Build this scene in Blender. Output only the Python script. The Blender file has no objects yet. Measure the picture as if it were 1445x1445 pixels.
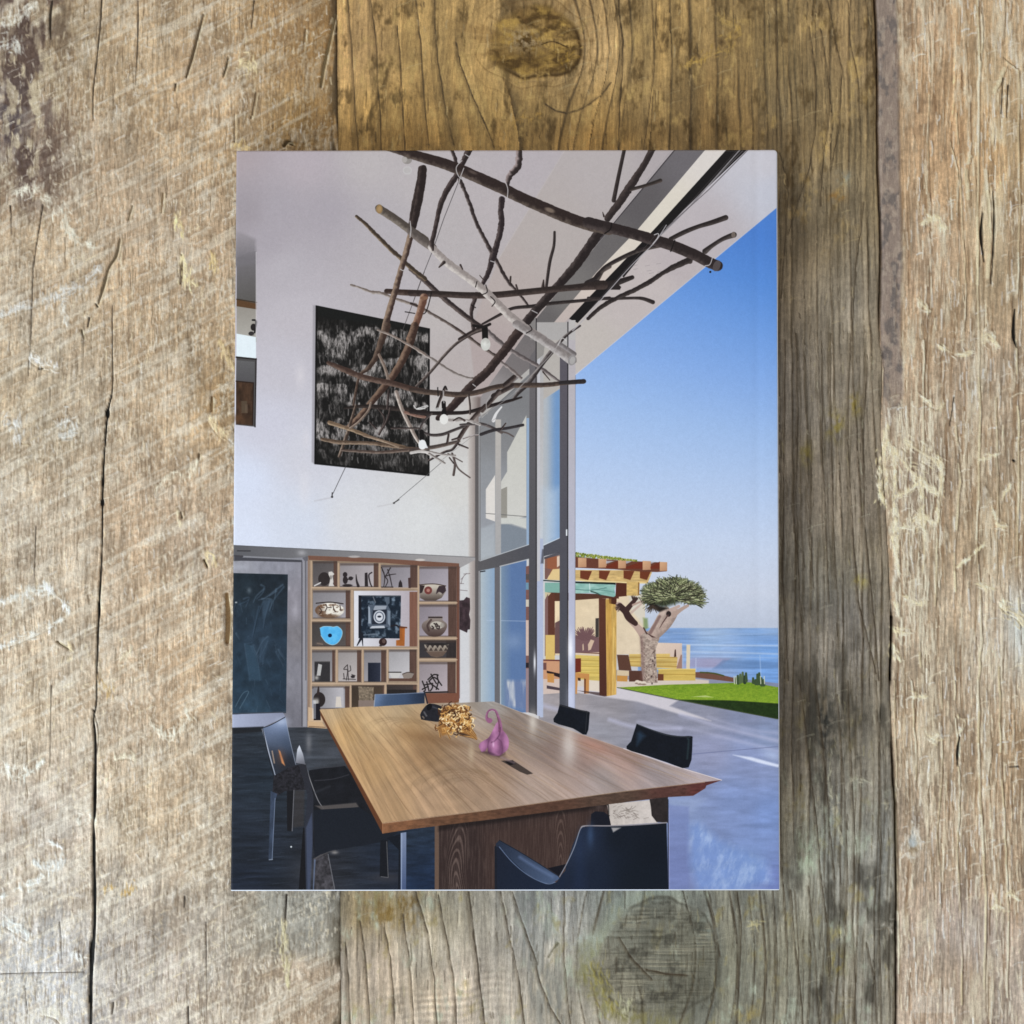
import bpy, math, random
import numpy as np
C_ = bpy.context
scene = C_.scene
# ---------------------------------------------------------------- camera: straight down on the table
CAM_H = 0.62                      # metres above the planks
K0 = 0.45 / 1445.0                # metres per table unit
cam_data = bpy.data.cameras.new("camera"); cam = bpy.data.objects.new("camera", cam_data)
cam.location = (0, 0, CAM_H); cam.rotation_euler = (0, 0, 0)
cam_data.sensor_width = 36; cam_data.lens = 36 * CAM_H / 0.45; cam_data.clip_start = 0.01; cam_data.clip_end = 50
scene.collection.objects.link(cam); scene.camera = cam
# ---------------------------------------------------------------- light: soft room light, a cool window low on the left, a warm lamp above
world = bpy.data.worlds.new("World"); scene.world = world; world.use_nodes = True
bg = world.node_tree.nodes["Background"]; bg.inputs[0].default_value = (0.97, 0.97, 1.0, 1); bg.inputs[1].default_value = 0.42
def area(name, loc, target, sx, sy, power, col):
    d = bpy.data.lights.new(name, 'AREA'); d.shape = 'RECTANGLE'; d.size = sx; d.size_y = sy; d.energy = power; d.color = col
    o = bpy.data.objects.new(name, d); scene.collection.objects.link(o); o.location = loc
    v = np.array(target, float) - np.array(loc, float)
    import mathutils
    o.rotation_euler = mathutils.Vector(v).to_track_quat('-Z', 'Y').to_euler(); return o
area("window_light", (-0.80, -0.80, 0.62), (0, 0.05, 0), 0.6, 0.5, 17.5, (0.86, 0.94, 1.0))
area("room_light", (0.5, 1.3, 1.3), (0, 0, 0), 0.8, 0.6, 9.0, (1.0, 0.90, 0.76))
scene.view_settings.view_transform = 'Standard'; scene.view_settings.look = 'None'; scene.view_settings.exposure = 0; scene.view_settings.gamma = 1
# ---------------------------------------------------------------- small raster kit for the printed cover picture
class Noise2:
    def __init__(s, seed):
        s.t = np.random.RandomState(seed).rand(256, 256).astype(np.float32); s.f = s.t.ravel()
    def __call__(s, x, y):
        x = np.asarray(x, np.float32); y = np.asarray(y, np.float32)
        if x.ndim == 2 and x.shape == y.shape and x.size > 4096 and x[0, 7] == x[-1, 7] == x[x.shape[0] // 2, 7] and x[0, -5] == x[-1, -5] and y[3, 0] == y[3, -1] == y[3, x.shape[1] // 2] and y[-2, 0] == y[-2, -1]:
            u = x[0]; v = y[:, 0]; ui = np.floor(u).astype(np.int32); vi = np.floor(v).astype(np.int32)
            fu = u - ui; fv = (v - vi)[:, None]; fu = fu * fu * (3 - 2 * fu); fv = fv * fv * (3 - 2 * fv)
            rows, inv = np.unique(vi, return_inverse=True)
            def row(r):
                t = s.t[r & 255]; a = t[:, ui & 255]
                return a + (t[:, (ui + 1) & 255] - a) * fu
            R0 = row(rows); R1 = row(rows + 1); a = R0[inv]
            return a + (R1[inv] - a) * fv
        xf = np.floor(x); yf = np.floor(y); fx = x - xf; fy = y - yf
        xi = xf.astype(np.int32) & 255; yi = (yf.astype(np.int32) & 255) << 8
        fx *= fx * (3 - 2 * fx); fy *= fy * (3 - 2 * fy)
        x1 = (xi + 1) & 255; y1 = (yi + 256) & 65535; t = s.f
        a = t.take(yi + xi); a += (t.take(yi + x1) - a) * fx
        c = t.take(y1 + xi); c += (t.take(y1 + x1) - c) * fx
        c -= a; c *= fy; c += a
        return c
_N = [Noise2(k + 11) for k in range(8)]
def fbm(x, y, octv=4, seed=0, gain=0.5):
    v = 0; a = 1.0; t = 0.0
    for k in range(octv):
        v = v + a * _N[(seed + k) % 8](x * 2 ** k + 17.3 * k + 3.1 * seed, y * 2 ** k + 9.7 * k + 5.3 * seed)
        t += a; a *= gain
    return v / t
def sstep(a, b, x):
    t = np.clip((x - a) / (b - a), 0, 1)
    return t * t * (3 - 2 * t)
def spline(pts, n=8):
    P = [tuple(p) for p in pts]
    if len(P) < 3: return P
    Q = [P[0]] + P + [P[-1]]; out = []
    for i in range(1, len(Q) - 2):
        for k in range(n):
            t = k / n; o = []
            for d in range(len(P[0])):
                p0, p1, p2, p3 = Q[i - 1][d], Q[i][d], Q[i + 1][d], Q[i + 2][d]
                o.append(0.5 * (2 * p1 + (p2 - p0) * t + (2 * p0 - 5 * p1 + 4 * p2 - p3) * t * t + (3 * p1 - p0 - 3 * p2 + p3) * t ** 3))
            out.append(tuple(o))
    out.append(P[-1])
    return out
class Canvas:
    def __init__(s, x0, y0, x1, y1, S):
        s.x0, s.y0, s.S = x0, y0, S
        s.W = int((x1 - x0) * S); s.H = int((y1 - y0) * S)
        s.im = np.zeros((s.H, s.W, 3), np.float32)
    def box(s, x0, y0, x1, y1):
        i0 = max(0, int((x0 - s.x0) * s.S)); i1 = min(s.W, int((x1 - s.x0) * s.S) + 2)
        j0 = max(0, int((y0 - s.y0) * s.S)); j1 = min(s.H, int((y1 - s.y0) * s.S) + 2)
        if i1 <= i0 or j1 <= j0: return None
        X = (np.arange(i0, i1) + 0.5) / s.S + s.x0; Y = (np.arange(j0, j1) + 0.5) / s.S + s.y0
        X, Y = np.meshgrid(X.astype(np.float32), Y.astype(np.float32))
        return (slice(j0, j1), slice(i0, i1)), X, Y
    def colour(s, c, X, Y, sl):
        if callable(c): return c(X, Y)
        c = np.asarray(c, np.float32) / 255.0
        if c.ndim == 1: return c
        raise ValueError
    def put(s, sl, A, c, X, Y):
        C = s.colour(c, X, Y, sl)
        s.im[sl] = s.im[sl] * (1 - A[..., None]) + C * A[..., None]
    def poly(s, pts, c, a=1.0, soft=0.7, tex=None):
        P = np.array(pts, np.float32)
        b = s.box(P[:, 0].min() - 2 * soft, P[:, 1].min() - 2 * soft, P[:, 0].max() + 2 * soft, P[:, 1].max() + 2 * soft)
        if b is None: return
        sl, X, Y = b
        ins = np.zeros(X.shape, bool); d2 = np.full(X.shape, 1e9, np.float32)
        for k in range(len(P)):
            (ax, ay), (bx, by) = P[k], P[(k + 1) % len(P)]
            if ay != by:
                cnd = ((ay > Y) != (by > Y)) & (X < (bx - ax) * (Y - ay) / (by - ay) + ax)
                ins ^= cnd
            ex, ey = bx - ax, by - ay; L = ex * ex + ey * ey + 1e-9
            t = np.clip(((X - ax) * ex + (Y - ay) * ey) / L, 0, 1)
            dd = (X - ax - t * ex) ** 2 + (Y - ay - t * ey) ** 2
            np.minimum(d2, dd, out=d2)
        sd = np.sqrt(d2) * np.where(ins, 1, -1)
        A = np.clip(0.5 + sd / soft, 0, 1) * a
        if tex is not None: A = A * tex(X, Y)
        s.put(sl, A, c, X, Y)
    def rect(s, x0, y0, x1, y1, c, **k): s.poly([(x0, y0), (x1, y0), (x1, y1), (x0, y1)], c, **k)
    def line(s, pts, w, c, a=1.0, lit=None, soft=0.7, smooth=True, knob=0.0, hl=0.0):
        """a tapered stroke; lit = second colour on the right / under side"""
        if not isinstance(w, (tuple, list)): w = (w, w)
        n = len(pts); P = [(p[0], p[1], w[0] + (w[-1] - w[0]) * i / max(1, n - 1)) for i, p in enumerate(pts)]
        if len(w) == n: P = [(p[0], p[1], w[i]) for i, p in enumerate(pts)]
        if smooth: P = spline(P, 6)
        P = np.array(P, np.float32); m = P[:, 2].max() + 2
        b = s.box(P[:, 0].min() - m, P[:, 1].min() - m, P[:, 0].max() + m, P[:, 1].max() + m)
        if b is None: return
        sl, X, Y = b
        best = np.full(X.shape, 1e9, np.float32); side = np.zeros(X.shape, np.float32)
        oy, ox = sl[0].start, sl[1].start
        for k in range(len(P) - 1):
            ax, ay, aw = P[k]; bx, by, bw = P[k + 1]
            i0 = max(0, int((min(ax, bx) - m - s.x0) * s.S) - ox); i1 = min(X.shape[1], int((max(ax, bx) + m - s.x0) * s.S) - ox + 2)
            j0 = max(0, int((min(ay, by) - m - s.y0) * s.S) - oy); j1 = min(X.shape[0], int((max(ay, by) + m - s.y0) * s.S) - oy + 2)
            if i1 <= i0 or j1 <= j0: continue
            q = (slice(j0, j1), slice(i0, i1)); x = X[q]; y = Y[q]
            ex, ey = bx - ax, by - ay; L = ex * ex + ey * ey + 1e-9
            t = np.clip(((x - ax) * ex + (y - ay) * ey) / L, 0, 1)
            qx, qy = x - ax - t * ex, y - ay - t * ey
            r = (aw + (bw - aw) * t) * 0.5
            if knob: r = r * (1 + knob * (fbm(x * 0.25, y * 0.25, 2, 3) - 0.5) * 2)
            d = np.sqrt(qx * qx + qy * qy) - r
            sg = (qx * -ey + qy * ex) / math.sqrt(L) / np.maximum(r, 0.3)
            u = d < best[q]
            best[q] = np.where(u, d, best[q]); side[q] = np.where(u, sg, side[q])
        A = np.clip(0.5 - best / soft, 0, 1) * a
        if lit is None:
            s.put(sl, A, c, X, Y)
        else:
            c0 = np.asarray(c, np.float32) / 255; c1 = np.asarray(lit, np.float32) / 255
            k = sstep(-0.35 + hl, 0.85 + hl, side + (fbm(X * 0.22, Y * 0.22, 3, 2) - 0.5) * 1.0)[..., None]
            C = c0 * (1 - k) + c1 * k
            C = C * (0.9 + 0.2 * fbm(X * 0.35, Y * 0.35, 3, 5))[..., None]
            s.im[sl] = s.im[sl] * (1 - A[..., None]) + C * A[..., None]
    def ell(s, cx, cy, rx, ry, c, a=1.0, rot=0.0, soft=0.7, tex=None):
        m = max(rx, ry) + soft * 2
        b = s.box(cx - m, cy - m, cx + m, cy + m)
        if b is None: return
        sl, X, Y = b; cr, sr = math.cos(rot), math.sin(rot)
        u = ((X - cx) * cr + (Y - cy) * sr) / rx; v = (-(X - cx) * sr + (Y - cy) * cr) / ry
        A = np.clip(0.5 + (1 - np.sqrt(u * u + v * v)) * min(rx, ry) / soft, 0, 1) * a
        if tex is not None: A = A * tex(X, Y)
        s.put(sl, A, c, X, Y)
    def glow(s, cx, cy, rx, ry, c, a=1.0, rot=0.0, p=1.0):
        m = max(rx, ry) * 2.4
        b = s.box(cx - m, cy - m, cx + m, cy + m)
        if b is None: return
        sl, X, Y = b; cr, sr = math.cos(rot), math.sin(rot)
        u = ((X - cx) * cr + (Y - cy) * sr) / rx; v = (-(X - cx) * sr + (Y - cy) * cr) / ry
        s.put(sl, np.exp(-(u * u + v * v) ** p) * a, c, X, Y)
def field(ctrl, power=2.2):
    """a smooth colour mesh through scattered (x, y, (r, g, b)) control points"""
    P = np.array([(c[0], c[1]) for c in ctrl], np.float32); C = np.array([c[2] for c in ctrl], np.float32) / 255
    def f(X, Y):
        n = np.zeros(X.shape + (3,), np.float32); t = np.zeros(X.shape, np.float32)
        for (px, py), c in zip(P, C):
            w = 1.0 / ((X - px) ** 2 + (Y - py) ** 2 + 150.0) ** (power / 2 * 1.3)
            n += w[..., None] * c; t += w
        return n / t[..., None]
    return f
def mixf(c0, c1, fn):
    c0 = np.asarray(c0, np.float32) / 255; c1 = np.asarray(c1, np.float32) / 255
    return lambda X, Y: c0 + (c1 - c0) * np.clip(fn(X, Y), 0, 1)[..., None]
def lin(c0, c1, p, q):
    dx, dy = q[0] - p[0], q[1] - p[1]; L = dx * dx + dy * dy
    return mixf(c0, c1, lambda X, Y: ((X - p[0]) * dx + (Y - p[1]) * dy) / L)
def textured(c, amp, sx, sy, seed=0, octv=3):
    def f(X, Y):
        b = c(X, Y) if callable(c) else np.asarray(c, np.float32) / 255
        n = 1 + amp * 2 * (fbm(X * sx, Y * sy, octv, seed) - 0.5)
        return b * n[..., None]
    return f
def frame(ox, oy, s):
    return lambda *p: [(ox + p[i] / s, oy + p[i + 1] / s) for i in range(0, len(p), 2)]

def paint_cover(S=1.5):
    rnd = random.Random(5)
    cv = Canvas(320, 206, 1106, 1262, S)
    A = frame(320, 200, 5.161); B = frame(580, 200, 5.161); C = frame(830, 200, 5.161); D = frame(320, 460, 5.161)
    E = frame(580, 460, 5.161); F = frame(320, 740, 6.568); G = frame(500, 780, 8.028); H = frame(650, 740, 6.568)
    I = frame(740, 760, 5.558); J = frame(860, 860, 5.78); K = frame(320, 960, 4.817); L = frame(580, 960, 4.817); M = frame(820, 1020, 4.983)
    # ---- plaster wall and ceiling
    wall = field([(335, 215, (176, 164, 168)), (430, 230, (184, 174, 180)), (520, 230, (190, 183, 184)), (600, 260, (190, 183, 184)), (345, 300, (162, 154, 160)), (380, 340, (172, 165, 172)), (400, 300, (172, 165, 172)), (460, 300, (172, 165, 172)), (540, 320, (182, 176, 180)), (400, 380, (184, 178, 184)), (420, 450, (192, 186, 192)),
        (640, 330, (186, 179, 180)), (700, 300, (188, 180, 182)), (400, 520, (196, 192, 200)), (380, 600, (203, 202, 214)), (430, 640, (206, 205, 214)), (345, 680, (212, 218, 235)),
        (345, 760, (214, 220, 236)), (420, 740, (208, 213, 226)), (500, 730, (214, 214, 218)), (600, 730, (216, 216, 216)), (640, 690, (212, 210, 206)), (640, 600, (202, 198, 194)),
        (660, 770, (206, 206, 206)), (640, 520, (184, 174, 172)), (700, 450, (178, 168, 166)), (620, 450, (190, 182, 180)), (560, 420, (186, 180, 184)), (740, 230, (186, 178, 182)), (760, 420, (176, 166, 166))])
    cv.rect(320, 206, 1106, 1262, textured(wall, 0.02, 0.8, 0.8, 4))
    cv.glow(424, 530, 7, 16, (222, 216, 220), 0.5); cv.glow(430, 690, 8, 28, (224, 220, 224), 0.4); cv.glow(432, 620, 5, 12, (222, 216, 220), 0.35)
    # second ceiling plane
    cv.poly([(801, 206), (960, 206), (755, 452), (673, 570), (662, 470), (704, 365)], field([(860, 240, (186, 178, 178)), (780, 330, (184, 175, 172)), (720, 420, (184, 172, 168)), (700, 500, (178, 164, 162)), (930, 215, (180, 172, 174))]), soft=2.5)
    cv.line([(801, 206), (704, 365)], 1.6, (196, 188, 186), 0.45, smooth=False)
    # recess in the wall, left edge
    cv.poly(A(74, 850, 150, 810, 218, 798, 218, 1230, 74, 1210), lin((120, 116, 120), (90, 87, 84), (334, 360), (345, 430)), soft=1.0)
    cv.poly([(328, 322), (361, 338), (361.5, 372), (328, 378)], lin((158, 151, 156), (118, 114, 118), (345, 326), (345, 364)), .9, soft=5)
    cv.poly(A(74, 1150, 218, 1180, 218, 1222, 74, 1200), (92, 66, 44)); cv.line(A(74, 1148, 218, 1172), 1.5, (60, 48, 36), smooth=False)
    cv.poly(A(74, 1200, 218, 1222, 218, 1460, 74, 1460), lin((150, 144, 136), (172, 168, 160), (340, 435), (340, 475)))
    cv.ell(358, 462, 4, 5, (38, 34, 34)); cv.ell(355, 471, 4, 3, (52, 48, 48)); cv.line(A(190, 1300, 215, 1310, 205, 1390), 2.5, (34, 32, 32)); cv.ell(358, 473, 1, 1, (120, 116, 110))
    cv.poly([(334, 471), (361.5, 476), (361.8, 507), (334, 504)], (228, 238, 243))
    cv.poly(D(72, 225, 216, 240, 210, 735, 68, 720), (78, 76, 76)); cv.line(D(72, 228, 216, 243), 2.2, (38, 34, 32), smooth=False)
    cv.poly(D(72, 250, 205, 262, 205, 412, 70, 400), lin((98, 97, 98), (84, 82, 84), (340, 508), (340, 538)))
    cv.poly(D(70, 402, 196, 414, 190, 725, 70, 715), textured((66, 48, 36), 0.35, 0.25, 0.1, 2)); cv.line(D(70, 403, 196, 415, 190, 720), 1.6, (44, 32, 26), smooth=False)
    cv.line(D(216, 240, 208, 735), 1.7, (40, 36, 36), smooth=False); cv.rect(341, 566, 349, 583, (84, 70, 56)); cv.rect(346, 571, 350, 583, (96, 80, 66), a=.7); cv.glow(336, 590, 8, 6, (96, 66, 44), 0.6)
    cv.line([(361.8, 356), (361.8, 476)], 1.1, (214, 208, 212), 0.8, smooth=False)
    # ceiling fitting
    cv.ell(574.5, 226, 7, 6, (150, 144, 140)); cv.ell(577, 222, 3, 3, (96, 90, 84)); cv.ell(571, 226, 3.5, 4, (176, 170, 166)); cv.ell(575, 241, 6.5, 6, (200, 197, 196), .7); cv.ell(575, 241, 4.5, 4, (186, 181, 180), .7)
    # ---- roof beam, pale strip, black slots, soffit, sky
    cv.poly([(1052, 206), (1106, 206), (1106, 286), (812, 529), (805, 520), (800, 460)], field([(1080, 230, (206, 204, 212)), (1090, 270, (200, 202, 214)), (1000, 330, (192, 184, 188)), (950, 380, (190, 180, 182)), (880, 420, (196, 186, 184)), (830, 480, (196, 188, 182)), (930, 400, (200, 190, 188))]))
    cv.poly([(957, 206), (1000, 206), (900, 324), (842, 384), (768, 480), (748, 520), (706, 556), (673, 585), (673, 568), (755, 452)], field([(975, 225, (112, 108, 112)), (900, 290, (98, 94, 96)), (860, 340, (108, 104, 104)), (800, 410, (122, 118, 116)), (765, 455, (104, 100, 100)), (735, 500, (120, 114, 114)), (690, 560, (150, 144, 144))]))
    cv.line([(957, 206), (859, 324), (755, 447)], 1.6, (66, 62, 66), smooth=False); cv.line([(953, 206), (857, 322)], 1.2, (168, 162, 164), .8, smooth=False)
    cv.poly([(1000, 206), (1030, 206), (923, 326), (830, 424), (800, 452), (770, 482), (764, 476), (842, 384), (900, 324)], field([(1010, 225, (224, 217, 212)), (940, 300, (226, 218, 205)), (880, 350, (222, 212, 200)), (830, 400, (214, 200, 190)), (790, 450, (196, 182, 176)), (770, 475, (150, 145, 144))]))
    cv.poly([(1030, 206), (1045, 206), (954, 308), (876, 392), (815, 456), (803, 450), (830, 421), (923, 324)], (26, 24, 25))
    cv.poly([(1045, 206), (1060, 206), (938, 322), (930, 330), (880, 392), (876, 388), (954, 308)], (32, 29, 30))
    cv.line([(1049, 206), (975, 290), (930, 334)], 1.8, (138, 134, 138), smooth=False)
    cv.line([(1061, 206), (1000, 268), (940, 322)], 1.2, (110, 104, 108), smooth=False)
    def sky(X, Y):
        t = np.clip((Y - 290) / 590, 0, 1); k = np.array([0, .12, .24, .38, .52, .66, .8, .92, 1.0]); out = []
        q = np.clip(t - .10 * (X - 960) / 140 * (1 - t) , 0, 1)
        for ch in zip((80, 132, 212), (92, 144, 220), (114, 160, 228), (138, 176, 234), (163, 193, 237), (184, 205, 238), (201, 214, 237), (205, 212, 228), (192, 200, 217)): out.append(np.interp(q, k, ch))
        return np.stack(out, -1).astype(np.float32) / 255
    cv.poly([(1106, 284.5), (812, 529), (808, 900), (1106, 900)], textured(sky, 0.018, 1.2, 1.2, 5), soft=1.0)
    cv.line([(1106, 284.5), (812, 529)], 1.3, (214, 210, 216), .6, smooth=False)
    for _ in range(9):
        x, y = C(430 + rnd.uniform(-90, 100), 950 + rnd.uniform(-70, 40))[0]; cv.line([(x - 3, y), (x + 3, y - 1)], 1, (150, 142, 144), .5)
    # sea
    sea = field([(930, 890, (134, 164, 208)), (1000, 888, (160, 182, 212)), (1090, 888, (150, 176, 212)), (960, 902, (124, 156, 204)), (1090, 905, (116, 152, 206)), (1000, 915, (150, 184, 226)), (1090, 918, (118, 162, 220)), (1000, 935, (158, 166, 200)), (1090, 940, (122, 164, 222)), (1000, 955, (134, 164, 210)), (1090, 960, (118, 160, 220))])
    cv.rect(900, 886, 1106, 985, textured(sea, 0.12, 0.03, 0.4, 1), soft=1.4)
    for y, a_, w in ((909, .7, 2), (919, .55, 2.4), (925, .3, 1.6), (893, .25, 1.5)): cv.line([(950, y), (1020, y + 1.5), (1100, y + rnd.uniform(1, 4))], w, (196, 214, 240), a_, soft=2)
    cv.poly([(976, 928), (1030, 929), (1012, 942), (960, 942)], (166, 152, 180), .55, soft=4); cv.poly([(1020, 931), (1100, 934), (1100, 944), (1005, 944)], (92, 124, 170), .55, soft=3)
    cv.line([(1072, 925), (1074, 965)], 1.5, (170, 196, 232), .5, smooth=False); cv.rect(981, 928, 982.5, 955, (190, 200, 226), a=.6)
    # ---- terrace
    cv.poly([(760, 945), (870, 945), (985, 950), (1106, 965), (1106, 1262), (760, 1262)], textured(field([(800, 985, (158, 150, 152)), (860, 990, (148, 143, 148)), (840, 1040, (148, 147, 156)), (930, 1005, (140, 139, 152)), (990, 1010, (144, 145, 162)),
        (1060, 1000, (132, 138, 164)), (1080, 1040, (136, 149, 182)), (1000, 1060, (146, 150, 180)), (1060, 1070, (140, 152, 192)), (1040, 1130, (130, 148, 194)), (960, 1150, (132, 148, 188)), (1085, 1150, (122, 144, 194)), (1060, 1220, (122, 144, 190)), (970, 1230, (122, 134, 178)), (1085, 1245, (116, 130, 186))]), 0.12, 0.035, 0.16, 2, 5))
    cv.poly(I(395, 1090, 725, 1110, 1180, 1085, 1445, 1110, 1445, 1150, 725, 1190, 395, 1210), (212, 198, 186), soft=2)
    cv.poly([(871, 970), (957, 988), (945, 996), (985, 1010), (1003, 1017), (960, 1008), (900, 990), (865, 985), (800, 975), (811, 968)], (206, 200, 206), soft=3)
    for p, w, a_ in (([(860, 1015), (900, 1026), (960, 1028)], 5, .5), ([(960, 1008), (1020, 1026), (1100, 1046)], 5, .5), ([(900, 1018), (980, 1030), (1098, 1060)], 4, .35), ([(1000, 1012), (1060, 1030), (1100, 1034)], 4, .3), ([(765, 995), (800, 1004)], 6, .5)):
        cv.line(p, w, (196, 196, 222), a_, soft=5)
    cv.poly([(1034, 1065), (1060, 1068), (1100, 1079), (1100, 1083), (1070, 1076)], (226, 232, 250), .9, soft=2.5); cv.glow(1090, 1066, 14, 7, (190, 204, 236), .6, .3)
    cv.line([(975, 1064), (1030, 1059), (1100, 1053)], 1.2, (110, 116, 152), .7, smooth=False)
    cv.poly(M(600, 525, 780, 520, 870, 530, 770, 640, 620, 640), (158, 172, 206), .5, soft=12)
    cv.poly([(943, 1135), (972, 1138), (972, 1260), (943, 1260)], (112, 124, 176), .5, soft=4)
    cv.poly([(974, 1165), (985, 1160), (1015, 1185), (1080, 1215), (1090, 1245), (1040, 1256), (985, 1256), (974, 1220)], mixf((120, 148, 204), (168, 190, 228), lambda X, Y: sstep(.30, .85, fbm((X + Y * .3) * .12, (Y - X * .5) * .05, 5, 3, .65))), .75, soft=14)
    # lawn
    lawn = [(871, 970), (940, 966), (1020, 963.8), (1057, 962.5), (1106, 971), (1106, 1016), (957, 987)]
    cv.poly(lawn, textured(mixf((96, 132, 34), (146, 172, 52), lambda X, Y: fbm(X * .25, Y * .6, 3, 1) * .8 + (Y - 962) / 90), 0.12, 1.2, 1.6, 3))
    cv.poly([(957, 987), (1029, 988), (1106, 993), (1106, 1016)], textured((34, 52, 22), .2, .4, .4), soft=1.4); cv.poly([(975, 983), (995, 981), (1008, 984)], (196, 206, 140), .8)
    cv.line([(871, 970), (957, 987.5), (1106, 1016)], 1.2, (60, 66, 48), .8, smooth=False)
    cv.poly(J(690, 510, 800, 508, 920, 535, 1010, 555, 1010, 590, 690, 552), (112, 78, 66)); cv.line(J(740, 512, 850, 520, 930, 540), 2, (74, 80, 40))
    for (x, y, h) in ((1030, 560, 30), (1045, 540, 60), (1065, 530, 62), (1085, 515, 70), (1100, 545, 50), (1112, 520, 60), (1170, 560, 35), (1190, 575, 30), (1205, 530, 75), (1220, 520, 85), (1238, 560, 55), (1255, 575, 40)):
        cv.line(J(x, y, x + 2, y + h), (3, 4.5), rnd.choice([(62, 80, 52), (44, 58, 44), (86, 102, 70)]), smooth=False)
    for x in (1015, 1030, 1230, 1260): cv.line(J(x, 545, x + 3, 605), 1.2, (208, 212, 190), smooth=False)
    # ---- house wall, benches, pergola
    cv.poly(I(200, 430, 945, 440, 940, 905, 200, 915), textured(lin((226, 205, 172), (222, 204, 178), (811, 845), (909, 920)), .05, .1, .1, 3))
    cv.poly(I(820, 450, 945, 430, 940, 700, 900, 640, 835, 560), (214, 208, 196), .8, soft=4)
    cv.poly(I(1030, 815, 1235, 820, 1235, 1020, 1030, 1010), lin((224, 202, 184), (206, 184, 172), (930, 908), (960, 940)))
    cv.poly(I(1172, 930, 1178, 870, 1186, 868, 1190, 925), (70, 48, 44)); cv.poly(I(1225, 910, 1235, 910, 1235, 1020, 1190, 1020), (150, 110, 96), .8)
    cv.poly(I(820, 905, 1140, 902, 1140, 925, 1200, 930, 1190, 1020, 820, 1000), textured((206, 176, 104), .12, .03, .5, 1)); cv.poly(I(1090, 1020, 1340, 1022, 1340, 1112, 1050, 1112, 1050, 1020), textured((208, 178, 96), .1, .03, .5, 2))
    for y in (930, 965, 998): cv.line(I(820, y, 1195, y + 3), 1, (160, 122, 56), .8, smooth=False)
    cv.line(I(1090, 1062, 1338, 1066), 1, (164, 128, 56), .7, smooth=False); cv.line(I(1040, 1022, 1338, 1022), 1.3, (232, 206, 130), smooth=False)
    cv.poly(I(1045, 1060, 1090, 1062, 1090, 1112, 1045, 1112), (104, 60, 40)); cv.poly(I(1270, 830, 1300, 832, 1296, 1020, 1268, 1020), (222, 206, 178)); cv.line(I(1242, 900, 1242, 1020), 1, (178, 184, 202), smooth=False)
    cv.poly(I(725, 910, 815, 912, 840, 1035, 740, 1030), (92, 62, 50)); cv.poly(I(725, 1030, 820, 1036, 820, 1075, 725, 1072), (212, 192, 160)); cv.poly(I(725, 1072, 808, 1076, 806, 1120, 725, 1118), (196, 142, 74)); cv.poly(I(820, 1036, 930, 1036, 930, 1120, 820, 1120), (84, 54, 44))
    cv.poly(I(390, 905, 590, 912, 590, 1115, 390, 1100), textured((212, 186, 102), .12, .03, .5, 1)); cv.line(I(395, 905, 588, 915), 2, (214, 196, 180), smooth=False); cv.line(I(395, 890, 585, 900), 1.4, (110, 70, 62), smooth=False)
    for y in (955, 1000, 1050): cv.line(I(440, y, 588, y + 4), 1, (176, 148, 70), .8, smooth=False)
    # shadow of a spiky plant on the wall
    cv.poly(I(395, 760, 590, 770, 590, 890, 395, 895), (118, 88, 90)); cv.poly(I(498, 830, 520, 790, 548, 800, 520, 870, 500, 878), (208, 180, 156)); cv.poly(I(455, 830, 462, 822, 466, 870, 456, 880), (212, 186, 160)); cv.poly(I(535, 760, 560, 770, 590, 770, 590, 700, 560, 700), (220, 198, 166), soft=2)
    for _ in range(70):
        t = rnd.uniform(-1.45, 1.35); r = rnd.uniform(60, 105) * (1 if abs(t) < 1 else .8); x, y = 460 + rnd.uniform(-10, 30), 790
        cv.line(I(x, y, x + r * math.sin(t), y - r * math.cos(t) * 1.05), (3, .7), (112, 82, 84), smooth=False)
    cv.poly(I(557, 625, 583, 622, 583, 770, 557, 775), (64, 58, 56))
    # orange seat
    cv.poly(I(395, 940, 443, 938, 443, 1045, 395, 1050), (108, 44, 32)); cv.poly(I(395, 1050, 508, 1060, 505, 1215, 468, 1215, 468, 1095, 418, 1090, 412, 1218, 395, 1218), (196, 138, 80)); cv.poly(I(418, 1090, 440, 1092, 440, 1115, 420, 1112), (60, 34, 24)); cv.poly(I(468, 1095, 482, 1100, 480, 1215, 468, 1215), (112, 66, 44)); cv.poly(I(508, 1110, 588, 1115, 588, 1200, 508, 1190), (222, 208, 192))
    cv.poly(I(415, 1190, 588, 1205, 640, 1240, 560, 1225), (70, 54, 54), .8)
    # pergola
    cv.poly(I(180, 420, 740, 440, 740, 470, 600, 468, 400, 482, 240, 492, 180, 480), (86, 54, 42)); cv.poly(I(180, 430, 240, 430, 240, 915, 180, 915), (94, 56, 44))
    cv.poly(I(395, 245, 780, 248, 1000, 262, 965, 352, 790, 352, 600, 345, 395, 330, 180, 322, 220, 238), textured((206, 174, 116), .16, .12, .5, 2), soft=.8)
    cv.poly(I(395, 330, 790, 352, 965, 352, 965, 345, 395, 322), (236, 214, 158))
    for x0, x1, x2, x3 in ((437, 530, 500, 437), (585, 672, 640, 585), (777, 862, 830, 777), (905, 992, 960, 905)): cv.poly(I(x0, 250, x1, 254, x2, 325, x3, 310), (110, 56, 36))
    cv.poly(I(398, 140, 420, 145, 580, 158, 735, 170, 925, 180, 1060, 186, 1118, 190, 1116, 256, 1040, 262, 905, 258, 700, 240, 398, 228), (104, 62, 48))
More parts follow.
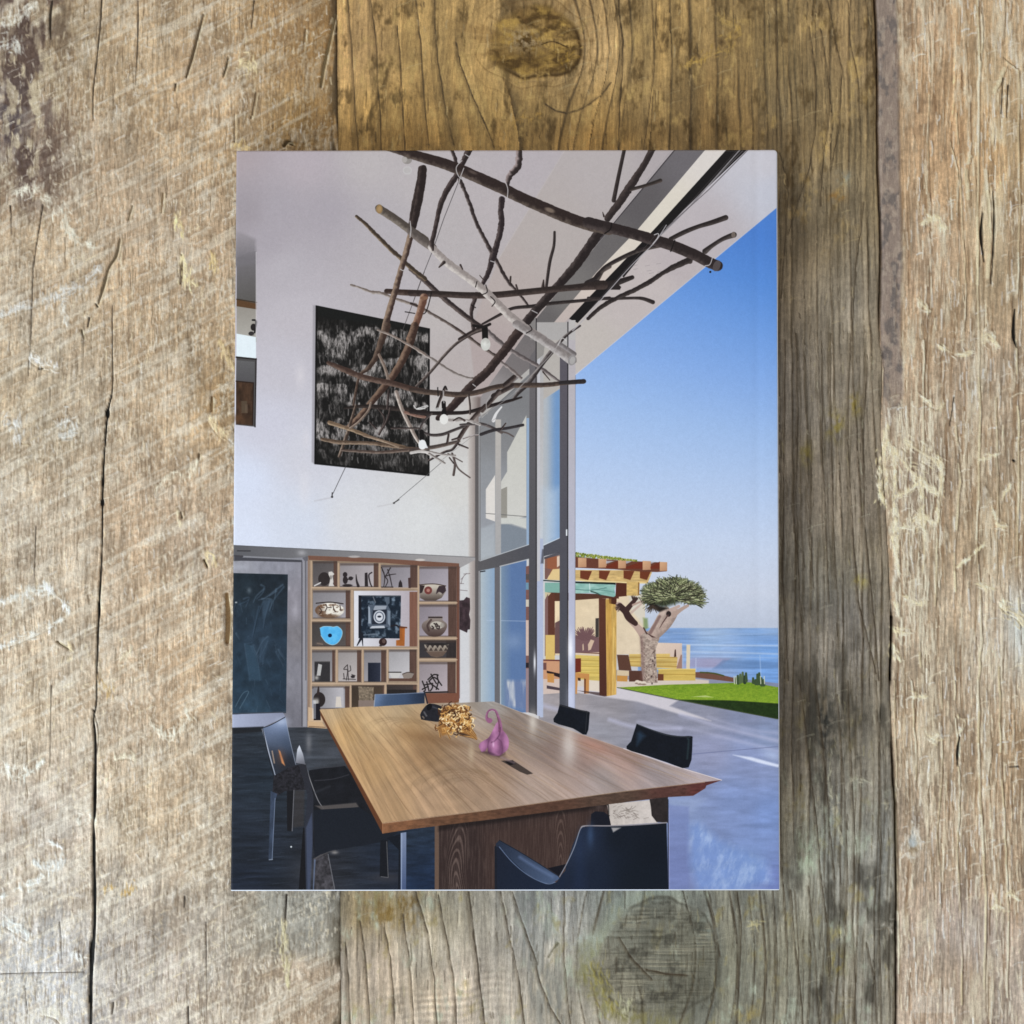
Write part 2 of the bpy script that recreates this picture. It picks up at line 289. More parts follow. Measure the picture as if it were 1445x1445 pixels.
    for x0, y0, x1, y1 in ((420, 150, 486, 226), (580, 156, 644, 228), (734, 164, 796, 234), (926, 174, 990, 246), (1060, 182, 1118, 254)):
        cv.poly(I(x0, y0, x1, y0 + 3, x1, y1 - 2, x0, y1), lin((216, 172, 132), (184, 138, 106), I(x0, y0)[0], I(x1, y1)[0]))
    for x0, y0, x1 in ((640, 195, 734), (795, 200, 926), (988, 200, 1060)): cv.poly(I(x0, y0 + 20, x1, y0 - 20, x1, y0 + 36, x0, y0 + 36), (112, 48, 32))
    for x0, x1, x2, x3 in ((640, 706, 720, 640), (796, 850, 870, 796), (990, 1040, 1050, 990)): cv.poly(I(x0, 172, x1, 175, x0 + 6, 196, x0, 196), (196, 206, 220), .7)
    for _ in range(420):
        t = rnd.random(); x = 400 + 480 * t; y = 128 + 50 * t + rnd.uniform(-12, 12 - 6 * t) * (1.3 - t); a_ = rnd.uniform(-1.2, 1.2); r = rnd.uniform(4, 11)
        cv.line(I(x, y, x + r * math.sin(a_), y - r * math.cos(a_)), 1, rnd.choice([(112, 128, 40), (150, 158, 60), (78, 96, 34), (182, 180, 96)]), .9, smooth=False)
    cv.poly(I(395, 336, 715, 345, 715, 362, 395, 350), (28, 40, 36))
    cv.poly(I(395, 350, 700, 360, 715, 368, 706, 400, 716, 448, 700, 458, 600, 440, 520, 425, 395, 430), mixf((116, 164, 154), (166, 204, 194), lambda X, Y: fbm(X * .12, Y * .3, 3, 6) * 1.2)); cv.poly(I(160, 345, 278, 345, 278, 425, 160, 420), (128, 172, 160))
    cv.line(I(510, 355, 514, 420), 1.2, (206, 226, 222), smooth=False); cv.line(I(400, 398, 520, 404, 640, 385), 1.1, (78, 118, 112), .8); cv.line(I(520, 412, 560, 425, 600, 445), 1.6, (50, 70, 66), .9); cv.line(I(530, 400, 620, 405, 700, 420), 1, (92, 136, 128), .8)
    cv.poly(I(718, 345, 802, 350, 802, 450, 714, 458), (84, 44, 32)); cv.poly(I(802, 338, 890, 340, 888, 448, 800, 446), textured((210, 176, 110), .14, .2, .5)); cv.poly(I(890, 340, 902, 346, 900, 440, 888, 448), (150, 110, 60))
    cv.poly(I(583, 465, 640, 470, 645, 1235, 588, 1228), lin((92, 54, 42), (76, 44, 36), (845, 850), (856, 980))); cv.poly(I(636, 475, 722, 485, 720, 1222, 645, 1235), textured((200, 162, 90), .26, .45, .05, 2)); cv.poly(I(660, 460, 722, 465, 722, 518, 665, 508), (76, 42, 30)); cv.line(I(700, 700, 690, 1220), 2, (236, 200, 120), .6, smooth=False); cv.poly(I(645, 470, 680, 470, 690, 1225, 648, 1232), (190, 142, 66), .5, soft=2)
    # left things seen through the glass
    cv.poly(I(160, 150, 278, 130, 278, 232, 160, 310), (136, 92, 76)); cv.poly(I(180, 150, 258, 140, 258, 235, 180, 290), (150, 92, 66)); cv.poly(I(160, 230, 215, 240, 178, 318, 160, 318), (122, 90, 84)); cv.poly(I(178, 318, 222, 240, 278, 236, 278, 322), (224, 196, 142)); cv.poly(I(255, 140, 278, 135, 278, 210, 255, 225), (224, 200, 180)); cv.line(I(150, 328, 278, 336), 1.6, (34, 50, 48), smooth=False)
    cv.poly(I(160, 420, 210, 425, 165, 475), (206, 192, 158)); cv.poly(I(160, 480, 185, 430, 185, 920, 160, 920), (128, 96, 92)); cv.poly(I(165, 755, 238, 755, 238, 1060, 165, 1040), (216, 184, 110)); cv.poly(I(238, 490, 278, 490, 278, 640, 262, 600, 238, 700), (236, 216, 180)); cv.poly(I(240, 660, 278, 640, 278, 900, 240, 900), (104, 78, 78))
    cv.poly(I(140, 950, 278, 950, 278, 1120, 140, 1120), (200, 150, 116)); cv.poly(I(140, 1100, 278, 1100, 278, 1210, 140, 1220), (206, 186, 176)); cv.poly(I(175, 1035, 278, 1058, 278, 1090, 175, 1052), (42, 30, 32)); cv.line(I(140, 952, 278, 955), 2, (104, 56, 52), smooth=False); cv.poly(I(180, 1055, 232, 1060, 232, 1130, 180, 1125), (198, 142, 80)); cv.poly(I(175, 1150, 278, 1170, 278, 1190, 175, 1175), (74, 62, 70)); cv.rect(765, 935, 771, 945, (110, 74, 70))
    # dragon tree
    bark = textured(mixf((196, 178, 164), (142, 124, 114), lambda X, Y: fbm(X * .3, Y * .5, 4, 4, .6) * 1.8 - .4), .2, .7, .9)
    cv.poly(I(930, 620, 965, 625, 970, 700, 935, 720), (120, 140, 84), .8, soft=3)
    cv.line(I(740, 520, 790, 570, 830, 640, 880, 690, 950, 770), (9, 8, 8, 9, 14), (186, 160, 148)); cv.line(I(748, 530, 790, 570, 820, 620, 870, 665), (9, 9, 10, 7), (62, 42, 40)); cv.line(I(800, 560, 850, 500, 880, 470), (8, 4), (64, 44, 42)); cv.line(I(850, 520, 940, 480, 915, 470), (3, 2), (178, 152, 140)); cv.line(I(930, 500, 838, 580), (2.5, 3.5), (196, 172, 160), .9)
    cv.poly(I(905, 760, 975, 720, 1060, 780, 1030, 860, 1035, 1000, 1045, 1130, 930, 1130, 915, 1000, 912, 860), bark); cv.poly(I(905, 760, 930, 780, 935, 900, 940, 1130, 912, 1100, 915, 900), (118, 88, 84), .55, soft=5)
    cv.line(I(1000, 760, 1040, 690, 1080, 610, 1110, 560), (15, 14, 13, 10), (192, 172, 160), lit=(160, 140, 130)); cv.line(I(1030, 750, 1110, 680, 1160, 610, 1180, 570), (14, 12, 11, 9), (186, 164, 152), lit=(154, 134, 124)); cv.line(I(1170, 600, 1220, 560, 1280, 525), (7, 4), (178, 154, 142)); cv.line(I(1150, 560, 1210, 530), (6, 4), (190, 166, 156))
    cv.line(I(985, 740, 1020, 680, 1060, 610), (5, 4), (112, 84, 80), .7, soft=2); cv.ell(*I(1130, 590)[0], 3.5, 4, (44, 34, 34)); cv.line(I(1125, 600, 1090, 650, 1060, 700), (2, .8), (90, 66, 62)); cv.poly(I(950, 735, 1000, 760, 1030, 775, 1000, 775), (80, 56, 52)); cv.line(I(935, 700, 950, 730, 960, 745), 2, (80, 58, 54))
    for _ in range(40):
        x, y = rnd.uniform(935, 1035), rnd.uniform(830, 1130); x += (x > 1000) * 0; cv.ell(*I(x, y)[0], .7, 1.1, (98, 74, 70), .6)
    for x, y in ((1005, 960), (1022, 935), (1020, 990), (995, 1080), (1015, 890), (1000, 1135)): cv.ell(*I(x, y)[0], 1, 1.6, (60, 46, 44), .8)
    for x, y in ((885, 1122), (905, 1128), (935, 1130)): cv.ell(*I(x, y)[0], 3.5, 2.5, (222, 208, 192)); cv.ell(*I(x, y + 12)[0], 3.5, 1.2, (130, 106, 94), .8)
    def tuft(cx, cy, r, n, cols, lo=0, hi=2 * math.pi, w=1.1):
        for _ in range(n):
            a_ = rnd.uniform(lo, hi); q = r * rnd.uniform(.55, 1)
            s0 = rnd.uniform(0, .35) * q; ux, uy = math.cos(a_), -math.sin(a_)
            cv.line(I(cx + ux * s0, cy + uy * s0, cx + ux * q, cy + uy * q), (w, .5), rnd.choice(cols), .95, smooth=False)
    dk = [(34, 34, 28), (46, 48, 36), (56, 50, 40)]; md = [(78, 84, 58), (98, 104, 72), (62, 68, 48)]; lt = [(136, 144, 100), (164, 170, 126), (114, 122, 84), (184, 186, 146)]
    cv.poly(spline(I(915, 410, 960, 365, 1040, 350, 1110, 335, 1180, 325, 1290, 345, 1360, 395, 1385, 445, 1330, 490, 1240, 490, 1150, 520, 1080, 535, 1010, 515, 965, 460), 4), (52, 60, 40), .95, soft=6)
    cv.poly(I(935, 440, 1010, 500, 1060, 530, 1130, 545, 1060, 575, 1000, 545, 950, 500), (34, 30, 26), soft=3)
    def blades(n, r0, r1, cols, w, jit):
        for _ in range(n):
            t = rnd.uniform(-.35, math.pi + .30); bx, by = 1160 + rnd.gauss(0, jit * 1.6), 470 + rnd.gauss(0, jit * .5)
            q0 = rnd.uniform(.2, r0); q1 = min(1.0, q0 + rnd.uniform(.16, .34)) * r1
            ex, ey = 262 * (1 if math.cos(t) > 0 else .92), 172
            a0 = (bx + ex * q0 * math.cos(t), by - ey * q0 * math.sin(t)); t2 = t + rnd.uniform(-.22, .22); a1 = (1160 + ex * q1 * math.cos(t2), 470 - ey * q1 * math.sin(t2))
            cv.line(I(*a0, *a1), (w, .45), rnd.choice(cols), .95, smooth=False)
    blades(420, .85, .98, dk, 1.3, 14); blades(520, .84, 1.0, md, 1.15, 16)
    for cx, cy, r in ((965, 415, 66), (1010, 450, 74), (1060, 395, 86), (1125, 385, 84), (1190, 380, 86), (1262, 395, 84), (1335, 425, 80), (1250, 450, 74), (1090, 485, 56), (1170, 465, 66), (1345, 470, 60)):
        tuft(cx, cy, r, 26, dk); tuft(cx, cy - 4, r * .98, 26, md); tuft(cx + 4, cy - 6, r * .95, 20, lt, .1, math.pi - .1, w=.85)
    blades(120, .9, 1.10, md + dk[:1], .9, 14); blades(300, .8, 1.04, lt + [(206, 208, 168)], .8, 18); blades(160, .78, 1.0, dk, .8, 18)
    tuft(1000, 520, 75, 30, [(70, 56, 46), (50, 42, 36)], math.pi * 1.15, math.pi * 1.9)
    tuft(745, 540, 40, 26, [(66, 48, 46), (110, 88, 80)], 2.2, 4.6); tuft(850, 480, 40, 16, [(60, 44, 40)], .2, 2.0)
    # ---- glazed wall: frames and panes
    cv.poly([(660, 560), (678, 560), (678, 1010), (663, 1010)], lin((204, 196, 190), (118, 104, 100), (660, 0), (676, 0)), .9, soft=3)
    cv.poly([(678, 580), (747, 526), (747, 772), (678, 796)], field([(685, 600, (132, 132, 134)), (690, 680, (146, 148, 152)), (685, 780, (164, 168, 172)), (730, 560, (126, 126, 128)), (730, 620, (132, 132, 134)), (730, 760, (150, 154, 160)), (700, 740, (150, 152, 158))]))
    cv.poly([(707, 556), (747, 520), (747, 528), (680, 590), (677, 580)], (182, 178, 174)); cv.line([(680, 588), (747, 532)], 1, (100, 98, 98), .7, smooth=False)
    cv.poly(E(840, 650, 700, 920, 700, 1060, 655, 1135, 655, 1440, 840, 1385), lin((200, 198, 190), (206, 204, 198), (720, 600), (720, 720))); cv.poly(E(655, 1190, 700, 1170, 700, 1400, 655, 1400), (150, 146, 138)); cv.poly(E(545, 1190, 612, 1085, 612, 1424, 545, 1400), (222, 216, 210)); cv.line(E(545, 1365, 840, 1388), 1, (96, 96, 96), .8, smooth=False)
    cv.poly(H(185, 40, 315, -10, 315, 280, 185, 320), (176, 182, 188), .6, soft=4); cv.poly(H(370, 0, 440, 0, 610, 50, 610, 190, 370, 270), (128, 136, 146)); cv.poly(H(370, -60, 610, -60, 610, 40, 470, -5, 370, -5), (204, 204, 198), soft=2)
    cv.rect(699, 592, 707, 782, lin((186, 180, 174), (168, 166, 166), (0, 600), (0, 780))); cv.rect(743, 590, 747, 770, (150, 172, 198))
    cv.poly([(757, 455), (803, 455), (803, 760), (757, 780)], lin((176, 172, 170), (198, 200, 204), (760, 470), (760, 760)))
    cv.poly([(767, 564), (790, 549), (790, 762), (766, 772)], mixf((180, 185, 190), (116, 152, 196), lambda X, Y: sstep(768, 787, X)), soft=1.2); cv.poly([(766, 690), (790, 690), (790, 762), (766, 772)], (190, 206, 224), .55, soft=16)
    cv.poly([(767, 480), (790, 480), (790, 548), (767, 563)], (184, 178, 172))
    # lower panes
    cv.poly([(677, 800), (700, 796), (700, 1005), (677, 1005)], lin((176, 186, 192), (140, 164, 190), (678, 0), (697, 0))); cv.poly([(706, 798), (743, 788), (743, 1005), (706, 1005)], lin((122, 142, 162), (92, 118, 160), (707, 0), (722, 0))); cv.line(H(240, 888, 600, 896), 1, (176, 192, 214), .6, smooth=False)
    cv.glow(725, 905, 14, 12, (140, 160, 190), .5); cv.poly(L(640, 0, 790, 0, 780, 200, 640, 170), mixf((110, 124, 160), (226, 220, 214), lambda X, Y: sstep(.45, .95, fbm(X * .16, Y * .03, 3, 2) * 1.25)), .7, soft=6)
    cv.poly([(698, 800), (706, 798), (706, 1005), (698, 1005)], (104, 102, 106)); cv.rect(705.5, 800, 707.2, 1005, (172, 182, 190))
    cv.poly(H(605, 390, 640, 380, 640, 1445, 605, 1445), (124, 88, 82)); cv.rect(742, 875, 746, 925, (206, 182, 170)); cv.rect(742, 822, 746, 832, (110, 146, 168)); cv.rect(742, 846, 747, 856, (206, 196, 180)); cv.rect(742, 935, 746, 942, (40, 34, 40)); cv.rect(742, 810, 747, 818, (88, 78, 74)); cv.rect(742, 943, 747, 1005, (150, 128, 132))
    # frames
    cv.rect(670.5, 600, 675.5, 1005, (96, 92, 92)); cv.rect(675.5, 588, 678.2, 1005, (158, 158, 160)); cv.rect(677, 590, 678, 1005, (108, 106, 106))
    cv.poly(H(160, 340, 635, 188, 640, 318, 400, 385, 160, 432), lin((92, 90, 92), (80, 80, 86), (675, 790), (745, 780))); cv.line(H(180, 338, 635, 186), 1.2, (196, 200, 204), .8, smooth=False); cv.line(H(365, 388, 632, 322), 1.6, (198, 200, 202), .8, smooth=False); cv.line(H(185, 438, 225, 432), 1.6, (40, 40, 46), smooth=False)
    cv.poly([(767, 770), (791, 759), (791, 779), (767, 785)], (82, 82, 90)); cv.line([(767, 769), (791, 758.5)], 1, (220, 226, 232), .8, smooth=False); cv.poly(I(155, 145, 285, 100, 285, 125, 155, 162), (72, 70, 78), .9)
    cv.poly([(747, 505), (757, 490), (757, 1008), (746, 1005)], lin((108, 104, 106), (70, 70, 76), (750, 520), (750, 900))); cv.line([(756.6, 450), (757, 1008)], 1.6, (44, 40, 44), smooth=False); cv.rect(758.5, 470, 762, 1010, (196, 194, 198)); cv.rect(762, 760, 766.5, 1012, (176, 184, 206)); cv.rect(757.8, 820, 765, 1010, (176, 184, 208)); cv.poly([(765, 775), (768, 775), (767, 795), (763, 795)], (60, 60, 68), .7, soft=2)
    cv.poly([(790, 500), (801.5, 505), (801, 1020), (789.5, 1015)], lin((92, 88, 96), (74, 76, 84), (0, 560), (0, 950))); cv.line([(801.3, 455), (801, 1020)], 1.4, (38, 36, 40), smooth=False); cv.poly([(802.5, 455), (812, 462), (811.5, 1020), (802, 1020)], lin((186, 180, 184), (182, 186, 210), (0, 520), (0, 950))); cv.line([(811.8, 530), (811.3, 1010)], .9, (132, 130, 140), .7, smooth=False)
    cv.glow(805, 915, 3.5, 20, (250, 250, 255), .9); cv.glow(754.5, 935, 1.6, 14, (250, 250, 255), .9); cv.rect(798.5, 747, 800.5, 756, (232, 236, 240)); cv.glow(805, 985, 5, 22, (214, 220, 240), .5)
    cv.rect(748, 440, 756, 480, (134, 130, 128)); cv.poly(E(915, 100, 975, 130, 965, 210, 915, 250), (150, 146, 142)); cv.rect(803, 452, 812, 480, (190, 186, 184))
    # ---- soffit, door, shelving
    cv.poly([(328, 769), (670.6, 786), (670.6, 790), (648, 802), (600, 797), (540, 790), (436, 786), (328, 800)], lin((92, 92, 96), (160, 156, 156), (335, 780), (640, 795))); cv.line([(328, 769.5), (670.6, 786.3)], 1, (70, 70, 74), .5, smooth=False); cv.glow(426, 780, 6, 4, (176, 174, 178), .7)
    cv.poly([(328, 792), (438, 786), (436, 1030), (328, 1032)], textured(field([(340, 800, (150, 150, 158)), (380, 800, (140, 140, 150)), (415, 850, (136, 132, 140)), (415, 950, (128, 126, 134)), (430, 900, (122, 118, 122)), (420, 1015, (112, 110, 118))]), .08, .2, .1, 3))
    cv.line(F(100, 245, 220, 246), 1.3, (44, 42, 44), smooth=False); cv.poly(F(75, 285, 700, 330, 700, 350, 75, 335), (68, 68, 74)); cv.poly(F(150, 290, 700, 318, 700, 330, 150, 306), (136, 136, 142)); cv.line(F(75, 290, 150, 295), 2, (66, 64, 68), smooth=False)
    cv.rect(425.5, 792, 427, 1025, (84, 82, 88)); cv.rect(428, 792, 433, 1025, (148, 146, 152)); cv.poly(F(700, 310, 760, 290, 760, 335, 740, 340, 740, 1445, 730, 1445, 725, 340), (92, 90, 96), .8)
    cv.glow(417, 860, 4, 14, (170, 166, 174), .6); cv.glow(340, 800, 14, 4, (176, 178, 188), .5); cv.glow(408, 830, 2, 3, (180, 178, 186), .5)
    door = textured(field([(340, 820, (34, 44, 52)), (390, 820, (32, 40, 48)), (370, 900, (40, 54, 68)), (345, 960, (36, 52, 66)), (390, 980, (34, 48, 62)), (360, 1000, (44, 64, 80))]), .2, .1, .1, 2)
    cv.poly([(328, 808.5), (406.5, 810.5), (404, 1006), (328, 1008)], door)
    dc = [(70, 88, 106), (58, 76, 94), (84, 102, 120)]
    for p in (F(320, 560, 350, 590, 280, 660, 250, 720), F(330, 690, 420, 700, 400, 790), F(340, 720, 290, 840, 240, 1040), F(200, 1040, 240, 1090, 170, 1110), F(350, 600, 330, 640, 280, 690), F(520, 560, 440, 620, 360, 680, 300, 700), F(530, 580, 440, 700, 400, 800), F(170, 1110, 200, 1300, 220, 1445), F(230, 1130, 290, 1250, 310, 1445), F(250, 1120, 300, 1230, 340, 1170, 380, 1080), F(340, 1050, 310, 1280, 340, 1290), F(460, 1180, 530, 1310), F(480, 1160, 540, 1250), F(160, 690, 210, 680, 180, 760), F(120, 740, 170, 720, 200, 700), F(300, 760, 270, 900, 250, 1000), F(400, 700, 360, 850, 340, 960), F(460, 600, 450, 680), F(90, 1010, 120, 1060), F(380, 1040, 330, 1090, 280, 1200), F(460, 620, 400, 660)):
        cv.line(p, (2.6, 1.2), rnd.choice(dc), .55, soft=2.2); cv.line([(u + 1, v + 1) for u, v in p], .8, (24, 34, 44), .5)
    cv.poly(F(170, 1105, 250, 1125, 330, 1445, 210, 1445), (52, 74, 92), .6, soft=3); cv.poly(F(340, 700, 420, 700, 380, 800, 340, 900, 330, 800), (62, 80, 98), .6, soft=3); cv.poly(F(300, 1050, 400, 1040, 340, 1280, 310, 1280), (56, 74, 92), .5, soft=3)
    for _ in range(30):
        x, y = rnd.uniform(332, 402), rnd.uniform(840, 1000); cv.line([(x, y), (x + rnd.uniform(-4, 6), y + rnd.uniform(6, 16))], 1, rnd.choice(dc), .3)
    cv.glow(352, 833, 3, 4, (110, 122, 132), .6); cv.rect(332, 849, 335, 851, (150, 156, 160)); cv.line(K(60, 180, 110, 90, 150, 80, 90, 190), 1, (86, 108, 124), .7)
    cv.poly(K(40, 232, 380, 212, 400, 245, 245, 320, 40, 328), lin((162, 168, 190), (132, 136, 156), (330, 1010), (400, 1010))); cv.line(K(40, 226, 400, 215), 1.6, (60, 66, 76), smooth=False)
    # shelving
    tan = textured(lin((148, 128, 108), (162, 140, 118), (436, 800), (648, 990)), .06, .1, .1)
    cv.poly([(435, 784), (540, 788), (648, 796), (648, 992), (588, 1010), (461, 1028), (434, 1029)], tan)
    cv.poly([(435, 784), (540, 788), (648, 795), (648, 803), (540, 794), (436, 790)], (116, 82, 68)); cv.rect(434.5, 790, 437, 1028, (140, 116, 100)); cv.poly([(644.5, 798), (648, 798), (648, 990), (644.5, 985)], lin((104, 74, 62), (116, 72, 58), (0, 800), (0, 980)))
    cv.line([(648.6, 800), (648.6, 985)], 1, (96, 60, 54), .7, smooth=False); cv.ell(500, 785.5, 8, 1.6, (172, 166, 164)); cv.ell(593, 790, 7, 1.6, (200, 192, 186))
    gy = (164, 156, 160); br = (88, 66, 58)
    cells = [(441.8, 791.8, 476, 827.5, (98, 92, 92), 471), (480, 794.8, 534, 828.3, (170, 162, 164), 527.5), (538, 797.4, 589, 830.4, (150, 144, 150), 579), (592, 799.5, 644.5, 848.5, (170, 162, 170), 632.6),
        (441.8, 833, 494.3, 872.5, (150, 146, 150), 488), (440.5, 877.8, 494.3, 912, (80, 74, 72), 488), (592, 853, 644.5, 898, (160, 150, 158), 632.6), (592, 903.3, 643.8, 928.2, (64, 60, 62), 630), (592, 934, 643, 978, (170, 158, 162), 631.5),
        (440.5, 917.4, 473, 962, (140, 136, 138), 469), (477.6, 917.4, 510, 962, (172, 164, 162), 504), (514, 917.4, 545, 962, (150, 146, 150), 538), (549, 916.4, 588, 961, (186, 182, 184), 578),
        (440.4, 968.3, 493.3, 1000, (150, 148, 154), 487), (496.5, 967, 542, 998, (70, 58, 48), 540), (546, 965, 588, 985, (64, 56, 54), 583)]
    cv.rect(499.7, 833.6, 589, 912, lin((216, 216, 222), (176, 166, 172), (500, 0), (580, 0)))
    cv.rect(578, 835, 589, 912, textured((120, 84, 70), .1, .5, .05))
    for x0, y0, x1, y1, c, xs in cells:
        cv.rect(x0, y0, x1, y1, lin(tuple(v * .82 for v in c), tuple(min(255, v * 1.08) for v in c), (x0, y0), (x1 - 4, y1)))
        if xs < x1: cv.rect(xs, y0, x1, y1, textured(br if c != (64, 60, 62) else (50, 44, 44), .12, .6, .05))
        cv.rect(x0, y0, x1, y0 + 3, (70, 56, 50), a=.65, soft=2.5); cv.rect(x0, y1 - 1.2, x1, y1, (60, 46, 42), a=.6)
    for y, x0, x1 in ((829.3, 440, 590), (875, 440, 496), (914.5, 440, 590), (850.5, 591, 645), (900.5, 591, 645), (930.8, 591, 645), (964.5, 440, 590)): cv.line([(x0, y), (x1, y + (.6 if x0 < 500 else 0))], 1.6, (198, 172, 146), .8, smooth=False)
    for x, y0, y1 in ((478, 795, 828), (536, 796, 830), (590.5, 799, 985), (497, 833, 912), (475.5, 917, 963), (512, 917, 963), (547, 917, 963), (495, 967, 999), (544, 965, 996), (439.5, 792, 1000)): cv.line([(x, y0), (x, y1)], 1.8, (190, 162, 136), .85, smooth=False)
    cv.poly(L(100, 88, 322, 85, 322, 150, 105, 155), (118, 76, 60)); cv.poly(K(552, 275, 650, 285, 680, 330, 565, 335, 552, 320), (196, 164, 128)); cv.line(K(560, 312, 670, 318), 1.2, (120, 92, 70), smooth=False); cv.poly(K(555, 180, 640, 200, 655, 285, 555, 275), (196, 168, 138))
    dk2 = (44, 38, 40)
    # little objects on the shelves (drawn in the zoomed frames)
    cv.ell(*F(905, 505)[0], 8.5, 9.5, (48, 42, 42)); cv.poly(F(945, 440, 975, 435, 1000, 460, 980, 475, 990, 530, 985, 550, 1000, 572, 945, 572, 955, 540, 960, 500, 945, 465), (206, 200, 194)); cv.line(F(815, 568, 870, 540), 1.8, (206, 202, 200), smooth=False); cv.ell(*F(967, 490)[0], 1.5, 3, (110, 104, 100), .7)
    cv.ell(*F(1098, 465)[0], 3.2, 3.6, dk2); cv.ell(*F(1100, 515)[0], 3.5, 5.5, dk2); cv.ell(*F(1150, 500)[0], 3.2, 2.8, dk2); cv.ell(*F(1120, 565)[0], 7, 2, dk2); cv.line(F(1120, 510, 1170, 495), 1.6, dk2)
    cv.line(F(1200, 465, 1205, 520, 1220, 570), (1, 4), dk2); cv.poly(F(1280, 450, 1305, 445, 1312, 575, 1280, 575), dk2); cv.line(F(1345, 445, 1318, 470, 1330, 540, 1345, 575), 1.8, dk2)
    for p in (G(310, 165, 345, 270, 335, 385), G(410, 170, 370, 240, 345, 270), G(345, 270, 400, 250, 470, 240), G(400, 250, 420, 340, 430, 390), G(350, 270, 380, 320, 350, 390), G(380, 190, 400, 260), G(320, 200, 340, 230)): cv.line(p, (1.6, 1.1), dk2, .95)
    cv.line(G(310, 388, 440, 388), 1.3, dk2, smooth=False); cv.poly(G(500, 390, 505, 340, 522, 305, 542, 340, 548, 390), dk2); cv.poly(G(610, 285, 640, 280, 640, 400, 615, 400), (70, 52, 50))
    # striped pots
    cv.ell(*F(955, 795)[0], 20.5, 10.5, textured(mixf((226, 220, 208), (104, 78, 60), lambda X, Y: sstep(.52, .6, fbm(X * .22, Y * .3, 2, 3)) * .6 + sstep(462, 446, X)), .1, .3, .3)); cv.line(F(830, 730, 960, 720, 1080, 735), 1.4, (40, 32, 30)); cv.ell(*F(950, 850)[0], 14, 3, (90, 64, 46), .7, soft=2)
    for p in (F(920, 740, 930, 770, 915, 800), F(985, 745, 995, 790, 1010, 810), F(860, 770, 880, 800, 860, 830), F(1050, 750, 1060, 800), F(940, 770, 970, 770)): cv.line(p, 1.5, (50, 38, 36), .8)
    bb = spline(F(865, 960, 900, 945, 960, 945, 990, 950, 1030, 945, 1070, 985, 1065, 1040, 1030, 1095, 980, 1115, 920, 1090, 875, 1030), 5); cv.poly(bb, mixf((60, 150, 210), (96, 184, 232), lambda X, Y: fbm(X * .15, Y * .15, 3, 1) * 1.3)); cv.line(bb, .9, (176, 206, 214), .8, smooth=False); cv.ell(*F(958, 1028)[0], 2.8, 2.7, (12, 30, 62)); cv.line(F(840, 1100, 890, 1110), 1, (180, 160, 140), .6); cv.glow(*F(860, 1105)[0], 5, 2, (120, 100, 90), .6)
    # framed square picture
    cv.poly(G(50, 482, 530, 485, 522, 970, 50, 965), textured(mixf((26, 36, 48), (116, 132, 148), lambda X, Y: sstep(.45, .85, fbm(X * .18, Y * .18, 4, 2))), .15, .5, .5)); cv.poly(G(50, 482, 82, 482, 82, 965, 50, 965), (26, 28, 36)); cv.poly(G(82, 482, 530, 485, 530, 500, 82, 498), (60, 66, 74), .8)
    cv.poly(G(160, 590, 380, 590, 410, 650, 410, 840, 180, 855, 160, 800), (84, 94, 108), .9); cv.poly(G(210, 640, 370, 640, 360, 810, 200, 810), (36, 42, 54)); cv.poly(G(235, 600, 370, 600, 355, 640, 215, 650), (150, 156, 166)); cv.poly(G(160, 600, 178, 620, 190, 800, 160, 800), (160, 170, 182), .9); cv.poly(G(378, 650, 410, 660, 408, 835, 380, 800), (120, 132, 146)); cv.poly(G(200, 830, 340, 825, 350, 852, 175, 856), (186, 190, 198)); cv.poly(G(340, 500, 400, 500, 400, 570, 370, 600), (96, 108, 122), .8)
    cv.ell(*G(285, 725)[0], 8.2, 9.2, (196, 200, 208)); cv.ell(*G(285, 725)[0], 6.6, 7.4, (92, 100, 114)); cv.ell(*G(285, 725)[0], 5, 5.8, (206, 208, 214)); cv.ell(*G(285, 722)[0], 2.8, 1.5, (40, 44, 56)); cv.line(G(110, 930, 250, 920), 2, (120, 130, 142), .6)
    cv.line(G(215, 500, 240, 560), 1.6, (130, 134, 140), .7); cv.line(G(420, 830, 470, 820, 500, 835), 2.5, (34, 32, 38))
    cv.poly(G(55, 910, 100, 900, 102, 1055, 95, 1055, 85, 985, 35, 1055, 28, 1050, 65, 960), (28, 30, 38)); cv.ell(*G(325, 1010)[0], 5.6, 5.5, (46, 30, 30)); cv.ell(*G(335, 1000)[0], 2.5, 3, (110, 90, 84), .7); cv.ell(*G(300, 1050)[0], 2, 1, dk2); cv.poly(G(515, 840, 575, 850, 570, 1055, 475, 1052, 475, 990, 515, 985), textured((158, 92, 44), .15, .3, .1)); cv.poly(G(515, 830, 600, 840, 600, 855, 515, 852), (96, 52, 32))
    # bowls in the right column
    bw = G(742, 370, 800, 358, 900, 352, 1000, 365, 1040, 390, 1035, 440, 990, 510, 920, 542, 800, 540, 745, 510); cv.poly(bw, lin((196, 186, 172), (84, 72, 66), (620, 828), (620, 846))); cv.poly(G(742, 365, 800, 370, 770, 450, 742, 460), (50, 40, 40)); cv.ell(*G(838, 425)[0], 5.5, 5.5, (112, 58, 54)); cv.ell(*G(838, 425)[0], 2.4, 2.4, (170, 120, 108)); cv.poly(G(960, 375, 1030, 372, 1040, 430, 1000, 470, 960, 440, 925, 470, 935, 420), (58, 46, 50)); cv.poly(G(950, 450, 975, 445, 1000, 462, 975, 475), (170, 160, 150), .7); cv.line(G(742, 362, 900, 352, 1035, 375), 1.2, (60, 46, 40))
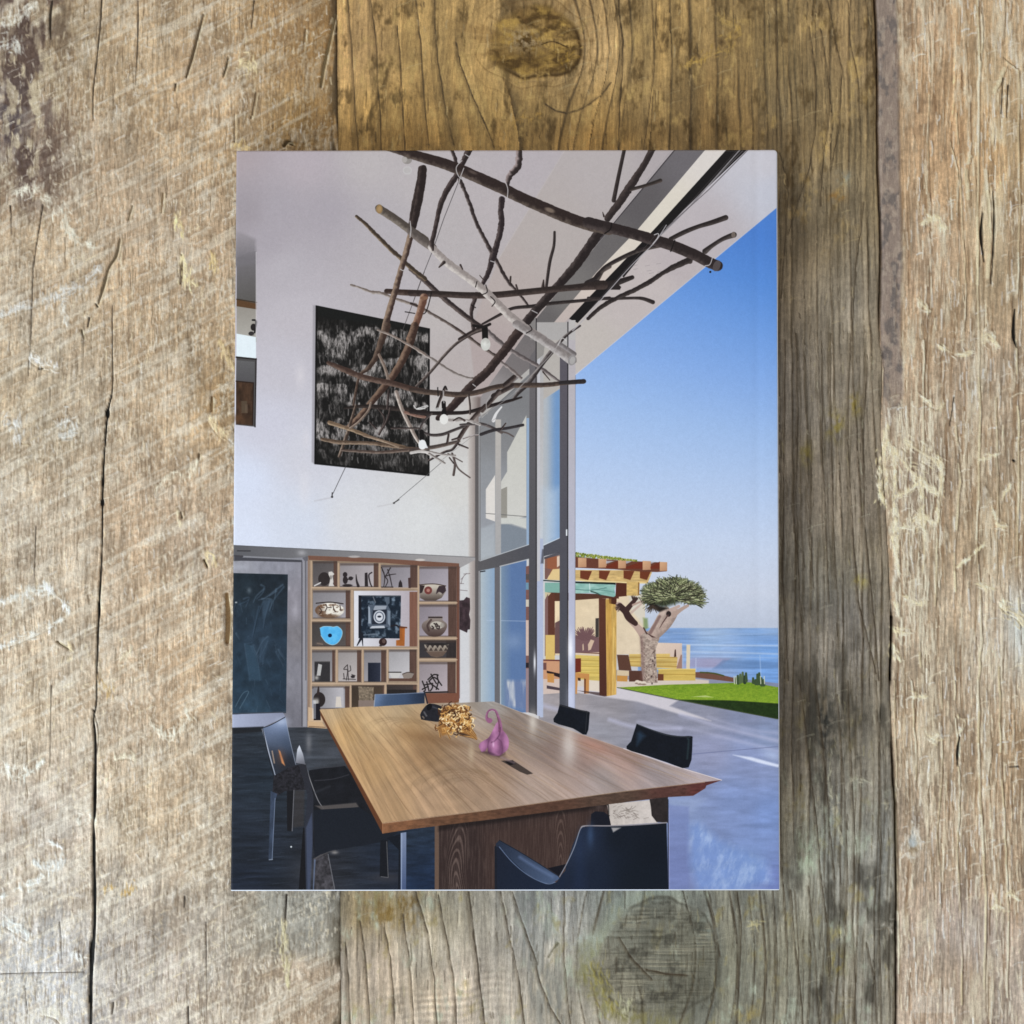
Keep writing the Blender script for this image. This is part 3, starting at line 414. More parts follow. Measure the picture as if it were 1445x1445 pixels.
    pt = spline(G(840, 722, 995, 722, 1000, 760, 1045, 800, 1050, 840, 1020, 900, 960, 945, 860, 945, 800, 900, 765, 840, 780, 790, 835, 755), 4); cv.poly(pt, lin((150, 138, 130), (74, 58, 54), (618, 870), (618, 897))); cv.poly(G(838, 722, 998, 722, 998, 740, 838, 740), (56, 46, 46)); cv.ell(*G(935, 820)[0], 9.5, 5.5, (188, 180, 168))
    for p in (G(880, 830, 900, 850, 885, 860), G(930, 800, 950, 830, 920, 830), G(965, 830, 960, 860, 930, 850), G(905, 800, 925, 815)): cv.line(p, 2, (48, 38, 38), .9)
    cv.line(G(870, 760, 830, 820, 845, 880), 3, (66, 50, 48), .8); cv.ell(*G(1000, 820)[0], 3, 3.5, (150, 142, 134), .8)
    cv.poly(G(790, 1035, 1075, 1035, 1050, 1110, 1000, 1170, 930, 1185, 870, 1170, 815, 1110), lin((170, 160, 146), (96, 80, 70), (615, 908), (615, 928))); cv.ell(*G(935, 1035)[0], 17.5, 1.6, (40, 36, 36))
    for k in range(5):
        x = 810 + k * 56; cv.poly(G(x, 1045, x + 42, 1045, x + 22, 1080), (44, 36, 36), .9); cv.poly(G(x - 20, 1110, x + 5, 1070, x + 24, 1110), (52, 42, 40), .8)
    cv.poly(G(815, 1118, 1050, 1115, 1000, 1172, 870, 1172), (98, 80, 70), .85)
    for p in (G(835, 1435, 900, 1380, 950, 1385), G(870, 1375, 900, 1430, 930, 1480), G(940, 1380, 950, 1440, 990, 1500), G(850, 1450, 900, 1410, 950, 1440), K(1330, 5, 1350, 60, 1340, 75), K(1360, 10, 1375, 70), K(1375, 5, 1400, 40, 1385, 70), K(1400, 30, 1440, 60), K(1345, 30, 1400, 20), K(1330, 60, 1370, 40), K(1440, 5, 1425, 60)): cv.line(p, 1.9, (34, 30, 30), .95)
    cv.line([(601, 977), (632, 976)], 2, (38, 32, 32), smooth=False)
    # lower cells
    cv.rect(444, 933, 466, 962, (48, 46, 48)); cv.poly(F(850, 1290, 885, 1300, 870, 1400, 835, 1400), (178, 176, 174)); cv.glow(*F(835, 1420)[0], 3, 3, (190, 186, 180), .8); cv.rect(444, 933, 466, 934, (96, 92, 92))
    for p in (F(1120, 1300, 1085, 1340, 1120, 1350, 1110, 1440), F(1120, 1300, 1130, 1440), F(1145, 1310, 1150, 1350, 1130, 1360), F(1085, 1380, 1090, 1430), F(1080, 1430, 1195, 1435), F(1160, 1390, 1190, 1400)): cv.line(p, 1.2, (52, 46, 46), .9)
    cv.ell(*F(1170, 1410)[0], 3, 2, dk2); cv.rect(519.5, 935, 537, 962, lin((26, 30, 42), (44, 48, 62), (520, 0), (536, 0))); cv.poly(G(395, 1355, 530, 1355, 500, 1420, 430, 1428), (196, 192, 188)); cv.line(G(390, 1352, 530, 1352), 1.4, (44, 40, 40), smooth=False); cv.poly(G(540, 1370, 600, 1350, 680, 1365, 650, 1420, 560, 1420), (136, 124, 116)); cv.line(G(550, 1372, 610, 1352, 670, 1362), 1, (60, 50, 48)); cv.rect(549, 957, 588, 961, (90, 66, 56))
    cv.rect(443, 970, 485, 998, lin((120, 118, 122), (176, 172, 176), (443, 0), (480, 0))); cv.ell(*K(630, 130)[0], 8.5, 10.5, mixf((40, 34, 34), (170, 166, 160), lambda X, Y: sstep(452, 448, X) * sstep(982, 990, Y))); cv.line(K(625, 45, 622, 90), (2, 4), (50, 40, 38)); cv.poly(K(590, 160, 635, 155, 640, 270, 592, 270), (26, 24, 30)); cv.poly(K(745, 110, 775, 110, 782, 180, 740, 180), (206, 196, 186)); cv.rect(441, 988, 446, 1014, (210, 212, 218), a=.45)
    cv.poly(K(895, 40, 1000, 45, 995, 140, 900, 140), textured((122, 108, 92), .35, .5, .5)); cv.rect(506, 988, 530, 998, (128, 112, 104)); cv.rect(546, 973, 588, 983, (38, 34, 34))
    cv.poly(G(1190, 540, 1240, 535, 1270, 500, 1310, 515, 1312, 640, 1300, 700, 1315, 760, 1310, 865, 1285, 870, 1278, 905, 1190, 865, 1192, 740), textured((56, 44, 48), .4, .25, .15, 3))
    for p in (G(1210, 350, 1230, 280, 1270, 235), G(1240, 240, 1310, 235), G(1200, 345, 1240, 350), G(1190, 420, 1230, 425), G(1235, 425, 1280, 430), G(1230, 280, 1210, 300)): cv.line(p, .9, (112, 98, 100), .8)
    # ---- dark floor
    cv.poly([(320, 1027), (436, 1026), (462, 1028), (620, 1010), (640, 1262), (320, 1262)], textured(field([(340, 1040, (40, 46, 54)), (370, 1100, (34, 42, 52)), (440, 1060, (62, 66, 74)), (460, 1050, (52, 54, 58)), (360, 1200, (30, 36, 46)), (450, 1230, (36, 38, 44)), (560, 1230, (30, 36, 48)), (600, 1200, (30, 42, 58)), (345, 1245, (26, 32, 44))]), .35, .03, .25, 3, 4))
    cv.poly([(320, 1027), (372, 1025), (372, 1032), (320, 1036)], (30, 32, 36), soft=2)
    for _ in range(90):
        x, y = rnd.uniform(330, 520), rnd.uniform(1035, 1250); q = rnd.uniform(8, 30); cv.line([(x, y), (x + q, y - q * .12)], 1, (84, 94, 108), .16)
    cv.glow(436, 1048, 4, 14, (150, 148, 150), .5); cv.glow(470, 1062, 20, 8, (84, 88, 98), .6); cv.glow(440, 1230, 16, 12, (110, 108, 108), .3); cv.glow(545, 1238, 26, 8, (80, 72, 70), .35)
    cv.ell(411.2, 1194.5, 1.3, 1.3, (196, 200, 204))
    # chair 1 (left, shiny back)
    cv.poly(K(245, 322, 305, 300, 400, 248, 430, 400, 465, 560, 480, 600, 330, 640, 280, 500), field([(375, 1030, (92, 104, 128)), (385, 1020, (140, 154, 184)), (400, 1020, (122, 138, 170)), (392, 1045, (84, 96, 118)), (402, 1050, (60, 72, 92)), (385, 1065, (42, 46, 56)), (400, 1075, (30, 32, 38)), (412, 1075, (34, 36, 42))]))
    cv.glow(398, 1018, 9, 6, (176, 186, 208), .7); cv.line(K(245, 322, 305, 300, 400, 248), 1, (30, 32, 40)); cv.line(K(245, 330, 285, 480, 330, 640), (2.2, 1.2), (190, 196, 210), .8); cv.line(K(310, 480, 325, 560), 2, (200, 168, 140), .6); cv.poly(K(352, 470, 365, 480, 398, 580, 375, 560), (210, 142, 92), soft=1.6); cv.glow(*K(370, 520)[0], 6, 10, (120, 80, 60), .4)
    cv.line(K(245, 322, 280, 490, 320, 650), 1, (22, 24, 30)); cv.line(K(400, 248, 430, 400, 470, 570), .9, (160, 168, 186), .7)
    cv.poly(K(320, 650, 420, 590, 520, 565, 560, 740, 400, 750, 330, 790, 312, 760), textured((34, 33, 38), .5, .4, .4)); cv.poly(K(300, 750, 345, 770, 330, 820, 312, 1220, 285, 1220), textured((52, 62, 80), .3, .2, .05)); cv.line(K(330, 800, 310, 1215), .9, (130, 142, 166), .8, smooth=False); cv.line(K(290, 1218, 312, 1215), 1.3, (150, 158, 170), .7, smooth=False); cv.poly(K(410, 750, 458, 745, 448, 1025, 412, 1020), (22, 22, 26)); cv.line(K(458, 745, 446, 1022), 1, (150, 150, 156), .8, smooth=False); cv.poly(K(460, 745, 530, 745, 525, 990, 450, 1000), (58, 52, 50), .6, soft=3)
    # chair 2
    cv.poly(K(560, 610, 800, 575, 1150, 1010, 1090, 1090, 740, 1150, 600, 1200, 560, 900), textured((24, 25, 30), .25, .1, .1)); cv.poly(K(470, 560, 480, 470, 495, 438, 520, 500, 535, 570), lin((206, 210, 220), (96, 96, 104), (421, 1054), (428, 1078))); cv.line(K(535, 570, 570, 680, 620, 810, 660, 870), (1.5, 1), (140, 138, 140), .9)
    cv.poly(K(490, 570, 540, 570, 590, 780, 590, 1000, 560, 1420, 495, 1420, 530, 1000, 550, 780), lin((40, 40, 46), (44, 50, 64), (425, 1080), (430, 1250))); cv.poly(K(540, 1000, 580, 900, 585, 1100, 570, 1420, 550, 1420), (66, 74, 96), .8, soft=2); cv.poly(K(490, 1420, 520, 1000, 530, 1000, 540, 1420), (18, 18, 22))
    cv.line(K(590, 590, 700, 590, 820, 575), 1.2, (60, 60, 66), .8); cv.line(K(600, 680, 720, 670, 830, 640), 1.4, (52, 52, 58), .8); cv.poly(K(600, 850, 660, 850, 880, 830, 900, 860, 760, 885, 650, 880), (84, 78, 76), .9, soft=2); cv.line(K(600, 760, 700, 720), 3, (52, 54, 60), .5, soft=3)
    cv.poly(K(590, 880, 900, 860, 1160, 1030, 1100, 1090, 740, 1150, 600, 1210), (24, 28, 36)); cv.poly(K(590, 1210, 640, 1180, 690, 1170, 740, 1420, 590, 1420), textured((58, 56, 60), .5, .25, .25)); cv.line(K(600, 1220, 590, 1420), (2.5, 1.5), (96, 108, 134), .8, smooth=False); cv.line(K(690, 1180, 735, 1420), 1.2, (110, 110, 116), .8, smooth=False); cv.glow(*K(735, 1168)[0], 5, 2.5, (160, 152, 148), .7); cv.line(K(600, 1210, 680, 1170, 740, 1155), 1.4, (90, 86, 86), .6)
    cv.poly(K(1045, 1085, 1095, 1085, 1100, 1340, 1040, 1330), (20, 22, 28)); cv.line(K(1088, 1095, 1098, 1338, 1050, 1332), 1, (112, 110, 112), .8, smooth=False); cv.poly(K(1090, 1070, 1190, 1040, 1180, 1420, 1165, 1420, 1170, 1150), (18, 22, 30)); cv.poly(K(1182, 1035, 1222, 1030, 1220, 1420, 1182, 1420), lin((118, 130, 156), (70, 84, 116), (566, 1180), (572, 1250))); cv.line(K(1190, 1040, 1188, 1420), 1.2, (168, 180, 202), .7, smooth=False)
    cv.poly(K(1222, 1030, 1430, 985, 1430, 1420, 1222, 1420), textured(lin((34, 44, 58), (28, 42, 66), (575, 1180), (600, 1250)), .3, .05, .25, 2)); cv.rect(613.5, 1165, 619.5, 1262, (98, 78, 66))
    # ---- pedestal
    def grain(X, Y):
        u = np.abs(X - 646 - 3 * np.sin(Y * .05)); v = np.abs(X - 791)
        r1 = np.sin((np.hypot(u * 2.6, (Y - 1262) * .42)) * .95 + 3 * fbm(X * .1, Y * .05, 2, 1)); r2 = np.sin(np.hypot(v * 3.2, (Y - 1225) * .40) * .95 + 2 * fbm(X * .2, Y * .08, 2, 2))
        m1 = sstep(18, 5, u); m2 = sstep(12, 3, v); base = sstep(.35, .8, fbm(X * .8, Y * .05, 3, 3)) * .4
        return base + .75 * m1 * sstep(0, 1, r1) + .75 * m2 * sstep(0, 1, r2)
    cv.poly([(619.4, 1164), (700, 1155), (880, 1130), (880, 1262), (619.4, 1262)], mixf((50, 38, 36), (96, 80, 74), grain)); cv.poly([(680, 1170), (835, 1140), (835, 1262), (690, 1262)], (84, 62, 54), .3, soft=20); cv.poly([(619, 1160), (880, 1128), (880, 1136), (619, 1172)], (26, 20, 20), .7, soft=5)
    # carved panel and things beyond the near chair
    cv.poly(M(180, 570, 490, 540, 500, 640, 540, 700, 210, 722), textured(lin((192, 182, 174), (206, 196, 190), (860, 1140), (920, 1160)), .06, .3, .3))
    for _ in range(46):
        x, y = 300 + rnd.gauss(0, 52), 635 + rnd.gauss(0, 24); x = min(max(x, 225), 440); y = min(max(y, 590), 680); cv.line(M(x, y, x + rnd.uniform(12, 34), y + rnd.uniform(-22, 26)), 1, rnd.choice([(112, 100, 94), (140, 130, 122)]), .6, smooth=False)
    cv.poly(M(480, 535, 610, 515, 608, 700, 530, 695, 495, 650, 490, 590), textured((44, 38, 38), .2, .2, .2)); cv.poly(M(68, 720, 70, 640, 100, 620, 160, 625, 195, 650, 208, 720), (22, 24, 34)); cv.line(M(170, 560, 192, 580, 195, 650), 2.4, (30, 26, 26)); cv.line(M(196, 560, 198, 645), 1, (220, 210, 200), .8, smooth=False); cv.glow(*M(130, 590)[0], 8, 4, (96, 80, 76), .5)
    # ---- near chair
    cv.poly(L(575, 1110, 600, 1085, 720, 1150, 880, 1250, 1000, 1325, 1010, 1345, 960, 1378, 900, 1380, 780, 1310, 700, 1240, 600, 1180), lin((34, 42, 58), (72, 88, 116), (700, 1190), (785, 1240))); cv.poly(L(570, 1130, 600, 1130, 700, 1235, 800, 1325, 920, 1382, 990, 1370, 1030, 1310, 1100, 1250, 1130, 1445, 570, 1445), lin((24, 30, 44), (24, 34, 52), (700, 1200), (780, 1250))); cv.line(L(600, 1130, 690, 1235, 800, 1325, 920, 1380, 980, 1370), 1.2, (122, 140, 172), .7); cv.line(L(600, 1085, 740, 1165, 870, 1245, 1005, 1330), 1.2, (24, 28, 38), .9); cv.line(L(740, 1200, 850, 1270, 960, 1330), 4, (104, 122, 158), .5, soft=4)
    cv.line(L(575, 1130, 578, 1420), 3, (22, 26, 36), .9, smooth=False); cv.poly(L(930, 1275, 1060, 1245, 1010, 1330), (18, 18, 26))
    cv.poly(M(0, 730, 210, 722, 400, 715, 600, 700, 612, 1180, -120, 1180, -110, 1020, -60, 860), field([(815, 1190, (36, 46, 66)), (835, 1180, (28, 37, 55)), (830, 1240, (24, 33, 50)), (870, 1180, (18, 24, 34)), (920, 1200, (16, 22, 32)), (900, 1240, (17, 24, 34)), (935, 1160, (19, 24, 33))])); cv.poly(L(1150, 1000, 1125, 1080, 1100, 1420, 1190, 1420, 1175, 1010), (34, 48, 76), .35, soft=12)
    cv.line(L(1010, 1330, 1060, 1240, 1110, 1130, 1150, 1010, 1180, 990), 1.4, (150, 154, 166), .8); cv.line(M(0, 735, 30, 722, 210, 722, 400, 714, 600, 700), 1.8, (150, 144, 148), .9); cv.poly(M(212, 735, 280, 735, 225, 768), (190, 184, 182), .8, soft=2); cv.line([(942.6, 1128), (943, 1262)], 1, (20, 22, 30), smooth=False); cv.line([(944, 1140), (944.4, 1262)], 1, (160, 160, 196), .6, smooth=False)
    cv.glow(833, 1178, 5, 16, (62, 84, 118), .6)
    # ---- table top
    top = [(451.8, 1001.5), (500, 997.5), (600, 993.5), (696, 989.5), (780, 1022), (880, 1056), (950, 1080), (1018, 1100.5), (994, 1103.5), (880, 1116), (800, 1127), (700, 1141), (600, 1153.5), (540, 1161)]
    tf = field([(465, 1005, (176, 150, 116)), (490, 1030, (186, 150, 104)), (520, 1080, (182, 146, 104)), (545, 1140, (176, 142, 106)), (530, 1010, (182, 154, 118)), (580, 1030, (176, 142, 102)), (560, 1000, (178, 154, 122)), (600, 1060, (150, 118, 86)), (620, 1130, (168, 138, 110)), (650, 1000, (158, 144, 130)), (696, 995, (166, 158, 152)),
        (680, 1100, (164, 136, 112)), (720, 1030, (140, 122, 112)), (700, 1070, (148, 122, 104)), (760, 1110, (164, 144, 132)), (780, 1060, (140, 120, 112)), (830, 1060, (158, 130, 120)), (880, 1070, (168, 140, 130)), (850, 1100, (164, 150, 146)), (930, 1090, (170, 156, 156)), (1000, 1100, (180, 166, 168)), (760, 1030, (150, 136, 128))])
    def ttex(X, Y):
        b = tf(X, Y)
        # grain runs along the length of the table: perspective fan towards a far point
        th = np.arctan2(X - 380, Y - 780); r = np.hypot(X - 380, Y - 780)
        w = fbm(X * .008, Y * .012, 2, 4) * .6
        g = fbm(th * 40 + w * 2.2, r * .006, 4, 2); h = fbm(th * 170 + w * 5, r * .012, 3, 6)
        swirl = np.sin((np.hypot((X - 640) * .55, (Y - 1120) * 1.15) + 34 * fbm(X * .012, Y * .02, 2, 1)) * .32) * np.exp(-((X - 620) / 70) ** 2 - ((Y - 1105) / 45) ** 2)
        swirl += np.sin((np.hypot((X - 545) * .6, (Y - 1040) * 1.0) + 30 * fbm(X * .012, Y * .02, 2, 3)) * .3) * np.exp(-((X - 540) / 45) ** 2 - ((Y - 1030) / 28) ** 2)
        k = 1 + (g - .5) * .36 + (h - .5) * .12 + .035 * swirl
        return b * k[..., None]
    cv.poly(top, ttex)
    for k in range(210):
        s_ = rnd.random(); t0 = rnd.uniform(0, .9); t1 = min(1, t0 + rnd.uniform(.08, .5)); s2 = s_ + rnd.uniform(-.012, .012)
        def tp(s, t): fx, fy = 452 + 244 * s, 1001.5 - 12 * s; nx, ny = 540 + 478 * s, 1160 - 60 * s; t = t ** 1.35; return (fx + (nx - fx) * t, fy + (ny - fy) * t)
        cv.line([tp(s_, t0), tp((s_ + s2) / 2 + .004 * math.sin(k), (t0 + t1) / 2), tp(s2, t1)], (.5, 1.4, .5), rnd.choice([(96, 70, 50), (120, 88, 62), (206, 176, 138), (84, 60, 46)]), rnd.uniform(.08, .26), soft=1.2)
    for cx, cy, a_, b_ in ((640, 1112, 60, 26), (560, 1028, 46, 16), (655, 1098, 40, 14)):
        for q in range(5):
            r_ = 1 - q * .17; cv.line([(cx + a_ * r_ * math.cos(u) + 12 * q * .4, cy + b_ * r_ * math.sin(u) - 3 * q * .3) for u in np.linspace(2.6, 5.9, 14)], .9, (112, 88, 62), .22, soft=1.6)
    cv.poly([(540, 1161), (600, 1153.5), (700, 1141), (800, 1127), (880, 1116), (994, 1103), (1018, 1100.5), (996.6, 1108), (995, 1112), (978, 1122.5), (940, 1124.5), (879, 1132), (800, 1142), (700, 1155), (580, 1169.7), (540, 1176)], textured(field([(545, 1168, (124, 84, 58)), (640, 1158, (98, 68, 50)), (760, 1142, (84, 58, 46)), (870, 1124, (80, 62, 52)), (960, 1114, (84, 56, 50)), (985, 1114, (92, 50, 48))]), .22, .15, .4, 3))
    cv.poly([(451.8, 1001.5), (540, 1161), (540, 1176), (453, 1010)], (92, 56, 36)); cv.line([(540, 1161.5), (600, 1154), (700, 1141.5), (800, 1127.5), (880, 1116.5), (994, 1103.5)], 1, (206, 178, 146), .55); cv.line([(451.8, 1001.5), (540, 1161)], 1.2, (206, 172, 128), .6, smooth=False); cv.line([(540, 1162), (540, 1175)], 1.2, (160, 110, 78), .8, smooth=False)
    cv.line([(880, 1056), (950, 1080), (1018, 1100.5)], 1.3, (226, 214, 214), .8, smooth=False); cv.line([(696, 989.5), (780, 1022), (880, 1056)], .9, (196, 180, 172), .5)
    cv.glow(752, 1019, 6, 16, (212, 202, 190), .75); cv.glow(803, 1050, 9, 24, (214, 206, 198), .8); cv.glow(803, 1058, 14, 30, (186, 172, 166), .4); cv.glow(840, 1052, 28, 8, (196, 134, 112), .35, .35); cv.glow(600, 1040, 40, 9, (118, 84, 54), .45, .15); cv.glow(640, 1048, 26, 6, (112, 82, 58), .4, .3); cv.glow(520, 1022, 30, 10, (212, 180, 134), .4, .5); cv.glow(665, 1062, 4, 14, (196, 178, 150), .5)
    cv.poly(L(440, 480, 640, 500, 660, 545, 470, 500), (96, 76, 66), .5, soft=5); cv.poly(L(610, 545, 690, 540, 830, 632, 790, 640, 740, 620), (64, 54, 50), .95); cv.poly(L(638, 552, 690, 545, 712, 568, 672, 575), (20, 16, 18)); cv.line(L(612, 520, 700, 560), 2.5, (150, 128, 134), .6, soft=3)
    # far chair backs
    cv.poly(K(1010, 95, 1345, 85, 1345, 155, 1005, 178), field([(532, 985, (110, 132, 166)), (545, 990, (54, 70, 94)), (570, 988, (60, 78, 106)), (590, 990, (44, 58, 80)), (600, 985, (30, 36, 50))])); cv.line(K(1010, 95, 1150, 92, 1345, 82), 1.2, (120, 136, 162), .8); cv.line(K(1008, 98, 1003, 175), 1.4, (150, 160, 176), .8, smooth=False); cv.line(K(1345, 80, 1365, 155), 1.8, (30, 32, 42), smooth=False)
    for pts, hlp in ((spline(L(1010, 162, 1060, 175, 1150, 200, 1208, 212, 1212, 240, 1192, 368, 1100, 325, 970, 282, 995, 220), 3), None), (spline(M(390, 5, 480, 40, 600, 78, 700, 92, 770, 92, 782, 120, 755, 312, 600, 275, 460, 228, 320, 182, 350, 130), 3), M(420, 100)[0])):
        cv.poly(pts, textured((18, 22, 30), .15, .2, .2))
        if hlp: cv.poly(M(395, 70, 415, 60, 450, 90, 430, 110, 390, 160), (48, 72, 96), .6, soft=6); cv.line(M(400, 12, 600, 84, 765, 98), 1.2, (62, 66, 70), .8); cv.line(M(748, 110, 755, 130, 745, 250), 2.5, (44, 60, 64), .7, soft=2)
    cv.line(L(1012, 168, 1100, 192, 1205, 216), 1, (64, 62, 62), .8); cv.line(L(1195, 222, 1185, 350), 1, (52, 54, 58), .8)
    # black dish, gold tangle, pink gourd sculpture on the table
    cv.poly(spline(L(62, 235, 75, 205, 110, 165, 150, 158, 205, 175, 220, 200, 200, 275, 130, 275, 70, 265), 4), textured((34, 34, 40), .2, .3, .3)); cv.ell(*L(125, 180)[0], 3.5, 5, (14, 14, 18), rot=.4); cv.line(L(90, 215, 105, 240), 2, (130, 126, 128), .7, soft=2); cv.line(L(150, 180, 190, 195), 1.5, (110, 110, 118), .5, soft=2); cv.line(L(80, 245, 88, 255), 2, (150, 130, 112), .7)
    cv.poly(spline(L(185, 330, 195, 260, 215, 190, 270, 168, 330, 165, 390, 215, 415, 245, 405, 320, 445, 380, 440, 400, 380, 375, 300, 345, 250, 365, 210, 375), 4), (150, 104, 56), .95, soft=3)
    for _ in range(230):
        x = rnd.gauss(305, 56); y = rnd.gauss(265, 46); x = min(max(x, 195), 410); y = min(max(y, 175), 345); a_ = rnd.uniform(0, 6.28); q = rnd.uniform(12, 34)
        p = [(x, y), (x + q * math.cos(a_), y + q * math.sin(a_)), (x + q * math.cos(a_ + .8) * 1.4, y + q * math.sin(a_ + .8) * 1.3)]
        cv.line([(580 + u / 4.817, 960 + v / 4.817) for u, v in p], rnd.uniform(.9, 1.9), rnd.choice([(212, 164, 96), (238, 206, 150), (120, 74, 36), (84, 50, 28), (186, 134, 72), (250, 230, 190), (60, 38, 26)]), .9)
    for p in (L(380, 340, 420, 375, 445, 400), L(405, 320, 440, 370), L(190, 330, 200, 385), L(240, 345, 265, 395), L(330, 370, 420, 390), L(180, 320, 195, 340)): cv.line(p, 1.8, (196, 148, 88)); cv.line([(u + .5, v + .6) for u, v in p], .7, (88, 54, 30))
    cv.poly(L(290, 350, 350, 355, 400, 375, 350, 375), (44, 28, 24), .8, soft=2)
    pk = lambda X, Y: (lambda t: (np.array([116, 72, 104]) / 255 + (np.array([198, 136, 178]) - np.array([116, 72, 104])) / 255 * t[..., None]))(np.clip(.45 + .9 * (fbm(X * .09, Y * .09, 2, 5) - .5) + .25 * np.sin((X - 676) * .35), 0, 1))
    cv.poly(spline(L(460, 450, 470, 425, 500, 405, 530, 385, 560, 330, 580, 290, 600, 280, 612, 320, 650, 370, 665, 410, 660, 460, 640, 485, 625, 495, 600, 512, 550, 508, 525, 490, 520, 455, 505, 480, 480, 487), 5), pk)
    cv.line(L(536, 274, 520, 265, 514, 240, 525, 210, 550, 198, 575, 208, 592, 245, 606, 300, 608, 340), (5.4, 5, 3.2, 2.6, 2.6, 3, 3.8, 5, 6), (150, 98, 130), lit=(118, 70, 96)); cv.ell(*L(534, 272)[0], 4, 3.6, (146, 92, 124)); cv.line(L(528, 215, 550, 203, 570, 212), .8, (204, 160, 186), .7)
    cv.line(L(608, 320, 600, 370, 570, 410, 548, 420), 1.6, (92, 54, 82), .8, soft=1.5); cv.line(L(590, 395, 615, 420, 622, 465, 618, 495), 1.2, (96, 56, 86), .7, soft=1.5); cv.line(L(528, 410, 522, 450, 526, 488), 1.2, (90, 52, 80), .7, soft=1.5); cv.ell(*L(575, 445)[0], 4, 7, (190, 128, 170), .6, soft=6); cv.ell(*L(560, 435)[0], 1.2, 3, (232, 192, 222), .7, soft=2); cv.ell(*L(642, 420)[0], 2.6, 8, (184, 124, 166), .5, soft=5); cv.glow(*L(490, 435)[0], 4, 3, (186, 126, 166), .5); cv.poly(L(470, 485, 520, 480, 600, 512, 640, 488, 640, 500, 600, 520, 520, 500), (60, 42, 48), .6, soft=3)
    # ---- abstract painting on the wall
    pq = [(446.5, 432), (606, 464.5), (605, 671), (444, 654)]
    def art(X, Y):
        rows = fbm(X * .03, Y * .03 + .6, 3, 7) * 62
        s0 = np.mod(Y + rows + 6, 42) / 42
        n1 = fbm(X * .42 + 3 * fbm(X * .05, Y * .05, 2, 1), Y * .12, 5, 2, .62); n2 = fbm(X * .09, Y * .07, 3, 4)
        k = sstep(.62, .36, s0) * sstep(0, .12, s0)
        v = sstep(.38, .80, n1 * .62 + n2 * .42 + k * .13 - .07) * (.55 + .45 * k)
        v = v * sstep(444, 470, Y) * (1 - .55 * sstep(610, 650, Y))
        v = np.clip(v * 1.15 * (.6 + .7 * fbm(X * .8, Y * .5, 3, 5)), 0, 1)
        c0 = np.array([24, 23, 22]) / 255.; c1 = np.array([162, 156, 153]) / 255.
        return c0 + (c1 - c0) * v[..., None]
    cv.poly([(442, 431), (446.5, 431), (445, 656), (440, 652)], (150, 146, 152), .7, soft=2); cv.poly(pq, art); cv.poly([(446.5, 432), (606, 464.5), (606, 470), (446.5, 446)], (26, 27, 26), .85, soft=3)
    for _ in range(420):
        x = rnd.uniform(450, 600); y = rnd.choice([468, 490, 520, 553, 585, 612, 640]) + rnd.gauss(0, 11); q = rnd.uniform(3, 11)
        if y < 440 + (x - 446) * .2 + 10: continue
        if y + q > 648 + (x - 446) * .1: continue
        cv.line([(x, y), (x + rnd.uniform(-.8, .8), y + q * .5), (x + rnd.uniform(-1.6, 1.6), y + q)], rnd.uniform(.6, 1.7), rnd.choice([(186, 180, 178), (140, 134, 132), (110, 104, 102), (22, 21, 20), (34, 32, 30), (70, 66, 64)]), .5, soft=1.4)
    cv.line([(447, 433), (445, 654), (605, 670.5), (605.5, 465)], 2.6, (16, 15, 15), .9, smooth=False); cv.line(pq[:2], 1.6, (20, 20, 20), .9, smooth=False)
    # hanging wires on the wall
    cv.line(D(960, 800, 870, 1020, 775, 1220), .9, (70, 68, 70), .9, smooth=False); cv.ell(*D(768, 1245)[0], 1.7, 1.5, (52, 50, 52)); cv.line(D(770, 1215, 768, 1245), 1.6, (60, 58, 60), smooth=False); cv.line(D(760, 1250, 640, 1275), 1.5, (176, 172, 176), .5, soft=2)
    cv.line([(626, 650), (596, 676), (557, 709)], .8, (96, 94, 94), .8, smooth=False); cv.ell(*D(1218, 1290)[0], 1.5, 1.2, (64, 62, 62)); cv.line(D(1215, 1290, 1255, 1265), 1.4, (70, 68, 68), smooth=False); cv.line(D(1210, 1295, 1100, 1315), 1.4, (184, 180, 182), .5, soft=2)
    # ---- the hanging branches
    dk3, l3 = (46, 38, 38), (96, 86, 82)
    def br_(p, w, c=(44, 36, 35), lit=(100, 88, 84), **k):
        if abs(p[0][1] - 213.6) < .6:
            d = 16 / max(1, p[1][1] - p[0][1]); p = [(p[0][0] - (p[1][0] - p[0][0]) * d, p[0][1] - 16)] + p
            if isinstance(w, (tuple, list)) and len(w) == len(p) - 1: w = (w[0],) + tuple(w)
        cv.line(p, w, c, lit=lit, **k)
    cv.line(B(410, 90, 380, 200, 340, 310, 240, 560, 160, 790, 80, 990, 20, 1160), .9, (72, 68, 70), .9, smooth=False); cv.line(A(1440, 950, 1280, 1380), .9, (84, 78, 78), .9, smooth=False)
    # thin / far ones first
    br_(A(905, 1045, 960, 1060, 1050, 1095, 1130, 1105, 1210, 1140, 1300, 1170, 1380, 1190), (3, 3, 4, 4, 4, 4, 4), (110, 98, 92), (170, 160, 152), knob=.5); br_(B(0, 1180, 60, 1205), 3.5); br_(B(100, 1225, 180, 1270, 280, 1330, 340, 1370, 440, 1440), (4, 3.5), (78, 68, 64), (130, 118, 112), knob=.4)
    br_(E(300, 0, 390, 60, 500, 140, 610, 215), (4, 4), (60, 50, 48), (120, 108, 102), knob=.3); br_(E(650, 260, 720, 310, 800, 380), (4.5, 4.5), (100, 90, 88), (168, 158, 154), knob=.4)
    br_(E(0, 140, 100, 210, 190, 265, 300, 335, 400, 375, 465, 385), (4.5, 3), (112, 102, 98), (180, 172, 168), knob=.4)
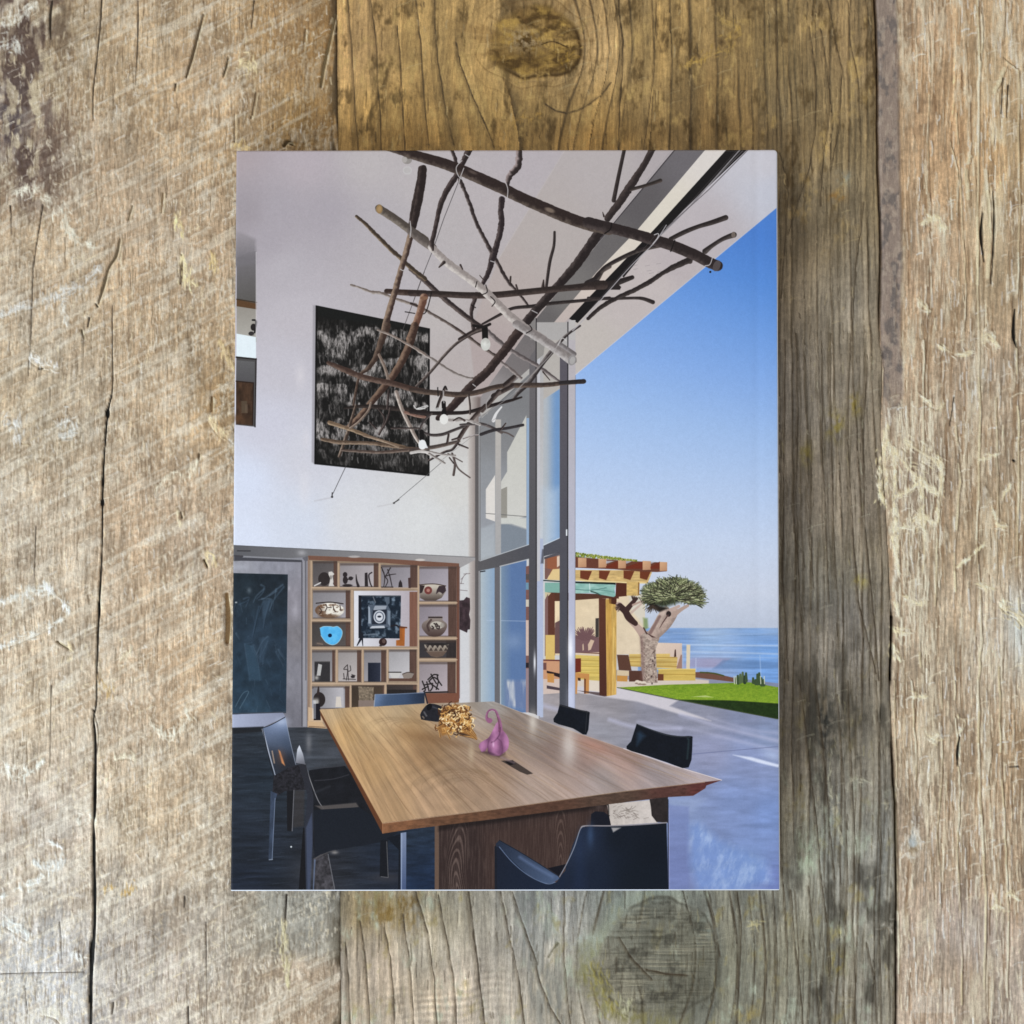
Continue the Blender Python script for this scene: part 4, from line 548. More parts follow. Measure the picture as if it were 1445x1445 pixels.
    br_(E(520, 30, 440, 60, 330, 130, 240, 220, 190, 280, 120, 360, 40, 440), (4, 5, 4), (60, 52, 50), (122, 110, 104))
    br_(E(560, 40, 660, 130, 780, 210, 920, 290, 1080, 405), (6, 6, 5.5, 5, 3.5), (84, 76, 76), (150, 140, 138), knob=.3); br_(E(960, 335, 1010, 395), (2, 1.2))
    br_(B(300, 70, 320, 120, 350, 260, 420, 430, 470, 580, 530, 700, 590, 810, 640, 900, 700, 1010, 770, 1090, 850, 1190), (5, 5, 5.5, 5, 5.5, 5, 6, 4.5, 5, 4, 3), (48, 40, 40), (132, 120, 116), knob=.35, hl=.3)
    br_(B(420, 70, 380, 150, 330, 250, 250, 380, 205, 500, 180, 620, 150, 740), (9, 8, 8, 8, 7, 6, 7), (44, 36, 36), (84, 72, 70), knob=.2)
    br_(B(785, 70, 780, 170, 720, 250, 700, 310), (9, 9.5, 8, 7), (46, 38, 38), (166, 150, 148), knob=.3); br_(B(660, 420, 655, 500, 660, 580, 640, 700, 600, 830, 560, 960, 520, 1040), (9, 8, 8.5, 8, 9, 7, 6), (44, 36, 38), (96, 84, 82), knob=.25, hl=.2)
    br_(B(480, 1110, 450, 1190, 440, 1260, 455, 1360), (6, 6, 5, 6), (44, 36, 36), (90, 78, 76), knob=.3)
    br_(B(0, 930, 130, 1040, 260, 1160, 400, 1270, 520, 1360), (6.5, 7, 7, 7, 6.5), (48, 40, 40), (100, 88, 84), knob=.2); br_(A(945, 545, 1010, 600, 1100, 690, 1200, 790, 1270, 850, 1330, 910, 1445, 1000), (4, 5, 5.5, 6, 6, 6, 6), (62, 52, 44), (140, 120, 96), knob=.25, hl=.3)
    br_(B(355, 1440, 440, 1390, 520, 1350), (5, 5)); br_(B(520, 1330, 640, 1265, 740, 1215, 880, 1200, 1010, 1180, 1230, 1160, 1445, 1140), (3, 4, 4.5, 5, 5, 4.5, 4.5), (40, 34, 34), (66, 58, 56)); br_(C(0, 1140, 160, 1145, 330, 1140, 400, 1145, 470, 1170), (4, 4, 4, 5, 6), (44, 38, 38), (70, 62, 60))
    br_(B(1045, 660, 1040, 760, 1010, 880, 985, 1060), (3.5, 4, 4.5, 4), (44, 38, 38), (76, 66, 64)); br_(B(965, 1010, 960, 1060), (2, 5)); br_(B(725, 985, 722, 1020), (2.5, 3)); br_(B(765, 1045, 775, 1080), (2.5, 3)); br_(B(500, 975, 525, 1005), (1, 1.5))
    # big diagonal dark branch
    br_(C(460, 70, 400, 180, 310, 320, 230, 440, 140, 560), (9, 9, 11, 11, 9), (44, 37, 37), (70, 60, 58), knob=.15); br_(C(260, 70, 215, 280, 185, 430), (5, 5.5, 6), (44, 37, 37), (66, 58, 56)); br_(C(310, 350, 420, 320, 525, 285), (5, 4.5, 5.5), (46, 40, 38), (80, 70, 66)); br_(C(115, 545, 105, 515), (3, 1))
    br_(B(1370, 660, 1300, 760, 1200, 900, 1080, 1040, 980, 1150, 900, 1240, 820, 1340, 740, 1440), (13, 13, 13, 12, 12, 12, 12, 12), (40, 33, 33), (78, 68, 66), knob=.12, hl=.3)
    br_(E(800, 20, 720, 130, 640, 230, 560, 330, 470, 410, 390, 490, 300, 590, 200, 670), (13, 13, 12, 12, 12, 12, 11, 8), (44, 34, 33), (82, 68, 64), knob=.15, hl=.2)
    br_(E(1230, 0, 1130, 70, 1030, 180, 960, 270, 860, 410, 780, 490, 740, 540), (3, 4, 7, 6, 6, 5, 4), (50, 44, 44), (130, 122, 120)); br_(C(0, 1290, 100, 1200, 230, 1130, 340, 1080, 450, 1020, 540, 960, 640, 905, 740, 865), (5, 6, 6, 6.5, 7, 6, 8, 9), (42, 36, 36), (66, 58, 56), knob=.2); br_(C(850, 800, 900, 760, 980, 710, 1060, 680), (8, 6, 6, 8), (44, 38, 38), (80, 72, 70)); cv.ell(*C(1056, 680)[0], 3, 4.2, (116, 104, 98))
    br_(C(600, 710, 700, 660, 800, 620, 900, 590, 1000, 555), (6, 6.5, 6, 7, 7.5), (40, 34, 34), (70, 62, 60))
    br_(B(1320, 1040, 1370, 960, 1445, 910), (8, 6, 6), (40, 34, 34)); br_(C(0, 1040, 60, 1000, 120, 920, 240, 850, 380, 790, 520, 760), (12, 9, 6, 6, 6, 5), (42, 36, 36), (80, 72, 68)); br_(C(60, 1040, 160, 1040, 320, 990), (12, 10, 6), (38, 32, 32), (60, 54, 52)); cv.poly(C(80, 1030, 200, 1020, 240, 1060, 230, 1080, 100, 1078), (42, 36, 36))
    br_(A(1165, 1090, 1300, 1100, 1445, 1105), (7, 8.5, 8.5), (52, 40, 36), (88, 74, 68)); br_(B(0, 1105, 200, 1110, 400, 1120, 600, 1118, 800, 1100, 1000, 1080, 1200, 1062, 1400, 1045), (8.5, 8.5, 9, 9, 9, 9, 9, 13), (46, 38, 36), (74, 62, 58))
    # biggest pole
    br_(B(-60, 70, 60, 110, 200, 150, 330, 195, 480, 260, 660, 340, 800, 410, 960, 480, 1140, 555, 1300, 610, 1445, 640), (13, 14, 15, 15.5, 16, 16, 16, 16.5, 16.5, 16, 16), (48, 38, 36), (98, 86, 78), knob=.06, hl=.35); br_(C(0, 590, 120, 620, 300, 665, 470, 715, 600, 755, 760, 820, 900, 890, 940, 905), (15.5, 15.5, 15.5, 15.5, 15.5, 15.5, 15, 15), (44, 36, 36), (78, 68, 66), knob=.05, hl=.35)
    cv.ell(*C(935, 905)[0], 5, 8, (84, 76, 76), rot=.4); cv.line(C(905, 840, 885, 895, 850, 905), 1.1, (200, 196, 198)); cv.ell(*B(1010, 500)[0], 7, 3, (138, 122, 108), .8, rot=.35, soft=2); cv.ell(*B(450, 225)[0], 6, 2, (110, 96, 88), .6, rot=.4, soft=2); cv.line(C(170, 595, 160, 640, 120, 670), 1.6, (22, 18, 18)); cv.line(C(630, 720, 600, 800), 1.6, (26, 22, 22)); cv.ell(*C(888, 950)[0], 1.5, 1.5, (20, 18, 18))
    # left pole and pale birch pole
    br_(A(1420, 200, 1405, 320, 1370, 470, 1345, 640), (10, 10.5, 10, 9.5), (42, 34, 33), (72, 60, 56), knob=.1, hl=.4); cv.ell(*A(1425, 205)[0], 5.4, 4, (62, 46, 42)); br_(B(88, 200, 75, 330, 40, 520, 10, 640), (11, 11, 10, 9), (42, 34, 33), (78, 66, 62), knob=.1, hl=.4)
    br_(A(1340, 680, 1310, 800, 1270, 930, 1235, 1060, 1180, 1250, 1130, 1445), (8.5, 8.5, 8, 8.5, 9, 9.5), (60, 46, 42), (150, 128, 110), knob=.12, hl=-.2)
    br_(A(1110, 490, 1220, 560, 1330, 640, 1445, 720), (11.5, 11.5, 11.5, 11.5), (76, 68, 62), (132, 122, 112), knob=.06); cv.ell(*A(1112, 492)[0], 4.5, 6.4, (150, 122, 84)); cv.ell(*A(1112, 492)[0], 2.6, 4, (172, 142, 100), .8)
    br_(B(0, 655, 80, 720, 160, 775), (11.5, 11.5, 11), (84, 76, 72), (126, 116, 110)); br_(B(150, 770, 250, 870, 370, 960, 480, 1040, 600, 1150, 720, 1270, 850, 1370, 960, 1440), (10, 11, 11, 11.5, 11.5, 11.5, 12, 12), (150, 140, 136), (206, 198, 192), knob=.12); br_(E(770, -10, 870, 50, 960, 105, 1060, 170, 1170, 250), (12, 12, 12.5, 13, 14), (130, 122, 120), (188, 182, 180), knob=.08); br_(E(1080, 130, 1190, 205), (6, 6), (110, 104, 104), (150, 144, 144)); cv.ell(*E(1172, 250)[0], 5.5, 7.6, (150, 146, 146), rot=.3); cv.ell(*E(1175, 252)[0], 3.6, 5.4, (180, 176, 174), .8, rot=.3)
    for p in (B(480, 1020, 470, 1060), B(545, 1045, 555, 1095, 520, 1115), B(580, 1130, 612, 1165, 590, 1200), B(865, 1340, 880, 1370, 840, 1395), A(1300, 1240, 1370, 1252), B(150, 1100, 110, 1240, 60, 1255), B(440, 1190, 470, 1210)): cv.line(p, 1.4, (26, 22, 22), .9)
    br_(B(240, 880, 205, 915), (5, 2)); br_(B(360, 900, 375, 930), (3, 2)); br_(B(150, 740, 160, 790), (8, 3))
    # reddish stump and lower left branches
    br_(B(95, 1135, 60, 1260, 20, 1370, -10, 1440), (11, 10, 10, 10), (96, 66, 54), (160, 128, 108), knob=.1, hl=.1); cv.ell(*B(95, 1140)[0], 5.6, 2.6, (128, 96, 76)); br_(D(1370, 0, 1340, 110, 1290, 230, 1220, 350, 1150, 440, 1060, 550, 980, 650, 890, 740), (11, 11, 11, 10.5, 10, 9, 9, 8), (58, 42, 36), (128, 104, 88), knob=.1, hl=-.1)
    br_(D(1170, 0, 1120, 130, 1085, 230, 1030, 310, 970, 360, 940, 480, 920, 600), (10, 9, 8, 6, 4, 3.5, 3), (60, 46, 40), (110, 92, 80), knob=.15); br_(D(1110, 210, 1150, 300, 1180, 400), (4, 4.5), (112, 96, 86), (158, 142, 130)); br_(D(740, 270, 860, 320, 980, 370, 1110, 400, 1230, 425, 1330, 455, 1445, 480), (5, 8, 8, 8, 8, 8, 8), (66, 50, 44), (110, 90, 80), knob=.12)
    br_(D(1100, 30, 1200, 70, 1330, 140, 1445, 210), (3, 3.5), (120, 106, 98), (176, 164, 156), knob=.3); br_(D(860, 600, 1000, 585, 1150, 595, 1300, 610, 1445, 630), (3, 5, 6.5, 6.5, 6.5), (38, 32, 30), (60, 52, 48)); br_(D(1235, 480, 1270, 590, 1320, 700, 1370, 800, 1400, 850), (5, 5.5, 5.5, 5, 4), (130, 116, 108), (208, 196, 186)); br_(D(1300, 630, 1380, 655, 1445, 665), (4, 4), (120, 90, 80), (160, 130, 116))
    br_(D(940, 580, 910, 680, 880, 780, 820, 950), (3, 4, 5, 4), (60, 48, 42), (150, 132, 118)); br_(D(750, 705, 860, 740, 960, 775, 1050, 810, 1180, 850, 1300, 880), (6, 5, 5, 4, 3.5, 3), (110, 90, 72), (168, 146, 122), knob=.2); br_(D(695, 825, 800, 845, 900, 850, 1050, 855, 1200, 875, 1330, 890, 1445, 895), (5, 6, 5, 5, 5, 4, 4), (84, 68, 56), (146, 126, 108), knob=.25); br_(D(840, 905, 1000, 915, 1130, 920, 1300, 905, 1445, 890), (3, 4, 4, 5, 5), (76, 62, 56), (128, 112, 102), knob=.2)
    br_(D(1100, 600, 1150, 680, 1110, 790), (2, 3)); br_(D(1190, 600, 1170, 680, 1110, 790), (2.5, 2.5)); br_(D(1180, 470, 1170, 600), (3, 3)); br_(D(1050, 560, 1030, 620, 960, 700, 900, 745), (3, 3), (110, 94, 84), (170, 154, 140)); br_(D(1040, 700, 1090, 750), (2, 2)); br_(D(1000, 800, 1120, 830, 1250, 880), (3, 3), (120, 100, 84), (176, 156, 136)); br_(D(1200, 745, 1400, 745), (3, 2))
    # arching arms
    br_(E(0, 465, 100, 480, 220, 490, 340, 500, 480, 485, 600, 450, 700, 435, 830, 432, 980, 430, 1120, 415, 1255, 405), (6, 7.5, 7.5, 7.5, 7.5, 7, 7, 7, 6.5, 6, 6.5), (58, 48, 44), (100, 84, 74), knob=.06); br_(E(690, 430, 750, 375), (8, 7)); br_(E(1090, 415, 1258, 404), (5.5, 6.5), (42, 38, 40), (56, 50, 50))
    br_(E(0, 625, 120, 635, 250, 635, 400, 630, 520, 600, 620, 570, 720, 545, 805, 520), (5.5, 5.5, 5.5, 5, 5, 4.5, 4, 2.5), (34, 28, 28), (52, 44, 42)); br_(E(600, 510, 640, 490, 740, 440), (7, 6)); br_(E(420, 500, 430, 580, 430, 640), (2.5, 2.5)); br_(E(520, 620, 580, 550, 640, 480), (5, 7)); br_(E(350, 820, 400, 740, 470, 650, 540, 580), (6, 6, 5, 5), (50, 40, 38), (96, 84, 80))
    br_(E(90, 775, 150, 795, 230, 790, 310, 760, 390, 730), (3, 4, 4.5, 4, 4), (54, 48, 48), (90, 82, 80)); br_(E(0, 910, 80, 895, 180, 880, 270, 860, 350, 840), (5, 5.5, 5.5, 5, 4), (70, 60, 56), (120, 106, 98)); br_(E(265, 850, 275, 790), (3.5, 3)); br_(E(300, 830, 350, 815), (2.5, 3)); br_(E(340, 850, 300, 900, 240, 920, 130, 980), (4, 3), (44, 38, 38)); br_(E(340, 860, 415, 890), (3, 2))
    br_(E(360, 720, 450, 715, 520, 715, 600, 745, 660, 780), (3, 4, 4, 4, 3), (64, 58, 58), (110, 100, 98)); br_(E(510, 790, 600, 760, 700, 745, 815, 722), (4.5, 4.5, 4, 4), (46, 42, 44), (60, 56, 58)); br_(E(655, 755, 690, 710), (2.5, 2)); br_(E(650, 770, 700, 780, 745, 805), (2.5, 2), (90, 80, 78)); br_(E(240, 690, 330, 690, 420, 690, 500, 720), (5, 4), (150, 142, 138), (206, 200, 196), knob=.4); br_(E(310, 690, 350, 670, 390, 690), (2, 3)); br_(E(380, 820, 440, 800, 490, 795), (2, 2), (180, 172, 170))
    br_(E(300, 930, 320, 1000, 310, 1085), (3, 3.5), (70, 60, 58)); br_(E(320, 990, 350, 1045, 430, 1105), (2.5, 2), (90, 80, 78)); br_(E(280, 960, 310, 1000), (2, 2)); br_(E(270, 930, 330, 965, 375, 990), (2, 1.5), (96, 88, 86)); br_(E(120, 925, 180, 960, 245, 1000), (4, 3), (120, 112, 108), (196, 190, 186)); br_(E(130, 915, 220, 935, 320, 945), (3, 3), (130, 122, 118), (200, 194, 190), knob=.5); br_(E(0, 925, 60, 915, 120, 920), (4, 4), (190, 184, 180), (220, 214, 210))
    br_(E(190, 600, 210, 540, 250, 450), (4, 4)); br_(E(60, 770, 90, 700, 150, 640), (3, 3), (60, 54, 54)); br_(E(100, 600, 40, 605, 120, 580), (1.6, 1.2), (206, 204, 202), (230, 228, 226)); cv.line(E(600, 690, 620, 640, 660, 590), (5, 2), (222, 220, 220)); cv.line(E(590, 490, 550, 560, 555, 640), 1, (176, 172, 170), .8)
    # bulbs and sockets
    cv.line(E(538, 20, 540, 90), 8.5, (22, 20, 20), smooth=False); cv.ell(*E(543, 135)[0], 6.8, 9, (206, 206, 200)); cv.ell(*E(545, 112)[0], 5, 4, (190, 188, 182)); cv.glow(*E(538, 130)[0], 3, 4, (236, 236, 230), .7); cv.line(B(455, 1340, 520, 1350, 575, 1330), 4, (30, 26, 26))
    cv.line(E(238, 560, 242, 640), 6, (24, 22, 22), smooth=False); cv.ell(*E(240, 680)[0], 6, 7.2, (228, 226, 222)); cv.line(E(78, 770, 82, 820), 6, (24, 22, 22), smooth=False); cv.poly(E(60, 830, 95, 825, 125, 890, 60, 890), (222, 222, 224)); cv.line(D(1420, 770, 1422, 830), 6, (24, 22, 22), smooth=False); cv.ell(*D(1425, 865)[0], 5.5, 7, (232, 232, 232)); cv.line(E(235, 470, 240, 560), 1.6, (190, 186, 184), .8); cv.line(E(195, 450, 198, 510), 1.6, (30, 26, 26)); cv.line(E(235, 465, 250, 440, 262, 465), 2, (34, 30, 30)); cv.ell(*E(200, 605)[0], 6, 2, (190, 188, 186), .8)
    cv.line(E(20, 580, 40, 605, 80, 606, 125, 585), 1.2, (214, 212, 208), .9); cv.line(E(500, 660, 600, 600, 680, 545, 780, 470), 1, (150, 146, 146), .8); cv.line([(620, 652), (700, 590)], .7, (128, 124, 122), .6, smooth=False)
    # cords
    for p in (B(370, 140, 330, 190, 345, 250, 385, 285), B(685, 290, 705, 350, 698, 430), A(1335, 580, 1342, 640, 1335, 700), A(1265, 930, 1285, 940, 1300, 930), B(395, 95, 420, 110), B(580, 870, 610, 880), B(385, 195, 360, 260, 350, 300), B(880, 1230, 920, 1250), E(450, 425, 470, 440)): cv.line(p, 1.3, (196, 192, 192), .9)
    cv.line([(940, 318), (923, 343), (888, 378), (830, 444), (808, 467)], 1.4, (178, 174, 178), .9); cv.line([(937, 318), (885, 378), (828, 442)], .8, (70, 66, 68), .8); cv.line(C(480, 680, 510, 672, 505, 700, 470, 745), 1.2, (200, 196, 198)); cv.line(E(760, 480, 1000, 230, 1090, 110), 1.6, (160, 154, 152), .7); cv.line(E(1070, 140, 1100, 90, 1130, 110), 1.4, (206, 202, 200), .8); cv.line([(1048, 213), (950, 312)], .8, (170, 166, 170), .6, smooth=False)
    cv.line(E(610, 0, 700, 60), .01, (0, 0, 0), 0)
    jb = int((1253.2 - cv.y0) * S); cv.im[jb:] = cv.im[jb - 1:jb]; ib = int((1097.0 - cv.x0) * S); cv.im[:, ib:] = cv.im[:, ib - 1:ib]      # the picture bleeds over the trim
    # paper / print grain over everything
    _, X, Y = cv.box(320, 206, 1105.4, 1261.4)
    g = (fbm(X * 1.3 + Y * .2, Y * 1.3 - X * .2, 3, 6)[:cv.H, :cv.W] - .5) * .06
    g2 = 1 + (fbm(X * .23 + Y * .08, Y * .21 - X * .09, 4, 2, .6)[:cv.H, :cv.W] - .5) * .035
    cv.im[:g.shape[0], :g.shape[1]] = cv.im[:g.shape[0], :g.shape[1]] * g2[..., None] + g[..., None] * .8
    return np.clip(cv.im, 0, 1), (320, 206, 320 + cv.W / S, 206 + cv.H / S)
# ---------------------------------------------------------------- weathered planks: colour and relief maps in table coordinates (1 unit = 0.311 mm)
U0, V0, U1, V1 = -60, -60, 1506, 1506
JOINT_A = [(474, -500), (475, 0), (476, 120), (477, 240), (478, 700), (480, 1250), (480, 1330), (481, 1450), (482, 2000)]
JOINT_B = [(1234, -500), (1235, 0), (1238, 100), (1238.5, 235), (1243, 335), (1241, 480), (1245, 520), (1242.5, 614), (1248, 700), (1255, 816), (1259, 883), (1256, 960), (1259, 1061), (1264, 1134), (1265.5, 1228), (1265, 1363), (1265, 1445), (1263, 2000)]
def along(P, V):
    return np.interp(V, [p[1] for p in P], [p[0] for p in P])
def wood_maps():
    rnd = random.Random(21)
    cw = Canvas(U0, V0, U1, V1, 1.0); ch = Canvas(U0, V0, U1, V1, 1.0)
    X = (np.arange(cw.W) + .5 + U0).astype(np.float32); Y = (np.arange(cw.H) + .5 + V0).astype(np.float32)
    X, Y = np.meshgrid(X, Y)
    c3 = lambda *c: np.array(c, np.float32) / 255.
    JA = along(JOINT_A, Y).astype(np.float32) + 1.2 * (fbm(X * 0, Y * .05, 3, 1) - .5); JB = along(JOINT_B, Y).astype(np.float32) + 2.5 * (fbm(X * 0, Y * .06, 3, 2) - .5)
    left = X < JA; right = X > JB; mid = ~left & ~right
    # ---- broad tone; the light's brighter fall towards the bottom is in these colours
    base_l = field([(0, 0, (156, 140, 116)), (90, 60, (164, 142, 108)), (30, 220, (134, 116, 98)), (200, 60, (176, 152, 116)), (300, 120, (178, 152, 116)), (430, 60, (170, 136, 88)), (430, 180, (160, 128, 78)), (60, 380, (180, 160, 130)), (200, 320, (180, 158, 128)),
        (300, 340, (182, 158, 126)), (60, 560, (176, 160, 132)), (240, 560, (182, 160, 128)), (310, 560, (168, 138, 96)), (60, 760, (184, 168, 142)), (220, 740, (176, 154, 126)), (310, 740, (172, 148, 118)), (60, 960, (188, 172, 146)), (240, 960, (180, 156, 124)), (60, 1160, (184, 170, 150)),
        (220, 1140, (180, 160, 130)), (300, 1200, (170, 152, 126)), (60, 1380, (176, 170, 160)), (200, 1380, (166, 152, 134)), (420, 1290, (142, 136, 122)), (420, 1400, (160, 142, 118)), (300, 1300, (156, 144, 126)), (-200, 400, (178, 160, 132)), (-200, 1200, (180, 166, 142))], 2.2)
    base_m = field([(500, 60, (154, 124, 84)), (600, 60, (152, 124, 80)), (560, 180, (146, 116, 70)), (700, 180, (156, 126, 78)), (840, 60, (160, 132, 92)), (850, 190, (148, 118, 72)), (920, 60, (146, 120, 78)), (1000, 160, (122, 98, 62)), (1080, 60, (130, 108, 72)),
        (1130, 160, (132, 112, 80)), (1200, 60, (134, 112, 80)), (1160, 300, (118, 104, 82)), (1200, 420, (122, 110, 90)), (1150, 560, (114, 104, 88)), (1200, 700, (122, 110, 92)), (1150, 820, (110, 102, 86)), (1210, 900, (124, 114, 98)), (1150, 1020, (92, 84, 70)),
        (1220, 1080, (116, 108, 92)), (1150, 1200, (124, 120, 104)), (1220, 1240, (128, 122, 106)), (1120, 1350, (118, 112, 92)), (1220, 1400, (122, 114, 96)), (1000, 1380, (116, 112, 92)), (900, 1290, (128, 126, 108)), (760, 1290, (148, 142, 128)), (620, 1290, (140, 130, 108)), (520, 1270, (122, 106, 78)),
        (540, 1370, (166, 148, 124)), (640, 1400, (176, 158, 134)), (700, 1420, (174, 160, 138)), (600, 1340, (162, 150, 128)), (790, 1400, (146, 136, 116)), (700, -200, (140, 112, 72)), (800, 1700, (140, 130, 110))], 2.2)
    base_r = field([(1300, 60, (188, 158, 122)), (1400, 60, (190, 162, 124)), (1340, 200, (184, 152, 114)), (1420, 200, (182, 152, 110)), (1300, 380, (176, 150, 120)), (1400, 400, (180, 156, 122)), (1340, 560, (172, 150, 124)), (1420, 560, (178, 158, 132)), (1310, 700, (160, 140, 116)), (1400, 740, (172, 152, 124)),
        (1340, 860, (168, 152, 130)), (1420, 900, (182, 172, 156)), (1310, 1040, (166, 148, 124)), (1400, 1060, (172, 148, 118)), (1330, 1200, (174, 154, 130)), (1420, 1240, (170, 148, 122)), (1320, 1380, (172, 154, 134)), (1420, 1380, (176, 160, 142)), (1360, 1300, (172, 156, 142)), (1700, 700, (178, 156, 126))], 2.2)
    C = base_l(X, Y) * (np.array([1.06, 1.045, 1.045], np.float32) + (sstep(900, 1400, Y) * sstep(420, 60, X))[..., None] * np.array([-.02, .02, .07], np.float32)) * left[..., None] + base_m(X, Y) * (1.10 + sstep(300, 450, Y) * sstep(1060, 1110, X) * .09)[..., None] * (1 + sstep(300, 450, Y)[..., None] * np.array([-.02, 0, .05], np.float32)) * (1 + sstep(420, 250, Y)[..., None] * np.array([.01, .02, .01], np.float32)) * mid[..., None] + base_r(X, Y) * np.array([1.06, 1.045, 1.03], np.float32) * right[..., None]  # bluish tint at lower left imitates cool window light on the left plank
    H = np.zeros_like(X)
    def mulc(m, amp): C[:] = C * (1 + amp * m[..., None])
    def mix(col, a, g=0.0):
        if g: a = a * (1 - g + g * grit)
        C[:] = C * (1 - a[..., None]) + col * a[..., None]
    wx = 26 * (fbm(X * .004, Y * .0025, 3, 1) - .5); wf = X + wx
    grit = sstep(.30, .68, fbm(X * .21 + Y * .05, Y * .075 - X * .03, 4, 4, .65)) * 1.5
    # ---- fibres: long fine streaks, at several widths
    f1 = fbm(wf * .55, Y * .022, 4, 2); f2 = fbm(wf * .14, Y * .006, 3, 4); f3 = fbm(wf * .83 + Y * .11, Y * .06 + X * .013, 2, 6); mot = fbm(X * .033 + Y * .008, Y * .021 - X * .006, 5, 3); fine = fbm(X * .29 + Y * .13, Y * .24 - X * .12, 3, 5); blot = fbm(X * .012, Y * .008, 4, 6)
    aw = np.where(left, .62, np.where(mid, .50, .72)).astype(np.float32); mulc((f1 - .5) * aw, .55); mulc((f2 - .5) * aw, .34); mulc((f3 - .5) * aw, .26); mulc(mot - .5, .40); mulc((fine - .5) * aw, .34)
    H += .5 * (f1 - .5) + .35 * (f3 - .5) + .9 * (f2 - .5) + .5 * (mot - .5) + .35 * (fine - .5)
    hue = (blot - .5)[..., None] * np.array([.05, .01, -.07], np.float32); C *= 1 + hue
    # ================= left plank: rough sawn, pale fuzz and diagonal saw marks
    L_ = left.astype(np.float32)
    mix(c3(112, 90, 64), L_ * sstep(.55, .85, fbm(wf * .9, Y * .05, 3, 1)) * .55)
    dg = fbm((X * .88 - Y * .47) * .012, (X * .47 + Y * .88) * .16, 5, 6); mix(c3(222, 214, 194), L_ * sstep(.53, .70, dg) * .40); H += L_ * sstep(.54, .72, dg) * .8; dg2 = fbm((X * .86 - Y * .5) * .016 + 5, (X * .5 + Y * .86) * .055, 5, 2, .62) * .6 + .4 * fbm(X * .05, Y * .03, 4, 3, .6); dk_ = sstep(.47, .40, dg2); lt_ = sstep(.53, .62, dg2); mix(c3(146, 118, 88), L_ * dk_ * .22); mix(c3(224, 216, 198), L_ * lt_ * .32, .6); H += L_ * (lt_ * 1.6 - dk_ * 1.0)
    fz = fbm(X * .40 + Y * .07, Y * .17 - X * .05, 4, 7); mk = sstep(.30, .62, fbm(X * .02, Y * .016, 4, 2))
    mix(c3(216, 202, 176), L_ * sstep(.50, .74, fz) * (.24 + .36 * mk)); H += L_ * sstep(.50, .76, fz) * .9
    # purple-brown stain, upper left
    st = sstep(100, 20, np.abs(X - 40 + .06 * Y) * 1.2 + 26 * (fbm(X * .08, Y * .04, 4, 2) - .5)) * sstep(330, 230, Y) * sstep(.38, .56, fbm(X * .045, Y * .02, 4, 5))
    mix(c3(84, 64, 56), L_ * st * .85); st2 = np.exp(-((X - 14) / 32) ** 2 - ((Y - 165) / 50) ** 2) * sstep(.3, .55, fbm(X * .1, Y * .06, 3, 2)); mix(c3(96, 86, 88), L_ * st2 * .8); mix(c3(92, 72, 54), L_ * .7 * np.exp(-((X - 85) / 16) ** 2 - ((Y - 40) / 42) ** 2) * sstep(.35, .5, fbm(X * .09, Y * .05, 3, 4)))
    mix(c3(206, 190, 156), L_ * sstep(.54, .70, fbm(X * .11, Y * .05, 4, 3)) * np.exp(-((X - 40) / 60) ** 2 - ((Y - 150) / 130) ** 2) * .8)
    mix(c3(112, 78, 34), L_ * sstep(395, 470, X) * sstep(230, 120, Y) * .45); mix(c3(60, 46, 26), L_ * sstep(458, 476, X) * sstep(.35, .6, fbm(X * .1, Y * .03, 3, 2)) * .75); mix(c3(132, 130, 118), L_ * sstep(270, 420, X) * sstep(1250, 1262, Y) * sstep(1362, 1335, Y) * .45)
    # ================= middle plank
    M_ = mid.astype(np.float32)
    def ringlines(q, sp, seed, w=.09, lo=.2):
        ph = q / sp + 1.3 * (fbm(q * .01, Y * 0 + seed, 2, seed) - .5) * 2; k = np.floor(ph); fr = ph - k
        inten = _N[seed % 8](k * 1.7 + .5, Y * .012 + k * 3.1); ww = w * (.5 + 1.2 * _N[(seed + 3) % 8](k * 2.3, Y * .02 + k))
        return sstep(ww, 0, np.minimum(fr, 1 - fr) * 1.0) * sstep(lo, lo + .3, inten) , fr
    kn = [(756, 63, 120, 95, 62), (920, 1352, 150, 130, 66)]
    qx = X.copy() + 14 * (fbm(X * .006, Y * .004, 3, 3) - .5) + 2.5 * (fbm(X * .02, Y * .03, 3, 6) - .5)
    for (kx, ky, rx, ry, s_) in kn:
        e = np.exp(-((X - kx) / rx) ** 2 - ((Y - ky) / ry) ** 2); qx = qx - np.tanh((X - kx) / (rx * .5)) * e * s_
    qx = qx + 10 * np.sin((Y + 120) / 230.) * sstep(1090, 1180, X) + .035 * (Y - 100) * (X < 720) * -1
    rl, fr = ringlines(qx + (X > 1060) * 0, np.where(X < 1060, 33, 21).astype(np.float32), 3, .085)
    rl2, _ = ringlines(qx + 7, 9.5, 5, .22, .42)
    g2 = sstep(1040, 1100, X)
    seen = np.clip(1 - sstep(1225, 1245, Y) * sstep(830, 790, X) - .85 * sstep(235, 215, Y) * sstep(730, 700, X), 0, 1); rl = rl * seen; rl2 = rl2 * (.35 + .65 * seen); bandc = fbm(qx * .045, Y * .002, 3, 2)[..., None]; C[:] = C * (1 + M_[..., None] * (bandc - .5) * np.array([.26, .23, .17], np.float32))
    mix(c3(66, 54, 38), M_ * rl * (.62 - .1 * g2)); mix(c3(76, 66, 50), M_ * rl2 * (.08 + .36 * g2)); H -= M_ * (rl * 2.0 + rl2 * (.3 + .8 * g2)); mulc(M_ * (fr - .5), .16)
    streak = sstep(.56, .8, fbm(wf * .3, Y * .014, 4, 1)); mix(c3(74, 64, 46), M_ * streak * (.12 + .26 * g2)); H -= M_ * streak * .6
